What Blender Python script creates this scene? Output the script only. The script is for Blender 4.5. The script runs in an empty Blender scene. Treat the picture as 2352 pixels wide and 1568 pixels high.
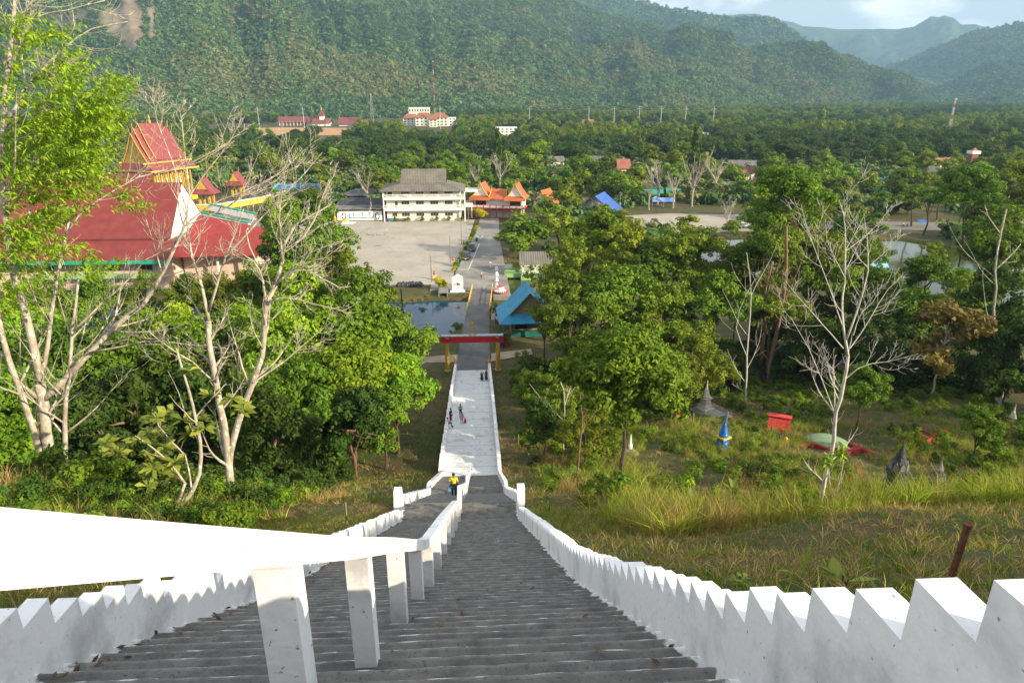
import bpy, math, random
import numpy as np
from mathutils import Vector, Matrix

# ------------------------------------------------------------------ camera, world, sun, exposure
SC = bpy.context.scene
COL = SC.collection
rad = math.radians
CAMX, CAMZ, PITCH, YAW = 0.9, 41.0, math.atan(569 / 1568.0), rad(3.05)
cd = bpy.data.cameras.new('camera'); cam = bpy.data.objects.new('camera', cd); COL.objects.link(cam)
cam.location = (CAMX, 0, CAMZ); cam.rotation_euler = (math.pi / 2 - PITCH, 0, -YAW)
cd.sensor_width = 36.0; cd.lens = 24.0; cd.clip_start = 0.05; cd.clip_end = 40000
SC.camera = cam
SUN_EL, SUN_AZ = rad(21.0), rad(120.0)          # azimuth clockwise from +Y
tosun = Vector((math.sin(SUN_AZ) * math.cos(SUN_EL), math.cos(SUN_AZ) * math.cos(SUN_EL), math.sin(SUN_EL)))
sl = bpy.data.lights.new('sun', 'SUN'); sun = bpy.data.objects.new('sun', sl); COL.objects.link(sun)
sl.energy = 5.0; sl.angle = rad(0.5); sl.color = (1.0, 0.85, 0.62)
sun.rotation_euler = (-tosun).to_track_quat('-Z', 'Y').to_euler(); sun.location = (60, -40, 90)
W = bpy.data.worlds.new('World'); SC.world = W; W.use_nodes = True
def build_world():
    nt = W.node_tree; N = nt.nodes; L = nt.links
    for n in list(N): N.remove(n)
    out = N.new('ShaderNodeOutputWorld'); bg = N.new('ShaderNodeBackground')
    sky = N.new('ShaderNodeTexSky'); sky.sky_type = 'NISHITA'; sky.sun_disc = False
    sky.sun_elevation = SUN_EL; sky.sun_rotation = SUN_AZ; sky.altitude = 40; sky.air_density = 1.0; sky.dust_density = 2.5; sky.ozone_density = 1.2
    tc = N.new('ShaderNodeTexCoord'); mp = N.new('ShaderNodeMapping'); mp.inputs['Scale'].default_value = (7, 7, 17)
    mp.inputs['Location'].default_value = (1.3, 0.4, 0.2)
    no = N.new('ShaderNodeTexNoise'); no.inputs['Scale'].default_value = 1.0; no.inputs['Detail'].default_value = 7; no.inputs['Roughness'].default_value = 0.55
    cr = N.new('ShaderNodeValToRGB'); cr.color_ramp.elements[0].position = 0.46; cr.color_ramp.elements[1].position = 0.64
    mix = N.new('ShaderNodeMixRGB'); mix.inputs['Color2'].default_value = (16.0, 16.2, 16.6, 1)
    mul = N.new('ShaderNodeMath'); mul.operation = 'MULTIPLY_ADD'; mul.inputs[1].default_value = 0.60; mul.inputs[2].default_value = 0.32
    L.new(tc.outputs['Generated'], mp.inputs['Vector']); L.new(mp.outputs[0], no.inputs['Vector']); L.new(no.outputs[0], cr.inputs[0])
    L.new(cr.outputs[0], mul.inputs[0]); L.new(mul.outputs[0], mix.inputs['Fac']); L.new(sky.outputs[0], mix.inputs['Color1'])
    L.new(mix.outputs[0], bg.inputs['Color']); bg.inputs['Strength'].default_value = 0.068
    L.new(bg.outputs[0], out.inputs['Surface'])
build_world()
SC.view_settings.view_transform = 'Standard'; SC.view_settings.look = 'None'
SC.view_settings.exposure = 0.78; SC.view_settings.gamma = 1.0
SC.render.engine = 'CYCLES'
cy = SC.cycles
cy.max_bounces = 5; cy.diffuse_bounces = 2; cy.glossy_bounces = 2; cy.transmission_bounces = 3; cy.volume_bounces = 0; cy.transparent_max_bounces = 6
cy.use_denoising = True
try: cy.caustics_reflective = False; cy.caustics_refractive = False
except Exception: pass

# ------------------------------------------------------------------ picture -> ground helpers (photo seen 2352 px wide)
_F = np.array([math.sin(YAW) * math.cos(PITCH), math.cos(YAW) * math.cos(PITCH), -math.sin(PITCH)])
_R = np.array([math.cos(YAW), -math.sin(YAW), 0.0]); _U = np.cross(_R, _F); _C = np.array([CAMX, 0, CAMZ])
def ray(x, y): return 1568 * _F + (x - 1176) * _R - (y - 784) * _U
def G(x, y, z=0.0):
    d = ray(x, y); return _C + d * ((z - CAMZ) / d[2])
def AY(x, y, Y):
    d = ray(x, y); return _C + d * (Y / d[1])
def proj(P):
    v = np.asarray(P, float) - _C; z = v @ _F
    return 1176 + 1568 * (v @ _R) / z, 784 - 1568 * (v @ _U) / z
PROF = [(-30, 17), (-6, 1.6), (0.4, 1.6), (3.58, 3.8), (9.3, 7.75), (24.6, 16.95), (25.8, 16.95), (39.5, 25.2), (40.3, 25.2), (53.5, 32.2), (99, 41), (9999, 41)]
PY = [a for a, b in PROF]; PZ = [41 - (1.6 if a < 0 else b) for a, b in PROF]
def prof(y): return np.interp(y, PY, PZ)

# ------------------------------------------------------------------ value noise
_rs = np.random.RandomState(7); _NT = _rs.rand(256, 256)
def vnoise(x, y):
    x = np.asarray(x, float); y = np.asarray(y, float)
    xi = np.floor(x).astype(int); yi = np.floor(y).astype(int); fx = x - xi; fy = y - yi
    fx = fx * fx * (3 - 2 * fx); fy = fy * fy * (3 - 2 * fy)
    a = _NT[xi % 256, yi % 256]; b = _NT[(xi + 1) % 256, yi % 256]; c = _NT[xi % 256, (yi + 1) % 256]; d = _NT[(xi + 1) % 256, (yi + 1) % 256]
    return (a * (1 - fx) + b * fx) * (1 - fy) + (c * (1 - fx) + d * fx) * fy
def fbm(x, y, o=4):
    s = 0; a = 0.5
    for i in range(o): s = s + a * (vnoise(x * 2 ** i + 13.7 * i, y * 2 ** i + 7.1 * i) - 0.5); a *= 0.5
    return s

# ------------------------------------------------------------------ mesh builder
class MB:
    def __init__(s): s.v = []; s.f = []; s.m = []; s.k = 0
    def mat(s, k): s.k = k; return s
    def face(s, idx): s.f.append(tuple(idx)); s.m.append(s.k)
    def poly(s, pts):
        n = len(s.v); s.v += [tuple(p) for p in pts]; s.face(range(n, n + len(pts))); return s
    def box(s, c, d, rz=0.0, top=1.0, topy=None):
        n = len(s.v); topy = top if topy is None else topy; cs, sn = math.cos(rz), math.sin(rz)
        for (z, kx, ky) in ((-.5, 1, 1), (.5, top, topy)):
            for (a, b) in ((-.5, -.5), (.5, -.5), (.5, .5), (-.5, .5)):
                x = a * d[0] * kx; y = b * d[1] * ky
                s.v.append((c[0] + x * cs - y * sn, c[1] + x * sn + y * cs, c[2] + z * d[2]))
        for q in ((3, 2, 1, 0), (4, 5, 6, 7), (0, 1, 5, 4), (1, 2, 6, 5), (2, 3, 7, 6), (3, 0, 4, 7)): s.face([n + i for i in q])
        return s
    def bx(s, x0, x1, y0, y1, z0, z1): return s.box(((x0 + x1) / 2, (y0 + y1) / 2, (z0 + z1) / 2), (abs(x1 - x0), abs(y1 - y0), abs(z1 - z0)))
    def tube(s, pts, rs, n=6, cap=True):
        pts = [Vector(p) for p in pts]; rs = rs if hasattr(rs, '__len__') else [rs] * len(pts)
        base = len(s.v); t0 = (pts[1] - pts[0]).normalized()
        u = t0.orthogonal().normalized()
        for i, p in enumerate(pts):
            t = ((pts[min(i + 1, len(pts) - 1)] - pts[max(i - 1, 0)])).normalized()
            u = (u - t * u.dot(t)); u = u.normalized() if u.length > 1e-6 else t.orthogonal().normalized(); w = t.cross(u)
            for k in range(n):
                a = 2 * math.pi * k / n; q = p + (u * math.cos(a) + w * math.sin(a)) * rs[i]; s.v.append(tuple(q))
        for i in range(len(pts) - 1):
            for k in range(n):
                a = base + i * n + k; b = base + i * n + (k + 1) % n; s.face((a, b, b + n, a + n))
        if cap:
            s.face([base + k for k in range(n)][::-1]); e = base + (len(pts) - 1) * n; s.face([e + k for k in range(n)])
        return s
    def lathe(s, prof, n=12, c=(0, 0, 0), rot=0.0, cap=True):
        b = len(s.v)
        for (r, z) in prof:
            for k in range(n):
                a = 2 * math.pi * k / n + rot; s.v.append((c[0] + r * math.cos(a), c[1] + r * math.sin(a), c[2] + z))
        for i in range(len(prof) - 1):
            for k in range(n):
                a = b + i * n + k; e = b + i * n + (k + 1) % n; s.face((a, e, e + n, a + n))
        if cap:
            s.face([b + k for k in range(n)][::-1]); q = b + (len(prof) - 1) * n; s.face([q + k for k in range(n)])
        return s
    def prism(s, pts, axis, a0, a1):
        """extrude a 2D outline; axis 'x': pts=(y,z); 'y': pts=(x,z); 'z': pts=(x,y)"""
        n = len(s.v); k = len(pts)
        def P(p, a): return (a, p[0], p[1]) if axis == 'x' else ((p[0], a, p[1]) if axis == 'y' else (p[0], p[1], a))
        s.v += [P(p, a0) for p in pts] + [P(p, a1) for p in pts]
        s.face(range(n, n + k)); s.face(range(n + 2 * k - 1, n + k - 1, -1))
        for i in range(k): j = (i + 1) % k; s.face((n + i, n + k + i, n + k + j, n + j))
        return s
    def slab(s, quad, t):
        """a thick sheet over four corner points (thickness downwards)"""
        n = len(s.v); s.v += [tuple(p) for p in quad] + [(p[0], p[1], p[2] - t) for p in quad]; k = len(quad)
        s.face(range(n, n + k)); s.face(range(n + 2 * k - 1, n + k - 1, -1))
        for i in range(k): j = (i + 1) % k; s.face((n + i, n + k + i, n + k + j, n + j))
        return s
    def build(s, name, mats, parent=None, smooth=False, recalc=True):
        me = bpy.data.meshes.new(name); me.from_pydata(s.v, [], s.f)
        mats = mats if isinstance(mats, (list, tuple)) else [mats]
        for m in mats: me.materials.append(m)
        if any(s.m): me.polygons.foreach_set('material_index', s.m)
        if smooth: me.polygons.foreach_set('use_smooth', [True] * len(me.polygons))
        if recalc:
            import bmesh
            bm = bmesh.new(); bm.from_mesh(me); bmesh.ops.recalc_face_normals(bm, faces=bm.faces); bm.to_mesh(me); bm.free()
        me.update()
        o = bpy.data.objects.new(name, me); COL.objects.link(o)
        if parent: o.parent = parent
        return o
def tag(o, label=None, cat=None, group=None, kind=None):
    if label: o['label'] = label
    if cat: o['category'] = cat
    if group: o['group'] = group
    if kind: o['kind'] = kind
    return o
def thing(name, label, cat, loc=(0, 0, 0), rz=0.0, group=None, scale=None):
    o = bpy.data.objects.new(name, None); COL.objects.link(o); o.empty_display_size = 0.2
    o.location = [float(a) for a in loc]; o.rotation_euler = (0, 0, rz)
    if scale: o.scale = (scale, scale, scale) if not hasattr(scale, '__len__') else scale
    return tag(o, label, cat, group)
def dup(root, loc, rz=0.0, label=None, group=None, scale=None):
    r = root.copy(); COL.objects.link(r); r.location = [float(a) for a in loc]; r.rotation_euler = (0, 0, rz)
    if scale is not None: r.scale = (scale, scale, scale) if not hasattr(scale, '__len__') else scale
    if label: r['label'] = label
    if group: r['group'] = group
    for ch in list(root.children):
        c = ch.copy(); COL.objects.link(c); c.parent = r
        for g in list(ch.children):
            d = g.copy(); COL.objects.link(d); d.parent = c
    return r
def np_mesh(name, V, Fq, mats, attrs=None, smooth=False, nper=4):
    V = np.asarray(V, np.float32); Fq = np.asarray(Fq, np.int32); nf = len(Fq)
    me = bpy.data.meshes.new(name); me.vertices.add(len(V)); me.vertices.foreach_set('co', V.ravel())
    me.loops.add(nf * nper); me.loops.foreach_set('vertex_index', Fq.ravel())
    me.polygons.add(nf); me.polygons.foreach_set('loop_start', np.arange(nf, dtype=np.int32) * nper)
    if smooth: me.polygons.foreach_set('use_smooth', np.ones(nf, bool))
    for m in (mats if isinstance(mats, (list, tuple)) else [mats]): me.materials.append(m)
    for k, a in (attrs or {}).items():
        at = me.attributes.new(k, 'FLOAT', 'POINT'); at.data.foreach_set('value', np.asarray(a, np.float32))
    me.update(calc_edges=True); me.validate()
    return me
def link(name, me, parent=None):
    o = bpy.data.objects.new(name, me); COL.objects.link(o)
    if parent: o.parent = parent
    return o

# ------------------------------------------------------------------ materials
def M(name, c1, c2=None, scale=3.0, rough=0.85, bump=0.0, metal=0.0, spec=0.3, thr=(0.35, 0.65), stretch=(1, 1, 1), speck=None, speck_scale=40, speck_thr=0.72, stripes=None, bscale=None, detail=6):
    m = bpy.data.materials.new(name); m.use_nodes = True; nt = m.node_tree; N = nt.nodes; L = nt.links
    b = N['Principled BSDF']; b.inputs['Roughness'].default_value = rough; b.inputs['Metallic'].default_value = metal
    b.inputs['Specular IOR Level'].default_value = spec
    tc = N.new('ShaderNodeTexCoord'); mp = N.new('ShaderNodeMapping'); mp.inputs['Scale'].default_value = stretch
    L.new(tc.outputs['Object'], mp.inputs['Vector'])
    no = N.new('ShaderNodeTexNoise'); no.inputs['Scale'].default_value = scale; no.inputs['Detail'].default_value = detail; no.inputs['Roughness'].default_value = 0.6
    L.new(mp.outputs[0], no.inputs['Vector'])
    cr = N.new('ShaderNodeValToRGB'); e = cr.color_ramp.elements
    e[0].position, e[1].position = thr; e[0].color = (*c1, 1); e[1].color = (*(c2 or tuple(min(1, k * 1.18) for k in c1)), 1)
    L.new(no.outputs[0], cr.inputs[0]); col = cr.outputs[0]
    if stripes:                                            # (axis, period, colour, sharp) corrugation / tile rows
        ax, per, c3, amt = stripes[:4]; lo = stripes[4] if len(stripes) > 4 else -0.2
        sp = N.new('ShaderNodeSeparateXYZ'); L.new(tc.outputs['Object'], sp.inputs[0])
        mm = N.new('ShaderNodeMath'); mm.operation = 'MULTIPLY'; mm.inputs[1].default_value = 2 * math.pi / per; L.new(sp.outputs[ax], mm.inputs[0])
        sn = N.new('ShaderNodeMath'); sn.operation = 'SINE'; L.new(mm.outputs[0], sn.inputs[0])
        mr = N.new('ShaderNodeMapRange'); mr.inputs[1].default_value = lo; mr.inputs[2].default_value = 1; mr.inputs[3].default_value = 0; mr.inputs[4].default_value = amt
        L.new(sn.outputs[0], mr.inputs[0]); mx = N.new('ShaderNodeMixRGB'); mx.inputs[2].default_value = (*c3, 1)
        L.new(mr.outputs[0], mx.inputs[0]); L.new(col, mx.inputs[1]); col = mx.outputs[0]
    if speck:
        n2 = N.new('ShaderNodeTexNoise'); n2.inputs['Scale'].default_value = speck_scale; n2.inputs['Detail'].default_value = 3; L.new(mp.outputs[0], n2.inputs['Vector'])
        c2r = N.new('ShaderNodeValToRGB'); c2r.color_ramp.elements[0].position = speck_thr - 0.02; c2r.color_ramp.elements[1].position = speck_thr + 0.02
        L.new(n2.outputs[0], c2r.inputs[0]); mx = N.new('ShaderNodeMixRGB'); mx.inputs[2].default_value = (*speck, 1)
        L.new(c2r.outputs[0], mx.inputs[0]); L.new(col, mx.inputs[1]); col = mx.outputs[0]
    L.new(col, b.inputs['Base Color'])
    if bump:
        bp = N.new('ShaderNodeBump'); bp.inputs['Strength'].default_value = bump; bp.inputs['Distance'].default_value = 0.02
        nb = no
        if bscale:
            nb = N.new('ShaderNodeTexNoise'); nb.inputs['Scale'].default_value = bscale; nb.inputs['Detail'].default_value = 5; L.new(mp.outputs[0], nb.inputs['Vector'])
        L.new(nb.outputs[0], bp.inputs['Height']); L.new(bp.outputs[0], b.inputs['Normal'])
    return m
def leafmat(name, a, b, trans=0.27, rand=0.25, gloss=0.12):
    m = bpy.data.materials.new(name); m.use_nodes = True; nt = m.node_tree; N = nt.nodes; L = nt.links
    for n in list(N): N.remove(n)
    out = N.new('ShaderNodeOutputMaterial'); at = N.new('ShaderNodeAttribute'); at.attribute_name = 'tint'
    mx = N.new('ShaderNodeMixRGB'); mx.inputs[1].default_value = (*a, 1); mx.inputs[2].default_value = (*b, 1); L.new(at.outputs['Fac'], mx.inputs[0])
    oi = N.new('ShaderNodeObjectInfo'); hs = N.new('ShaderNodeHueSaturation')
    mr = N.new('ShaderNodeMapRange'); mr.inputs[3].default_value = 1 - rand; mr.inputs[4].default_value = 1 + rand; L.new(oi.outputs['Random'], mr.inputs[0]); L.new(mr.outputs[0], hs.inputs['Value'])
    m2 = N.new('ShaderNodeMath'); m2.operation = 'MULTIPLY_ADD'; m2.inputs[1].default_value = 7.31; m2.inputs[2].default_value = 0; L.new(oi.outputs['Random'], m2.inputs[0])
    fr = N.new('ShaderNodeMath'); fr.operation = 'FRACT'; L.new(m2.outputs[0], fr.inputs[0])
    mh = N.new('ShaderNodeMapRange'); mh.inputs[3].default_value = 0.5 - 0.05 * rand; mh.inputs[4].default_value = 0.5 + 0.05 * rand; L.new(fr.outputs[0], mh.inputs[0]); L.new(mh.outputs[0], hs.inputs['Hue'])
    L.new(mx.outputs[0], hs.inputs['Color'])
    df = N.new('ShaderNodeBsdfPrincipled'); df.inputs['Roughness'].default_value = 0.6; df.inputs['Specular IOR Level'].default_value = gloss
    tr = N.new('ShaderNodeBsdfTranslucent'); ms = N.new('ShaderNodeMixShader'); ms.inputs[0].default_value = trans
    tcol = N.new('ShaderNodeMixRGB'); tcol.blend_type = 'MULTIPLY'; tcol.inputs[0].default_value = 1; tcol.inputs[2].default_value = (1.25, 1.2, 0.5, 1); L.new(hs.outputs[0], tcol.inputs[1])
    L.new(hs.outputs[0], df.inputs['Base Color']); L.new(tcol.outputs[0], tr.inputs['Color']); L.new(df.outputs[0], ms.inputs[1]); L.new(tr.outputs[0], ms.inputs[2]); L.new(ms.outputs[0], out.inputs['Surface'])
    return m
WHITE = M('white_paint', (.50, .505, .51), (.82, .82, .82), 1.3, .75, .35, thr=(.30, .50), detail=10, speck=(.30, .29, .27), speck_scale=22, speck_thr=.70, bscale=14)
WHITE2 = M('white_wall', (.72, .71, .66), (.80, .79, .75), 1.2, .8)
CREAM = M('cream_wall', (.68, .66, .52), (.78, .77, .66), .7, .85)
CONC = M('concrete', (.17, .165, .155), (.24, .235, .22), .5, .9, .3, bscale=12)
YARDM = M('yard_concrete', (.16, .155, .14), (.29, .275, .245), .16, .9, .3, bscale=8)
ROADM = M('asphalt_concrete', (.085, .085, .087), (.17, .166, .155), .22, .9, .3, bscale=10)
LOTM = M('lot_concrete', (.31, .285, .235), (.39, .36, .30), .12, .95, .2, speck=(.27, .245, .19), speck_scale=.6, speck_thr=.66, bscale=6)
LINE = M('road_line', (.5, .5, .48), (.65, .65, .62), 3, .8)
GOLD = M('gold_paint', (.46, .27, .025), (.60, .38, .05), 4, .4, spec=.5)
GOLD2 = M('gold_ornament', (.50, .30, .04), (.62, .42, .08), 1.5, .6, bump=.6, bscale=5)
REDP = M('red_paint', (.50, .012, .016), (.58, .02, .02), 2, .45)
REDROOF = M('red_roof_tiles', (.175, .032, .030), (.225, .048, .042), .5, .75, stripes=(0, .5, (.13, .02, .022), .35))
REDROOF2 = M('red_roof_sheet', (.21, .025, .023), (.26, .036, .031), .6, .7)
ORROOF = M('orange_roof_tiles', (.42, .10, .035), (.50, .14, .05), .6, .6, stripes=(0, .4, (.3, .06, .02), .35))
MAROON = M('maroon_roof', (.18, .055, .05), (.22, .075, .065), .2, .7)
TERRA = M('terracotta_roof', (.27, .10, .055), (.34, .14, .08), .2, .7)
GREYROOF = M('grey_corrugated_roof', (.13, .12, .10), (.21, .195, .165), .4, .9, stripes=(0, .55, (.06, .055, .05), .6))
GREYROOF2 = M('grey_weathered_sheet', (.10, .10, .095), (.19, .18, .16), .35, .9)
BLUEROOF = M('blue_roof_sheet', (.025, .22, .40), (.04, .32, .50), .6, .55, stripes=(0, .35, (.015, .11, .26), .4))
BLUETARP = M('blue_tarp', (.03, .09, .36), (.05, .13, .45), .8, .5)
TEAL = M('teal_sheet', (.02, .24, .22), (.03, .30, .27), .8, .5)
CYANROOF = M('pale_blue_roof', (.20, .50, .62), (.26, .56, .66), .8, .5)
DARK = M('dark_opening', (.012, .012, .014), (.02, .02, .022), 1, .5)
GLASS = M('window_glass', (.018, .02, .022), (.05, .05, .05), .8, .12, spec=.6)
BLACK = M('black_plastic', (.015, .015, .016), (.03, .03, .03), 3, .5)
WOODP = M('grey_timber', (.16, .125, .09), (.24, .19, .14), 6, .9, stretch=(1, 1, .15))
RUST = M('rusty_iron', (.09, .032, .018), (.17, .07, .035), 14, .9, .6)
STEEL = M('galvanised_steel', (.35, .36, .37), (.45, .45, .45), 2, .5, metal=.3)
MASTRED = M('mast_red', (.28, .07, .05), None, 1, .6)
GREENP = M('pale_green_paint', (.24, .42, .14), (.32, .50, .20), 1.5, .7)
GREENB = M('green_trim', (.01, .32, .18), (.015, .38, .22), 1.5, .6)
PINKW = M('pink_wall', (.60, .45, .36), (.68, .52, .44), .8, .85)
STONE = M('weathered_stone', (.11, .105, .10), (.30, .29, .27), 2.2, .95, .8, bscale=9, thr=(.3, .7))
DSTONE = M('dark_mossy_stone', (.022, .024, .028), (.085, .088, .092), 3.0, .95, .8, bscale=9)
BLUEP = M('blue_gloss_paint', (.01, .10, .42), (.015, .15, .52), 2.5, .35, spec=.5)
YELP = M('yellow_paint', (.62, .40, .03), (.70, .48, .06), 2, .5)
REDTOMB = M('faded_red_paint', (.50, .035, .028), (.60, .07, .05), 1.2, .6)
PALEGREEN = M('pale_green_cement', (.16, .25, .13), (.22, .32, .18), 1.2, .85)
BARK_P = M('pale_bark', (.27, .23, .17), (.50, .46, .38), 3.5, .95, .8, speck=(.72, .70, .66), speck_scale=7, speck_thr=.64, stretch=(1, 1, .6), bscale=14)
BARK_W = M('white_bark', (.42, .39, .34), (.58, .55, .50), 3.5, .95, .6, bscale=14)
BARK_D = M('dark_bark', (.055, .04, .03), (.12, .09, .065), 4, .95, .9, stretch=(1, 1, .3), bscale=16)
BARK_B = M('brown_bark', (.13, .075, .045), (.24, .15, .09), 3, .95, .9, stretch=(1, 1, .3), bscale=12)
LEAF_B = leafmat('leaf_bright', (0.0559, 0.1548, 0.01032), (0.2494, 0.3698, 0.02236))
LEAF_G = leafmat('leaf_green', (0.043, 0.1118, 0.01032), (0.1806, 0.2752, 0.02064))
LEAF_O = leafmat('leaf_olive', (0.0602, 0.1032, 0.0086), (0.2494, 0.3096, 0.0258))
LEAF_D = leafmat('leaf_dark', (0.02236, 0.05848, 0.01032), (0.086, 0.1419, 0.01892))
LEAF_Y = leafmat('leaf_yellow', (0.26, 0.27, 0.008), (0.58, 0.52, 0.015), rand=.1)
LEAF_F = leafmat('leaf_feathery', (0.085, 0.2, 0.012), (0.32, 0.44, 0.025), rand=.1)
LEAF_BR = leafmat('leaf_brown', (.10, .075, .02), (.24, .19, .05), rand=.15)
LEAF_BIG = leafmat('leaf_large', (0.1, 0.17, 0.02), (0.34, 0.38, 0.05), rand=.1, gloss=.4)
LEAF_P = leafmat('palm_leaf', (.025, .05, .010), (.11, .13, .03))
HILL_T = leafmat('hill_tree_leaf', (0.04472, 0.1118, 0.03268), (0.1462, 0.2236, 0.0559), rand=.34, trans=.15)
HILL_D = leafmat('hill_tree_dark', (0.02924, 0.08084, 0.0301), (0.07568, 0.1419, 0.04472), rand=.2, trans=.1)
HILL_O = leafmat('hill_tree_tawny', (0.1032, 0.129, 0.043), (0.215, 0.215, 0.0688), rand=.2, trans=.1)
GRASS_S = leafmat('grass_short', (0.06192, 0.1135, 0.01032), (0.2064, 0.2993, 0.03096))
GRASS_D = leafmat('grass_dry', (0.2064, 0.1342, 0.04644), (0.5366, 0.4025, 0.1651), rand=.2)
GRASS_T = leafmat('grass_tall', (0.09288, 0.1858, 0.01238), (0.4334, 0.4747, 0.07224), rand=.25)
# ------------------------------------------------------------------ terrain
def sm(t): t = np.clip(t, 0, 1); return t * t * (3 - 2 * t)
POND = [(-90, 143), (-45, 141), (-19, 140), (-3, 142), (4, 141.2), (8.3, 141.2), (8.3, 158), (8.6, 176), (18, 178), (40, 178), (60, 186), (75, 205), (86, 205), (95, 199), (112, 198), (130, 200), (141, 177), (155, 166), (165, 148), (150, 132), (120, 128), (96, 142), (78, 154), (58, 160), (40, 158), (24, 148), (15, 130), (7, 127), (2, 128), (-2, 126), (-5, 119), (-10, 115), (-37, 113), (-90, 116)]
def inpoly(x, y, P):
    c = np.zeros(np.shape(x), bool); n = len(P)
    for i in range(n):
        (x1, y1), (x2, y2) = P[i], P[(i + 1) % n]
        cond = ((y1 > y) != (y2 > y)); xx = (x2 - x1) * (y - y1) / ((y2 - y1) if y2 != y1 else 1e-9) + x1
        c ^= cond & (x < xx)
    return c
_PX = np.arange(-100, 181, 1.0); _PYg = np.arange(95, 216, 1.0)
_pm = inpoly(*np.meshgrid(_PX, _PYg, indexing='ij'), POND).astype(float)
for _ in range(2):
    _pm = (_pm + np.roll(_pm, 1, 0) + np.roll(_pm, -1, 0) + np.roll(_pm, 1, 1) + np.roll(_pm, -1, 1)) / 5
def pondmask(x, y):
    i = np.clip((x + 100), 0, 279.99); j = np.clip((y - 95), 0, 119.99); a = i.astype(int); b = j.astype(int)
    fx = i - a; fy = j - b
    return (_pm[a, b] * (1 - fx) * (1 - fy) + _pm[a + 1, b] * fx * (1 - fy) + _pm[a, b + 1] * (1 - fx) * fy + _pm[a + 1, b + 1] * fx * fy) * ((x > -99) & (x < 179) & (y > 96) & (y < 214))
def tz(x, y):
    x = np.asarray(x, float); y = np.asarray(y, float); ax = np.abs(x)
    base = prof(y); side = sm((ax - 2.55) / 0.22)
    off = np.where(x > 0, 0.40, 0.34) * (1 - sm((y - 23) / 6)) + 0.06
    hill = 1 - sm((y - 90) / 12)
    z = base + side * off * hill - (1 - side) * 0.9 * hill
    z = z + fbm(x * .07, y * .07) * 3.2 * sm((ax - 6) / 20) * hill + fbm(x * .45, y * .45) * .5 * sm((ax - 2.9) / 2.5) * hill
    z = z + 0.55 * np.exp(-((y - 10.5) / 3.2) ** 2) * sm((x - 5) / 4) + 1.6 * sm((-x - 7) / 10) * np.exp(-((y - 27) / 9.0) ** 2)
    z = z - 2.4 * sm((x - 7) / 9) * sm((y - 15 - .12 * np.maximum(x - 5, 0)) / 7) * (1 - sm((y - 40) / 14))
    z = z + (1 - hill) * (-0.10 + np.minimum(fbm(x * .15, y * .15), .18) * .3 * 0.6)
    return z - 2.6 * pondmask(x, y)
def tzs(x, y): return float(tz(np.array([x]), np.array([y]))[0])
def axis(segs):
    out = []
    for a, b, st in segs: out += list(np.arange(a, b, st))
    return np.array(out)
def build_ground():
    g = [80 * 1.14 ** i for i in range(1, 38)]
    xs = np.concatenate([-np.array(g[::-1]) - 20, axis([(-98, -14, 1.2), (-14, -3.2, .4), (-3.2, 3.2, .1), (3.2, 14, .4), (14, 180, 1.2)]), np.array(g) + 110])
    ys = np.concatenate([axis([(-30, -4, 2), (-4, 30, .4), (30, 264, 1.0)]), 255 + np.array(g) - 75])
    X, Y = np.meshgrid(xs, ys, indexing='ij'); Z = tz(X, Y); V = np.stack([X, Y, Z], -1).reshape(-1, 3)
    nx, ny = len(xs), len(ys); i, j = np.meshgrid(np.arange(nx - 1), np.arange(ny - 1), indexing='ij'); a = (i * ny + j).ravel()
    F = np.stack([a, a + ny, a + ny + 1, a + 1], -1)
    m = M('ground_grass', (.040, .062, .013), (.115, .075, .030), .35, .95, .5, bscale=3.0, thr=(.38, .62), speck=(.05, .07, .014), speck_scale=1.7, speck_thr=.58)
    o = link('ground', np_mesh('ground', V, F, m, smooth=True)); tag(o, kind='structure')
build_ground()
def sheet(name, pts, z, m, kind='structure', t=0.5):
    b = MB(); b.slab([(x, y, z) for x, y in pts], t); return tag(b.build(name, m), kind=kind)
# water
def build_water(nm, x0, x1, colr):
    m = bpy.data.materials.new(nm); m.use_nodes = True; nt = m.node_tree; b = nt.nodes['Principled BSDF']
    b.inputs['Base Color'].default_value = (*colr, 1); b.inputs['Roughness'].default_value = .10; b.inputs['Specular IOR Level'].default_value = .30
    no = nt.nodes.new('ShaderNodeTexNoise'); no.inputs['Scale'].default_value = 1.1; no.inputs['Detail'].default_value = 4
    tc = nt.nodes.new('ShaderNodeTexCoord'); nt.links.new(tc.outputs['Object'], no.inputs['Vector'])
    bp = nt.nodes.new('ShaderNodeBump'); bp.inputs['Strength'].default_value = .12; bp.inputs['Distance'].default_value = .06
    nt.links.new(no.outputs[0], bp.inputs['Height']); nt.links.new(bp.outputs[0], b.inputs['Normal'])
    mb = MB(); mb.poly([(x0, 100, -.95), (x1, 100, -.95), (x1, 207, -.95), (x0, 207, -.95)])
    tag(mb.build('water', m), kind='structure')
build_water('pond_water', -95, 1.6, (.012, .05, .10)); build_water('canal_water', 1.6, 172, (.05, .058, .012))  # sky reflection put into the pond's blue base colour; canal is murky green

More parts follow.
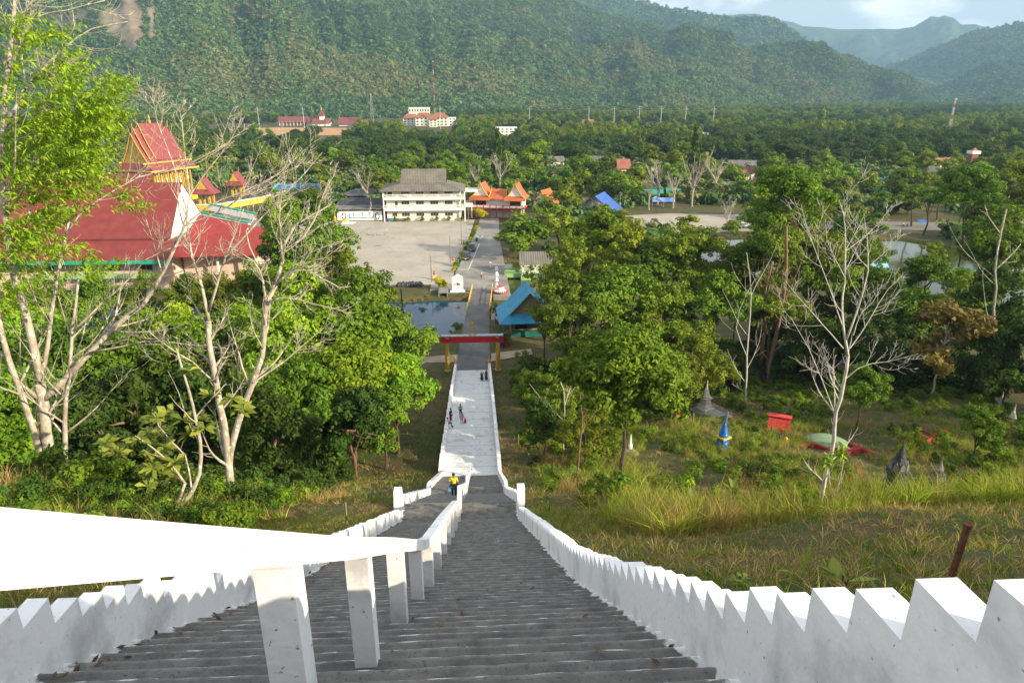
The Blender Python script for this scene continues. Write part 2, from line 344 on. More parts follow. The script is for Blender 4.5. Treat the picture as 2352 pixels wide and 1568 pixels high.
# ------------------------------------------------------------------ stairs
STEPS = []                                    # (y0, y1, z)
def make_steps():
    STEPS.append((-6.0, 0.4, 41 - 1.6)); segs = [(0.4, 3.58), (3.58, 9.3), (9.3, 24.6), 'L', (25.8, 39.5), 'L', (40.3, 53.5)]
    last = 0.4
    for s in segs:
        if s == 'L': continue
        a, b = s; n = int(round((b - a) / .318)); first = True
        for i in range(n):
            y0 = a + (b - a) * i / n; y1 = a + (b - a) * (i + 1) / n
            if i == 0 and a - last > .1: STEPS.append((last, a, float(prof(a))))
            STEPS.append((y0, y1, float(prof((y0 + y1) / 2))))
        last = b
make_steps()
def build_stairs():
    r = np.random.RandomState(3); nx = 40; xs = np.linspace(-2.55, 2.55, nx); V = []; F = []; E = []
    def row(y, z, e, jy=0, jz=0):
        n = len(V)
        for k, x in enumerate(xs): V.append((x, y + jy * (vnoise(x * 5.2 + 31 * y, y * 3.1) - .5) + jy * .5 * (r.rand() - .5), z + jz * (vnoise(x * 4.7 + 11 + 17 * y, y * 5.3) - .5) - jz * .25 * (r.rand()))); E.append(e)
        return n
    def strip(a, b):
        for k in range(nx - 1): F.append((a + k, a + k + 1, b + k + 1, b + k))
    for i, (y0, y1, z) in enumerate(STEPS):
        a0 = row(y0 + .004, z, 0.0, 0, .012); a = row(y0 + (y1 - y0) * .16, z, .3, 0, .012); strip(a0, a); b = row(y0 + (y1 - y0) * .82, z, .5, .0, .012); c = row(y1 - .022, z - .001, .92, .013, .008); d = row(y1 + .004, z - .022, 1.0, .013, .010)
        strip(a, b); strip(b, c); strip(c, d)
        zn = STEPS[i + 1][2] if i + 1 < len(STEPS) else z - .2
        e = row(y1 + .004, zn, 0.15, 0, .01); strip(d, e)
    m = M('stair_concrete', (.085, .083, .079), (.19, .183, .168), 4.0, .95, .9, speck=(.10, .098, .092), speck_scale=26, speck_thr=.63, bscale=30, thr=(.30, .70), detail=10)
    nt = m.node_tree; N = nt.nodes; L = nt.links; b = N['Principled BSDF']; src = b.inputs['Base Color'].links[0].from_socket
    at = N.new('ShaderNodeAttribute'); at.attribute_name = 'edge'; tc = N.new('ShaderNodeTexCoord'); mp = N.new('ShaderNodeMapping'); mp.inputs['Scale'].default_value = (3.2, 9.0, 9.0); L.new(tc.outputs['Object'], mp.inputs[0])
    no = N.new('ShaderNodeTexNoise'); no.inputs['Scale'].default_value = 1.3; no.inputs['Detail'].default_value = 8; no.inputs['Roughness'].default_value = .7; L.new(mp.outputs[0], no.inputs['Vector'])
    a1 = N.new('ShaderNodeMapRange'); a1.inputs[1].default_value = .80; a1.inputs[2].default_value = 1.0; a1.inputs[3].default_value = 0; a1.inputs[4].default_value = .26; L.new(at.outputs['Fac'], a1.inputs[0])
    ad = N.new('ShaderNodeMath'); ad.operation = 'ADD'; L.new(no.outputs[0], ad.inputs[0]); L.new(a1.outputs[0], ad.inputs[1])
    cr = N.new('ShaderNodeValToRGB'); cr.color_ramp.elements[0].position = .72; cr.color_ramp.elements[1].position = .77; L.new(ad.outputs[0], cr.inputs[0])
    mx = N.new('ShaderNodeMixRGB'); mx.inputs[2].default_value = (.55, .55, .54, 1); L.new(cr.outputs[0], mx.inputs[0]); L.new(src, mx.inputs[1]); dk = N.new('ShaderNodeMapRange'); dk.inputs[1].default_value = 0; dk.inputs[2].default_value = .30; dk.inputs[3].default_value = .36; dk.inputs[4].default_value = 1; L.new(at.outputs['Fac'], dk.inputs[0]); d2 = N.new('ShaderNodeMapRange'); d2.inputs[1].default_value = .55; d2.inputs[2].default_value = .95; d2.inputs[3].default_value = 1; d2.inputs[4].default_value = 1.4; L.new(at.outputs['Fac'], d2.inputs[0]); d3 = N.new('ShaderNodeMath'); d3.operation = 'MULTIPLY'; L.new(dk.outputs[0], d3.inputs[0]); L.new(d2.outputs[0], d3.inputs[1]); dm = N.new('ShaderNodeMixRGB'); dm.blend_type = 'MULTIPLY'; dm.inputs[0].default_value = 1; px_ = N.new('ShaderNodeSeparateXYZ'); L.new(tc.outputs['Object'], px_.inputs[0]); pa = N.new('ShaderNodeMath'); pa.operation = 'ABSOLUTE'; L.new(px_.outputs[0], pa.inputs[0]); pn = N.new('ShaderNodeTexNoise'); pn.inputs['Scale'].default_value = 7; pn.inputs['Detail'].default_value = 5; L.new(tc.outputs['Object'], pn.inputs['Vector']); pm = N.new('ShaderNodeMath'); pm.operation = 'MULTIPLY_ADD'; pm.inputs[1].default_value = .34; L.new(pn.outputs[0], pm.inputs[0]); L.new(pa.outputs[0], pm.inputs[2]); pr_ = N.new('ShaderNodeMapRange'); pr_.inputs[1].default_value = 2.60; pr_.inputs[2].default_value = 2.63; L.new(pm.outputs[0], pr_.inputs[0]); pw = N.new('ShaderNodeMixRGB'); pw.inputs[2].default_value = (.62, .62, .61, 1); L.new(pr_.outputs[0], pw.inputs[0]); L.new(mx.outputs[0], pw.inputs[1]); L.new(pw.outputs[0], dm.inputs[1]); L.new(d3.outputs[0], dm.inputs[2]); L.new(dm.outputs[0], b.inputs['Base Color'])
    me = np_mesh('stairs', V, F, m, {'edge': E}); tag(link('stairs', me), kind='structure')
build_stairs()
RAMP_Z = []
def build_ramp():
    n = 15; b = MB(); y0, y1 = 53.5, 99.2; d = (y1 - y0) / n
    for i in range(n):
        a = y0 + i * d; e = a + d; za = float(np.interp(a, [53.5, 64, 77, 88, 99.2], [8.8, 6.9, 4.6, 2.4, 0.06])); zb = float(np.interp(e, [53.5, 64, 77, 88, 99.2], [8.8, 6.9, 4.6, 2.4, 0.06]))
        zt = za - .02; ze = zb + (za - zb) * .35; RAMP_Z.append((a, e, zt, ze))
        for k in range(8):
            xa = -2.55 + 5.1 * k / 8; xb = xa + 5.1 / 8
            b.slab([(xa, a, zt), (xb, a, zt), (xb, e, ze), (xa, e, ze)], 1.0)
    m = M('ramp_white_paint', (.38, .39, .395), (.66, .67, .68), .8, .9, .2, speck=(.20, .20, .18), speck_scale=1.6, speck_thr=.69, bscale=10, thr=(.26, .48), stripes=(1, 3.0467, (.2, .2, .18), .5, .985), stretch=(1, .8, 1), detail=10)
    tag(b.build('ramp_path', m), kind='structure')
build_ramp()
def wall_h(y): return float(np.interp(y, [-3, 1.7, 2.4, 3.6, 24, 26, 53], [1.1, .95, .80, .62, .56, .52, .50]))
def stepped_wall(name, side, steps, parent, seed):
    r = random.Random(seed); b = MB(); xi, xm, xo = 2.5, 2.66, 2.735; S = lambda x: side * x
    pz = None
    for (y0, y1, z) in steps:
        n = max(1, int(round((y1 - y0) / .5))) if y1 - y0 > .6 else 1
        h = z + wall_h((y0 + y1) / 2) + r.uniform(-.018, .018); ya = y0 + r.uniform(-.012, .012); bot = z - 1.6
        yb = y1; hd = h - r.uniform(-.01, .03)
        # inner, top, chamfer, outer
        b.poly([(S(xi), y0, bot), (S(xi), y1, bot), (S(xi), yb, hd), (S(xi), y0, h)])
        b.poly([(S(xi), y0, h), (S(xi), yb, hd), (S(xm), yb, hd), (S(xm), y0, h)])
        b.poly([(S(xm), y0, h), (S(xm), yb, hd), (S(xo), yb, hd - .07), (S(xo), y0, h - .07)])
        b.poly([(S(xo), y0, bot), (S(xo), y1, bot), (S(xo), yb, hd - .07), (S(xo), y0, h - .07)])
        if pz is not None:
            lo, hi = min(pz, h), max(pz, h)
            b.poly([(S(xi), y0, lo), (S(xm), y0, lo), (S(xm), y0, hi), (S(xi), y0, hi)])
            b.poly([(S(xm), y0, lo), (S(xo), y0, lo - .07), (S(xo), y0, hi - .07), (S(xm), y0, hi)])
        pz = hd
    y1, z = steps[-1][1], steps[-1][2]
    b.poly([(S(xi), y1, z - 1.6), (S(xo), y1, z - 1.6), (S(xo), y1, pz - .07), (S(xm), y1, pz), (S(xi), y1, pz)])
    return b.build(name, WHITE, parent)
def build_walls():
    up = []
    for (a, e, z) in STEPS:
        if a < -3: up += [(-4 + .32 * i, -3.68 + .32 * i, 41 - 1.6 + .7 * max(0, (.4 + 3.68 - .32 * i) * .9)) for i in range(14)]
        elif e <= 24.65: up.append((a, e, z))
    up = [(a, e, z) for (a, e, z) in up if not (a < .4 and z > 44)]
    for side, nm in ((1, 'right'), (-1, 'left')):
        lb = 'long white stepped balustrade wall on the %s side of the stairs' % nm
        t = thing('balustrade_wall', lb + (', beside the grassy bank' if side > 0 else ', on the side of the leafy wood'), 'balustrade', (0, 0, 0))
        stepped_wall('upper_wall', side, up, t, 5 + side)
        mid = [(a, e, z) for (a, e, z) in STEPS if a >= 25.7]
        stepped_wall('lower_wall', side, mid, t, 15 + side)
        p = MB(); zb = float(prof(25.2)); x0, x1 = side * 2.48, side * 2.80
        p.prism([(24.65, zb - 1.2), (25.80, zb - 1.2), (25.80, zb + .7), (25.72, zb + 1.05), (25.35, zb + 1.05)], 'x', x0, x1)
        p.build('pier', WHITE, t)
        b = MB()
        for i, (a, e, zt, ze) in enumerate(RAMP_Z):
            h = zt + .72; b.bx(side * 2.5, side * 2.80, a, e, ze - 1.5, h - .16)
            b.box((side * 2.65, (a + e) / 2, h - .08), (.34, (e - a) + .02, .16))
        b.build('ramp_wall', WHITE, t)
        f = MB(); f.box((side * 2.65, 99.5, .55), (.42, .5, 1.3)).build('end_post', WHITE, t)
        g = MB(); g.lathe([(.2, 0), (.26, .08), (.16, .2), (.24, .38), (.27, .55), (.2, .75), (.1, .9), (.14, 1.0), (.1, 1.12), (.02, 1.5)], 10, (side * 2.65, 99.5, 1.2)).build('finial', GOLD2, t, smooth=True)
build_walls()
RAILTOP = [(-3, 1.6), (-1, .87), (1.04, -.66), (1.6, -1.08), (3.64, -2.6), (5.5, -3.95), (8.2, -5.95), (9.5, -6.85), (13.8, -9.32), (20.6, -13.35)]
def beam(b, pts, w, h, jit=0):
    r = random.Random(4); n0 = len(b.v); P = []
    for (y, z) in pts:
        P.append((y, z))
    for (y, z) in P:
        jx = r.uniform(-jit, jit)
        for (dx, dz) in ((-w / 2, -h), (w / 2, -h), (w / 2, 0), (-w / 2, 0)): b.v.append((dx + jx, y, z + dz))
    for i in range(len(P) - 1):
        for k in range(4): b.face((n0 + i * 4 + k, n0 + i * 4 + (k + 1) % 4, n0 + (i + 1) * 4 + (k + 1) % 4, n0 + (i + 1) * 4 + k))
    b.face((n0, n0 + 1, n0 + 2, n0 + 3)); e = n0 + 4 * (len(P) - 1); b.face((e + 3, e + 2, e + 1, e))
def build_rail():
    t = thing('handrail', 'white concrete handrail on square posts down the middle of the stairs', 'handrail', (0, 0, 0))
    ys = list(np.arange(-3, 20.61, .45)) + [20.6]
    z1 = lambda y: 41 + float(np.interp(y, [a for a, b in RAILTOP], [b for a, b in RAILTOP]))
    b = MB(); beam(b, [(y, z1(y)) for y in ys], .17, .17, .003); o = b.build('rail_beam', WHITE, t)
    z2 = lambda y: float(prof(y)) + .98
    ys2 = [23.3, 24.6, 25.8, 28, 31, 34, 37, 39.6, 40.4, 43, 46, 49, 52, 53.6]
    b = MB(); beam(b, [(y, z2(y)) for y in ys2], .17, .17, .002); b.build('rail_beam', WHITE, t)
    for y in [-1, .85, 2.55, 4.2, 6.0, 7.8, 9.55, 11.5, 13.5, 15.5, 17.6, 19.4, 20.5]:
        zs = float(prof(y)) - .35; MB().bx(-.083, .083, y - .08, y + .08, zs, z1(y) - .13).build('rail_post', WHITE, t)
    for y in [23.4, 25.2, 27.2, 29.2, 31.2, 33.2, 35.2, 37.2, 39.2, 41.2, 43.2, 45.2, 47.2, 49.2, 51.2, 53.5]:
        zs = float(prof(y)) - .35; MB().bx(-.083, .083, y - .08, y + .08, zs, z2(y) - .13).build('rail_post', WHITE, t)
build_rail()
def GT(px, py):
    """point where the line of sight first meets the terrain"""
    d = ray(px, py); d = d / np.linalg.norm(d); ts = np.concatenate([np.arange(2, 60, .1), np.arange(60, 400, .5)])
    P = _C[None] + ts[:, None] * d[None]; z = tz(P[:, 0], P[:, 1]); k = np.argmax(P[:, 2] < z)
    return P[k] if (P[:, 2] < z).any() else P[-1]
# ------------------------------------------------------------------ roads, lots, paths
sheet('parking_lot', [(-62, 236.6), (-62, 196), (-40, 172), (-24, 151), (-4.6, 152.6), (-4.6, 164), (-1.6, 200), (.6, 236.6)], .02, LOTM)
sheet('road', [(-2.7, 99.0), (2.7, 99.0), (3.0, 115), (3.3, 129.2), (-1.3, 129.2), (-2.2, 115)], .03, ROADM)
sheet('paved_yard', [(-.2, 147.2), (-9.5, 146.6), (-9.5, 151.6), (-4.4, 152.6), (-4.2, 163), (1.2, 216), (3.6, 262), (9.5, 262), (8.0, 200), (8.2, 141.6), (4.4, 141.6), (4.4, 147.2)], .035, YARDM, t=1.6)
sheet('far_yard', [(44, 214), (60, 208), (104, 214), (112, 240), (70, 246), (46, 240)], .02, M('far_yard_concrete', (.30, .27, .22), (.40, .36, .29), .1, .95))
sheet('far_road', [(110, 214), (190, 206), (230, 216), (230, 224), (170, 222), (112, 228)], .03, M('far_road_tarmac', (.16, .15, .14), (.22, .20, .17), .1, .95))
sheet('dirt_path', [(-2.6, 103.5), (-2.4, 107), (-9, 106), (-16, 102), (-16, 100), (-9, 103.6)], .025, M('dirt', (.28, .22, .15), (.38, .31, .22), .6, .95), t=.2)
sheet('dirt_path', [(3.0, 103.5), (3.1, 107.2), (10, 109), (10, 106.5)], .025, bpy.data.materials['dirt'], t=.2)
sheet('drain', [(-4.2, 163), (-3.4, 163), (2.6, 222), (1.9, 222)], .09, M('rubble_drain', (.16, .16, .16), (.36, .36, .35), 1.2, .95, .5))
def lines():
    b = MB()
    for p in ([(-1.05, 165.6), (1.9, 196.6)], [(-3.8, 165.5), (-.95, 165.6)], [(2.2, 203.4), (3.2, 208.8)], [(2.2, 203.4), (1.2, 208.0)]):
        (x0, y0), (x1, y1) = p; d = Vector((x1 - x0, y1 - y0, 0)).normalized(); n = Vector((-d.y, d.x, 0)) * (.10 if abs(d.y) > .4 else .22)
        b.slab([(x0 - n.x, y0 - n.y, .043), (x0 + n.x, y0 + n.y, .043), (x1 + n.x, y1 + n.y, .043), (x1 - n.x, y1 - n.y, .043)], .006)
    tag(b.build('road_marking', LINE), kind='structure')
lines()
def bridge():
    t = thing('footbridge', 'concrete bridge with yellow railings over the narrow pond', 'bridge', (0, 0, 0))
    b = MB(); b.slab([(-1.3, 129.1, .06), (3.3, 129.1, .06), (4.4, 147.3, .06), (-.15, 147.3, .06)], .45); b.build('deck', ROADM, t)
    for (xa, ya, xb, yb) in ((-1.25, 129.0, -.1, 147.6), (3.3, 129.0, 4.4, 147.6)):
        b = MB()
        for h in (1.0, .55): b.tube([(xa, ya, h + .06), (xb, yb, h + .06)], .07, 5)
        for k in range(10):
            f = k / 9; b.bx(xa + (xb - xa) * f - .08, xa + (xb - xa) * f + .08, ya + (yb - ya) * f - .08, ya + (yb - ya) * f + .08, -.1, 1.25 if k % 3 == 0 else 1.1)
        b.build('railing', YELP, t)
bridge()
# ------------------------------------------------------------------ text
def text_mesh(name, s, size, m, parent, loc, rot=(math.pi / 2, 0, 0), ext=.01):
    cu = bpy.data.curves.new(name, 'FONT'); cu.body = s; cu.size = size; cu.extrude = ext; cu.align_x = 'CENTER'
    o = bpy.data.objects.new(name, cu); COL.objects.link(o); dg = bpy.context.evaluated_depsgraph_get(); dg.update()
    me = bpy.data.meshes.new_from_object(o.evaluated_get(dg)); bpy.data.objects.remove(o); me.materials.clear(); me.materials.append(m)
    o = link(name, me, parent); o.location = loc; o.rotation_euler = rot; return o
# ------------------------------------------------------------------ gate
def gate():
    t = thing('gateway', 'red beam gateway on two gold pillars with a gold openwork spire on top', 'gate', (0.05, 99.6, 0))
    for s in (-1, 1):
        b = MB(); b.lathe([(.50, 0), (.50, .25), (.36, .3), (.33, 4.6), (.42, 4.7), (.42, 4.85)], 14, (s * 3.95, 0, 0)); b.build('pillar', GOLD, t, smooth=False)
    b = MB(); b.bx(-4.8, 4.8, -.35, .35, 4.85, 5.85); b.build('beam', REDP, t)
    b = MB(); b.bx(-4.8, 4.8, -.42, .42, 5.853, 5.97)
    for k in range(9): b.bx(-4.6 + k * 1.15 - .1, -4.6 + k * 1.15 + .1, -.40, .40, 5.97, 6.05)
    b.build('beam_cap', STEEL, t)
    for s in (-1, 1):
        b = MB(); b.box((s * 3.85, -.6, 5.75), (.5, .12, .34)); b.bx(s * 3.85 - .05, s * 3.85 + .05, -.56, -.36, 5.7, 5.8); f = b.build('floodlight', BLACK, t)
        MB().box((s * 3.85, -.665, 5.75), (.42, .02, .26)).build('lens', STEEL, f)
    b = MB()
    for (x, y) in ((-.52, -.3), (.52, -.3), (.52, .3), (-.52, .3)): b.tube([(x, y, 5.95), (x * .35, y * .35, 7.9)], .055, 5)
    for z, k in ((6.0, 1), (7.2, .58), (7.85, .37)):
        for a in range(4):
            c = [(-.52, -.3), (.52, -.3), (.52, .3), (-.52, .3)]; p, q = c[a], c[(a + 1) % 4]; b.tube([(p[0] * k, p[1] * k, z), (q[0] * k, q[1] * k, z)], .04, 4)
    b.lathe([(.22, 7.85), (.25, 8.0), (.14, 8.3), (.03, 9.1)], 8)
    b.build('spire', GOLD, t)
gate()
# ------------------------------------------------------------------ generic houses
def window(parent, x, z, w, h, y, frame=WHITE2, pane=GLASS, side=None, bars=1):
    """side None: in a wall facing -y at y; 'x+': wall facing +x at x=y"""
    b = MB(); e = .07
    def bx(m, u0, u1, z0, z1, d0, d1):
        if side is None: m.bx(u0, u1, y - d1, y - d0, z0, z1)
        else: m.bx(y + d0, y + d1, u0, u1, z0, z1)
    bx(b, x - w / 2, x + w / 2, z, z + e, -.02, .06); bx(b, x - w / 2, x + w / 2, z + h - e, z + h, -.02, .06)
    bx(b, x - w / 2, x - w / 2 + e, z + e, z + h - e, -.02, .06); bx(b, x + w / 2 - e, x + w / 2, z + e, z + h - e, -.02, .06)
    for k in range(bars): u = x - w / 2 + w * (k + 1) / (bars + 1); bx(b, u - .03, u + .03, z + e, z + h - e, -.02, .05)
    o = b.build('window', frame, parent)
    p = MB(); bx(p, x - w / 2 + e, x + w / 2 - e, z + e, z + h - e, .003, .018); p.build('pane', pane, o); return o
def gable_roof(w, d, z, rh, over, t=.18, axis='x', lift=0.0):
    b = MB(); 
    if axis == 'x':
        for s in (-1, 1): b.slab([(-w / 2 - over, s * (d / 2 + over), z - over * rh / (d / 2) * .8), (w / 2 + over, s * (d / 2 + over), z - over * rh / (d / 2) * .8), (w / 2 + over, 0, z + rh), (-w / 2 - over, 0, z + rh)][::s], t)
    else:
        for s in (-1, 1): b.slab([(s * (w / 2 + over), -d / 2 - over, z - over * rh / (w / 2) * .8), (s * (w / 2 + over), d / 2 + over, z - over * rh / (w / 2) * .8), (0, d / 2 + over, z + rh), (0, -d / 2 - over, z + rh)][::-s], t)
    return b
def house(name, label, cat, loc, rz, w, d, h, rh, over, wallm, roofm, axis='x', nwin=3, door=True, group=None, hip=False, storeys=1, glass=GLASS):
    t = thing(name, label, cat, loc, rz, group)
    b = MB(); b.bx(-w / 2, w / 2, -d / 2, d / 2, -.3, h)
    if not hip:
        if axis == 'x':
            b.prism([(-d / 2, h), (d / 2, h), (0, h + rh - .12)], 'x', -w / 2 + .003, w / 2 - .003)
        else: b.prism([(-w / 2, h), (w / 2, h), (0, h + rh - .12)], 'y', -d / 2 + .003, d / 2 - .003)
    b.build('wall', wallm, t)
    if hip:
        r = MB(); k = min(w, d) / 2; W2, D2 = w / 2 + over, d / 2 + over; ex = max(0, w - d) / 2; ey = max(0, d - w) / 2
        c = [(-W2, -D2, h), (W2, -D2, h), (W2, D2, h), (-W2, D2, h)]; p = (-ex, -ey, h + rh); q = (ex, ey, h + rh)
        if w >= d: r.poly([c[0], c[1], q, p]); r.poly([c[1], c[2], q]); r.poly([c[2], c[3], p, q]); r.poly([c[3], c[0], p])
        else: r.poly([c[0], c[1], p]); r.poly([c[1], c[2], q, p]); r.poly([c[2], c[3], q]); r.poly([c[3], c[0], p, q])
        r.poly([(x, y, z - .05) for x, y, z in c[::-1]])
        r.build('roof', roofm, t)
    else: gable_roof(w, d, h + .05, rh, over, axis=axis).build('roof', roofm, t)
    sh = h / storeys
    for s_ in range(storeys):
        for k in range(nwin):
            x = -w / 2 + w * (k + .5) / nwin
            if door and s_ == 0 and k == nwin // 2: continue
            window(t, x, s_ * sh + sh * .38, min(1.6, w / nwin * .55), sh * .4, -d / 2, glass and WHITE2, glass)
    if door: MB().bx(-.5, .5, -d / 2 - .06, -d / 2 + .02, 0, min(2.1, sh * .8)).build('door', DARK, t)
    return t
# ------------------------------------------------------------------ three-storey building
def main_building():
    t = thing('monastery_building', 'three-storey cream building with white balconies and a grey hipped gable roof', 'building', (-16.65, 242, 0))
    W2 = 12.55; F0 = -6.5
    MB().bx(-W2, W2, F0, 6.5, -.3, 10.6).build('wall', CREAM, t)
    for fl, zf in ((1, 4.4), (2, 8.0)):
        b = MB(); b.bx(-W2 - .9, W2 + 1.5, F0 - 1.7, F0 - .002, zf - .7, zf + .15); b.bx(W2 + .002, W2 + 1.5, F0, 6.5, zf - .7, zf + .15); b.build('balcony_slab', WHITE2, t)
        b = MB(); z0, z1 = zf + .15, zf + 1.15
        b.bx(-W2 - .9, W2 + 1.5, F0 - 1.7, F0 - 1.55, z1 - .14, z1); b.bx(W2 + 1.36, W2 + 1.5, F0 - 1.55, 6.4, z1 - .14, z1)
        b.bx(-W2 - .9, -W2 - .76, F0 - 1.55, F0, z1 - .14, z1)
        for k in range(90):
            x = -W2 - .85 + k * (2 * W2 + 2.25) / 89; w = .16 if k % 15 == 0 else .045
            b.bx(x - w, x + w, F0 - 1.68, F0 - 1.57, z0, z1 - .14)
        for k in range(36): y = F0 - 1.4 + k * 7.7 / 35 * 1.0; b.bx(W2 + 1.38, W2 + 1.48, y - .05, y + .05, z0, z1 - .14)
        b.build('balcony_railing', WHITE2, t)
    xs = [-6.15, -1.25, 3.6, 8.5]
    for z, hh in ((1.55, 1.3), (5.5, 1.25), (9.1, 1.25)):
        for x in xs: window(t, x, z, 2.75, hh, F0, WHITE2, GLASS, bars=2)
    window(t, -9.9, 1.55, 1.7, 1.3, F0, bars=1)
    for z in (1.6, 5.6, 9.2):
        for y in (-3.5, 1.0, 4.5): window(t, y, z, 1.3, 1.3, W2, side='x+')
    MB().bx(-9.6, -8.75, F0 - .07, F0 + .02, 4.56, 6.6).build('door', M('brown_door', (.10, .03, .02), None, 2, .6), t)
    MB().bx(-11.9, -10.6, F0 - .05, F0 + .02, 8.3, 10.2).build('door', DARK, t)
    # lower hipped skirt and upper steep gable
    b = MB(); ez = 10.35; E = [(-14.6, -8.9, ez), (14.2, -8.9, ez), (14.2, 8.6, ez), (-14.6, 8.6, ez)]; I = [(-7.6, -4.4, 12.5), (7.8, -4.4, 12.5), (7.8, 4.4, 12.5), (-7.6, 4.4, 12.5)]
    for k in range(4): j = (k + 1) % 4; b.poly([E[k], E[j], I[j], I[k]])
    b.poly([(x, y, z - .2) for x, y, z in E]); 
    for k in range(4): j = (k + 1) % 4; b.poly([E[k], E[j], (E[j][0], E[j][1], ez - .2), (E[k][0], E[k][1], ez - .2)])
    sk = b.build('roof', GREYROOF, t)
    b = MB()
    for s in (-1, 1):
        q = [(-7.75, s * 4.7, 12.45), (7.9, s * 4.7, 12.45), (7.75, s * 2.2, 14.2), (7.75, 0, 16.7), (-7.45, 0, 16.7), (-7.6, s * 2.2, 14.2)]
        b.poly([q[0], q[1], q[2], q[5]]); b.poly([q[5], q[2], q[3], q[4]])
    b.build('gable_roof', GREYROOF, sk)
    MB().prism([(-4.4, 12.3), (4.4, 12.3), (2.1, 14.1), (0, 16.55), (-2.1, 14.1)], 'x', -7.2, 7.2).build('gable_wall', WHITE2, t)
    for x in (-9.9, -8.8, -6.1, -5.3):
        a = MB(); a.bx(x - .42, x + .42, F0 - .75, F0 - .35, 8.95 if x < -7 else 8.55, 9.75 if x < -7 else 9.35); a.build('air_conditioner', WHITE2, t)
    for x in (-13.3, 14.0): MB().bx(x - .18, x + .18, F0 - 1.6, F0 - 1.25, -.1, 10.2).build('pillar', WHITE2, t)
    b = MB(); b.bx(W2 + 1.5, W2 + 6.0, -4, 6, 9.3, 9.45); b.bx(W2 + 1.5, W2 + 4.2, -3, 6, 4.0, 5.0); b.bx(W2 + 3.6, W2 + 3.9, -2.5, -2.2, 0, 4); b.build('side_terrace', WHITE2, t)
main_building()
def annex():
    t = thing('annex_shed', 'low open shed with a dark weathered sheet roof left of the cream building', 'shed', (-40.5, 238, 0))
    b = MB(); b.slab([(-10.5, -1.8, 3.9), (9.6, -1.8, 3.9), (9.6, 3.0, 4.7), (-10.5, 3.0, 4.7)], .12); b.build('front_roof', GREYROOF2, t)
    b = MB(); b.slab([(-8.5, 3.2, 4.3), (9.6, 3.2, 4.3), (9.6, 11, 6.0), (-4.0, 11, 6.2)], .12); b.slab([(-4.0, 11, 6.2), (9.6, 11, 6.0), (9.6, 20, 4.0), (-6, 20, 4.0)], .12); b.build('rear_roof', M('dark_roof_sheet', (.03, .032, .036), (.06, .06, .065), .4, .8), t)
    for x in (-10, -6.9, -2, 3, 9.2): MB().bx(x - .1, x + .1, -1.5, -1.3, 0, 3.8).build('post', WOODP, t)
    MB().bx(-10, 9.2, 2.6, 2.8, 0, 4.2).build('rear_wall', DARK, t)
    s = thing('banner', 'long white printed banner with coloured letters along the shed front', 'banner', (-38.6, 236.1, 0))
    MB().bx(-7.6, 7.6, -.04, .04, .25, 3.35).build('cloth', WHITE2, s)
    P = lambda n, c: M(n, c, None, 2, .6)
    blk, orr, rd, bl = P('print_black', (.02, .02, .022)), P('print_orange', (.6, .2, .02)), P('print_red', (.55, .03, .03)), P('print_blue', (.10, .30, .52))
    for ch, x, m, sz in (('T', -2.1, blk, 2.0), ('o', -1.0, orr, 1.6), ('r', -.1, rd, 1.6), ('T', .95, blk, 2.0), ('u', 2.0, bl, 1.2), ('T', 3.4, rd, 2.0)): text_mesh('letter', ch, sz, m, s, (x, -.05, 1.45))
    for cx, m in ((-5.3, rd), (7.0 - 1.0, blk)):
        n = 24; rg = []
        for k in range(n):
            if k % 6 == 0 or k % 12 == 3: continue
            a0, a1 = 2 * math.pi * k / n, 2 * math.pi * (k + 1) / n
            b = MB(); q = [(cx + (.78 if r > .5 else .5) * math.cos(a) , -.052, 1.7 + (1.25 if r > .5 else .85) * math.sin(a)) for a, r in ((a0, 1), (a1, 1), (a1, 0), (a0, 0))]
            b.slab([(p[0], p[1], p[2]) for p in q], .004); rg.append(b)
        b = MB()
        for q_ in rg:
            o_ = len(b.v); b.v += q_.v
            for f_ in q_.f: b.face([o_ + i_ for i_ in f_])
        b.build('ring_print', m, s, recalc=False)
    b = MB(); r = random.Random(2)
    for k in range(26):
        x = -3.6 + k * .33
        if -2.9 < x < 4.3: hgt = .25 + .2 * r.random()
        else: hgt = .5 + r.random() * 1.0
        b.bx(x - .14, x + .14, -.06, -.045, .9, .9 + hgt)
    b.build('skyline_print', bl, s)
annex()
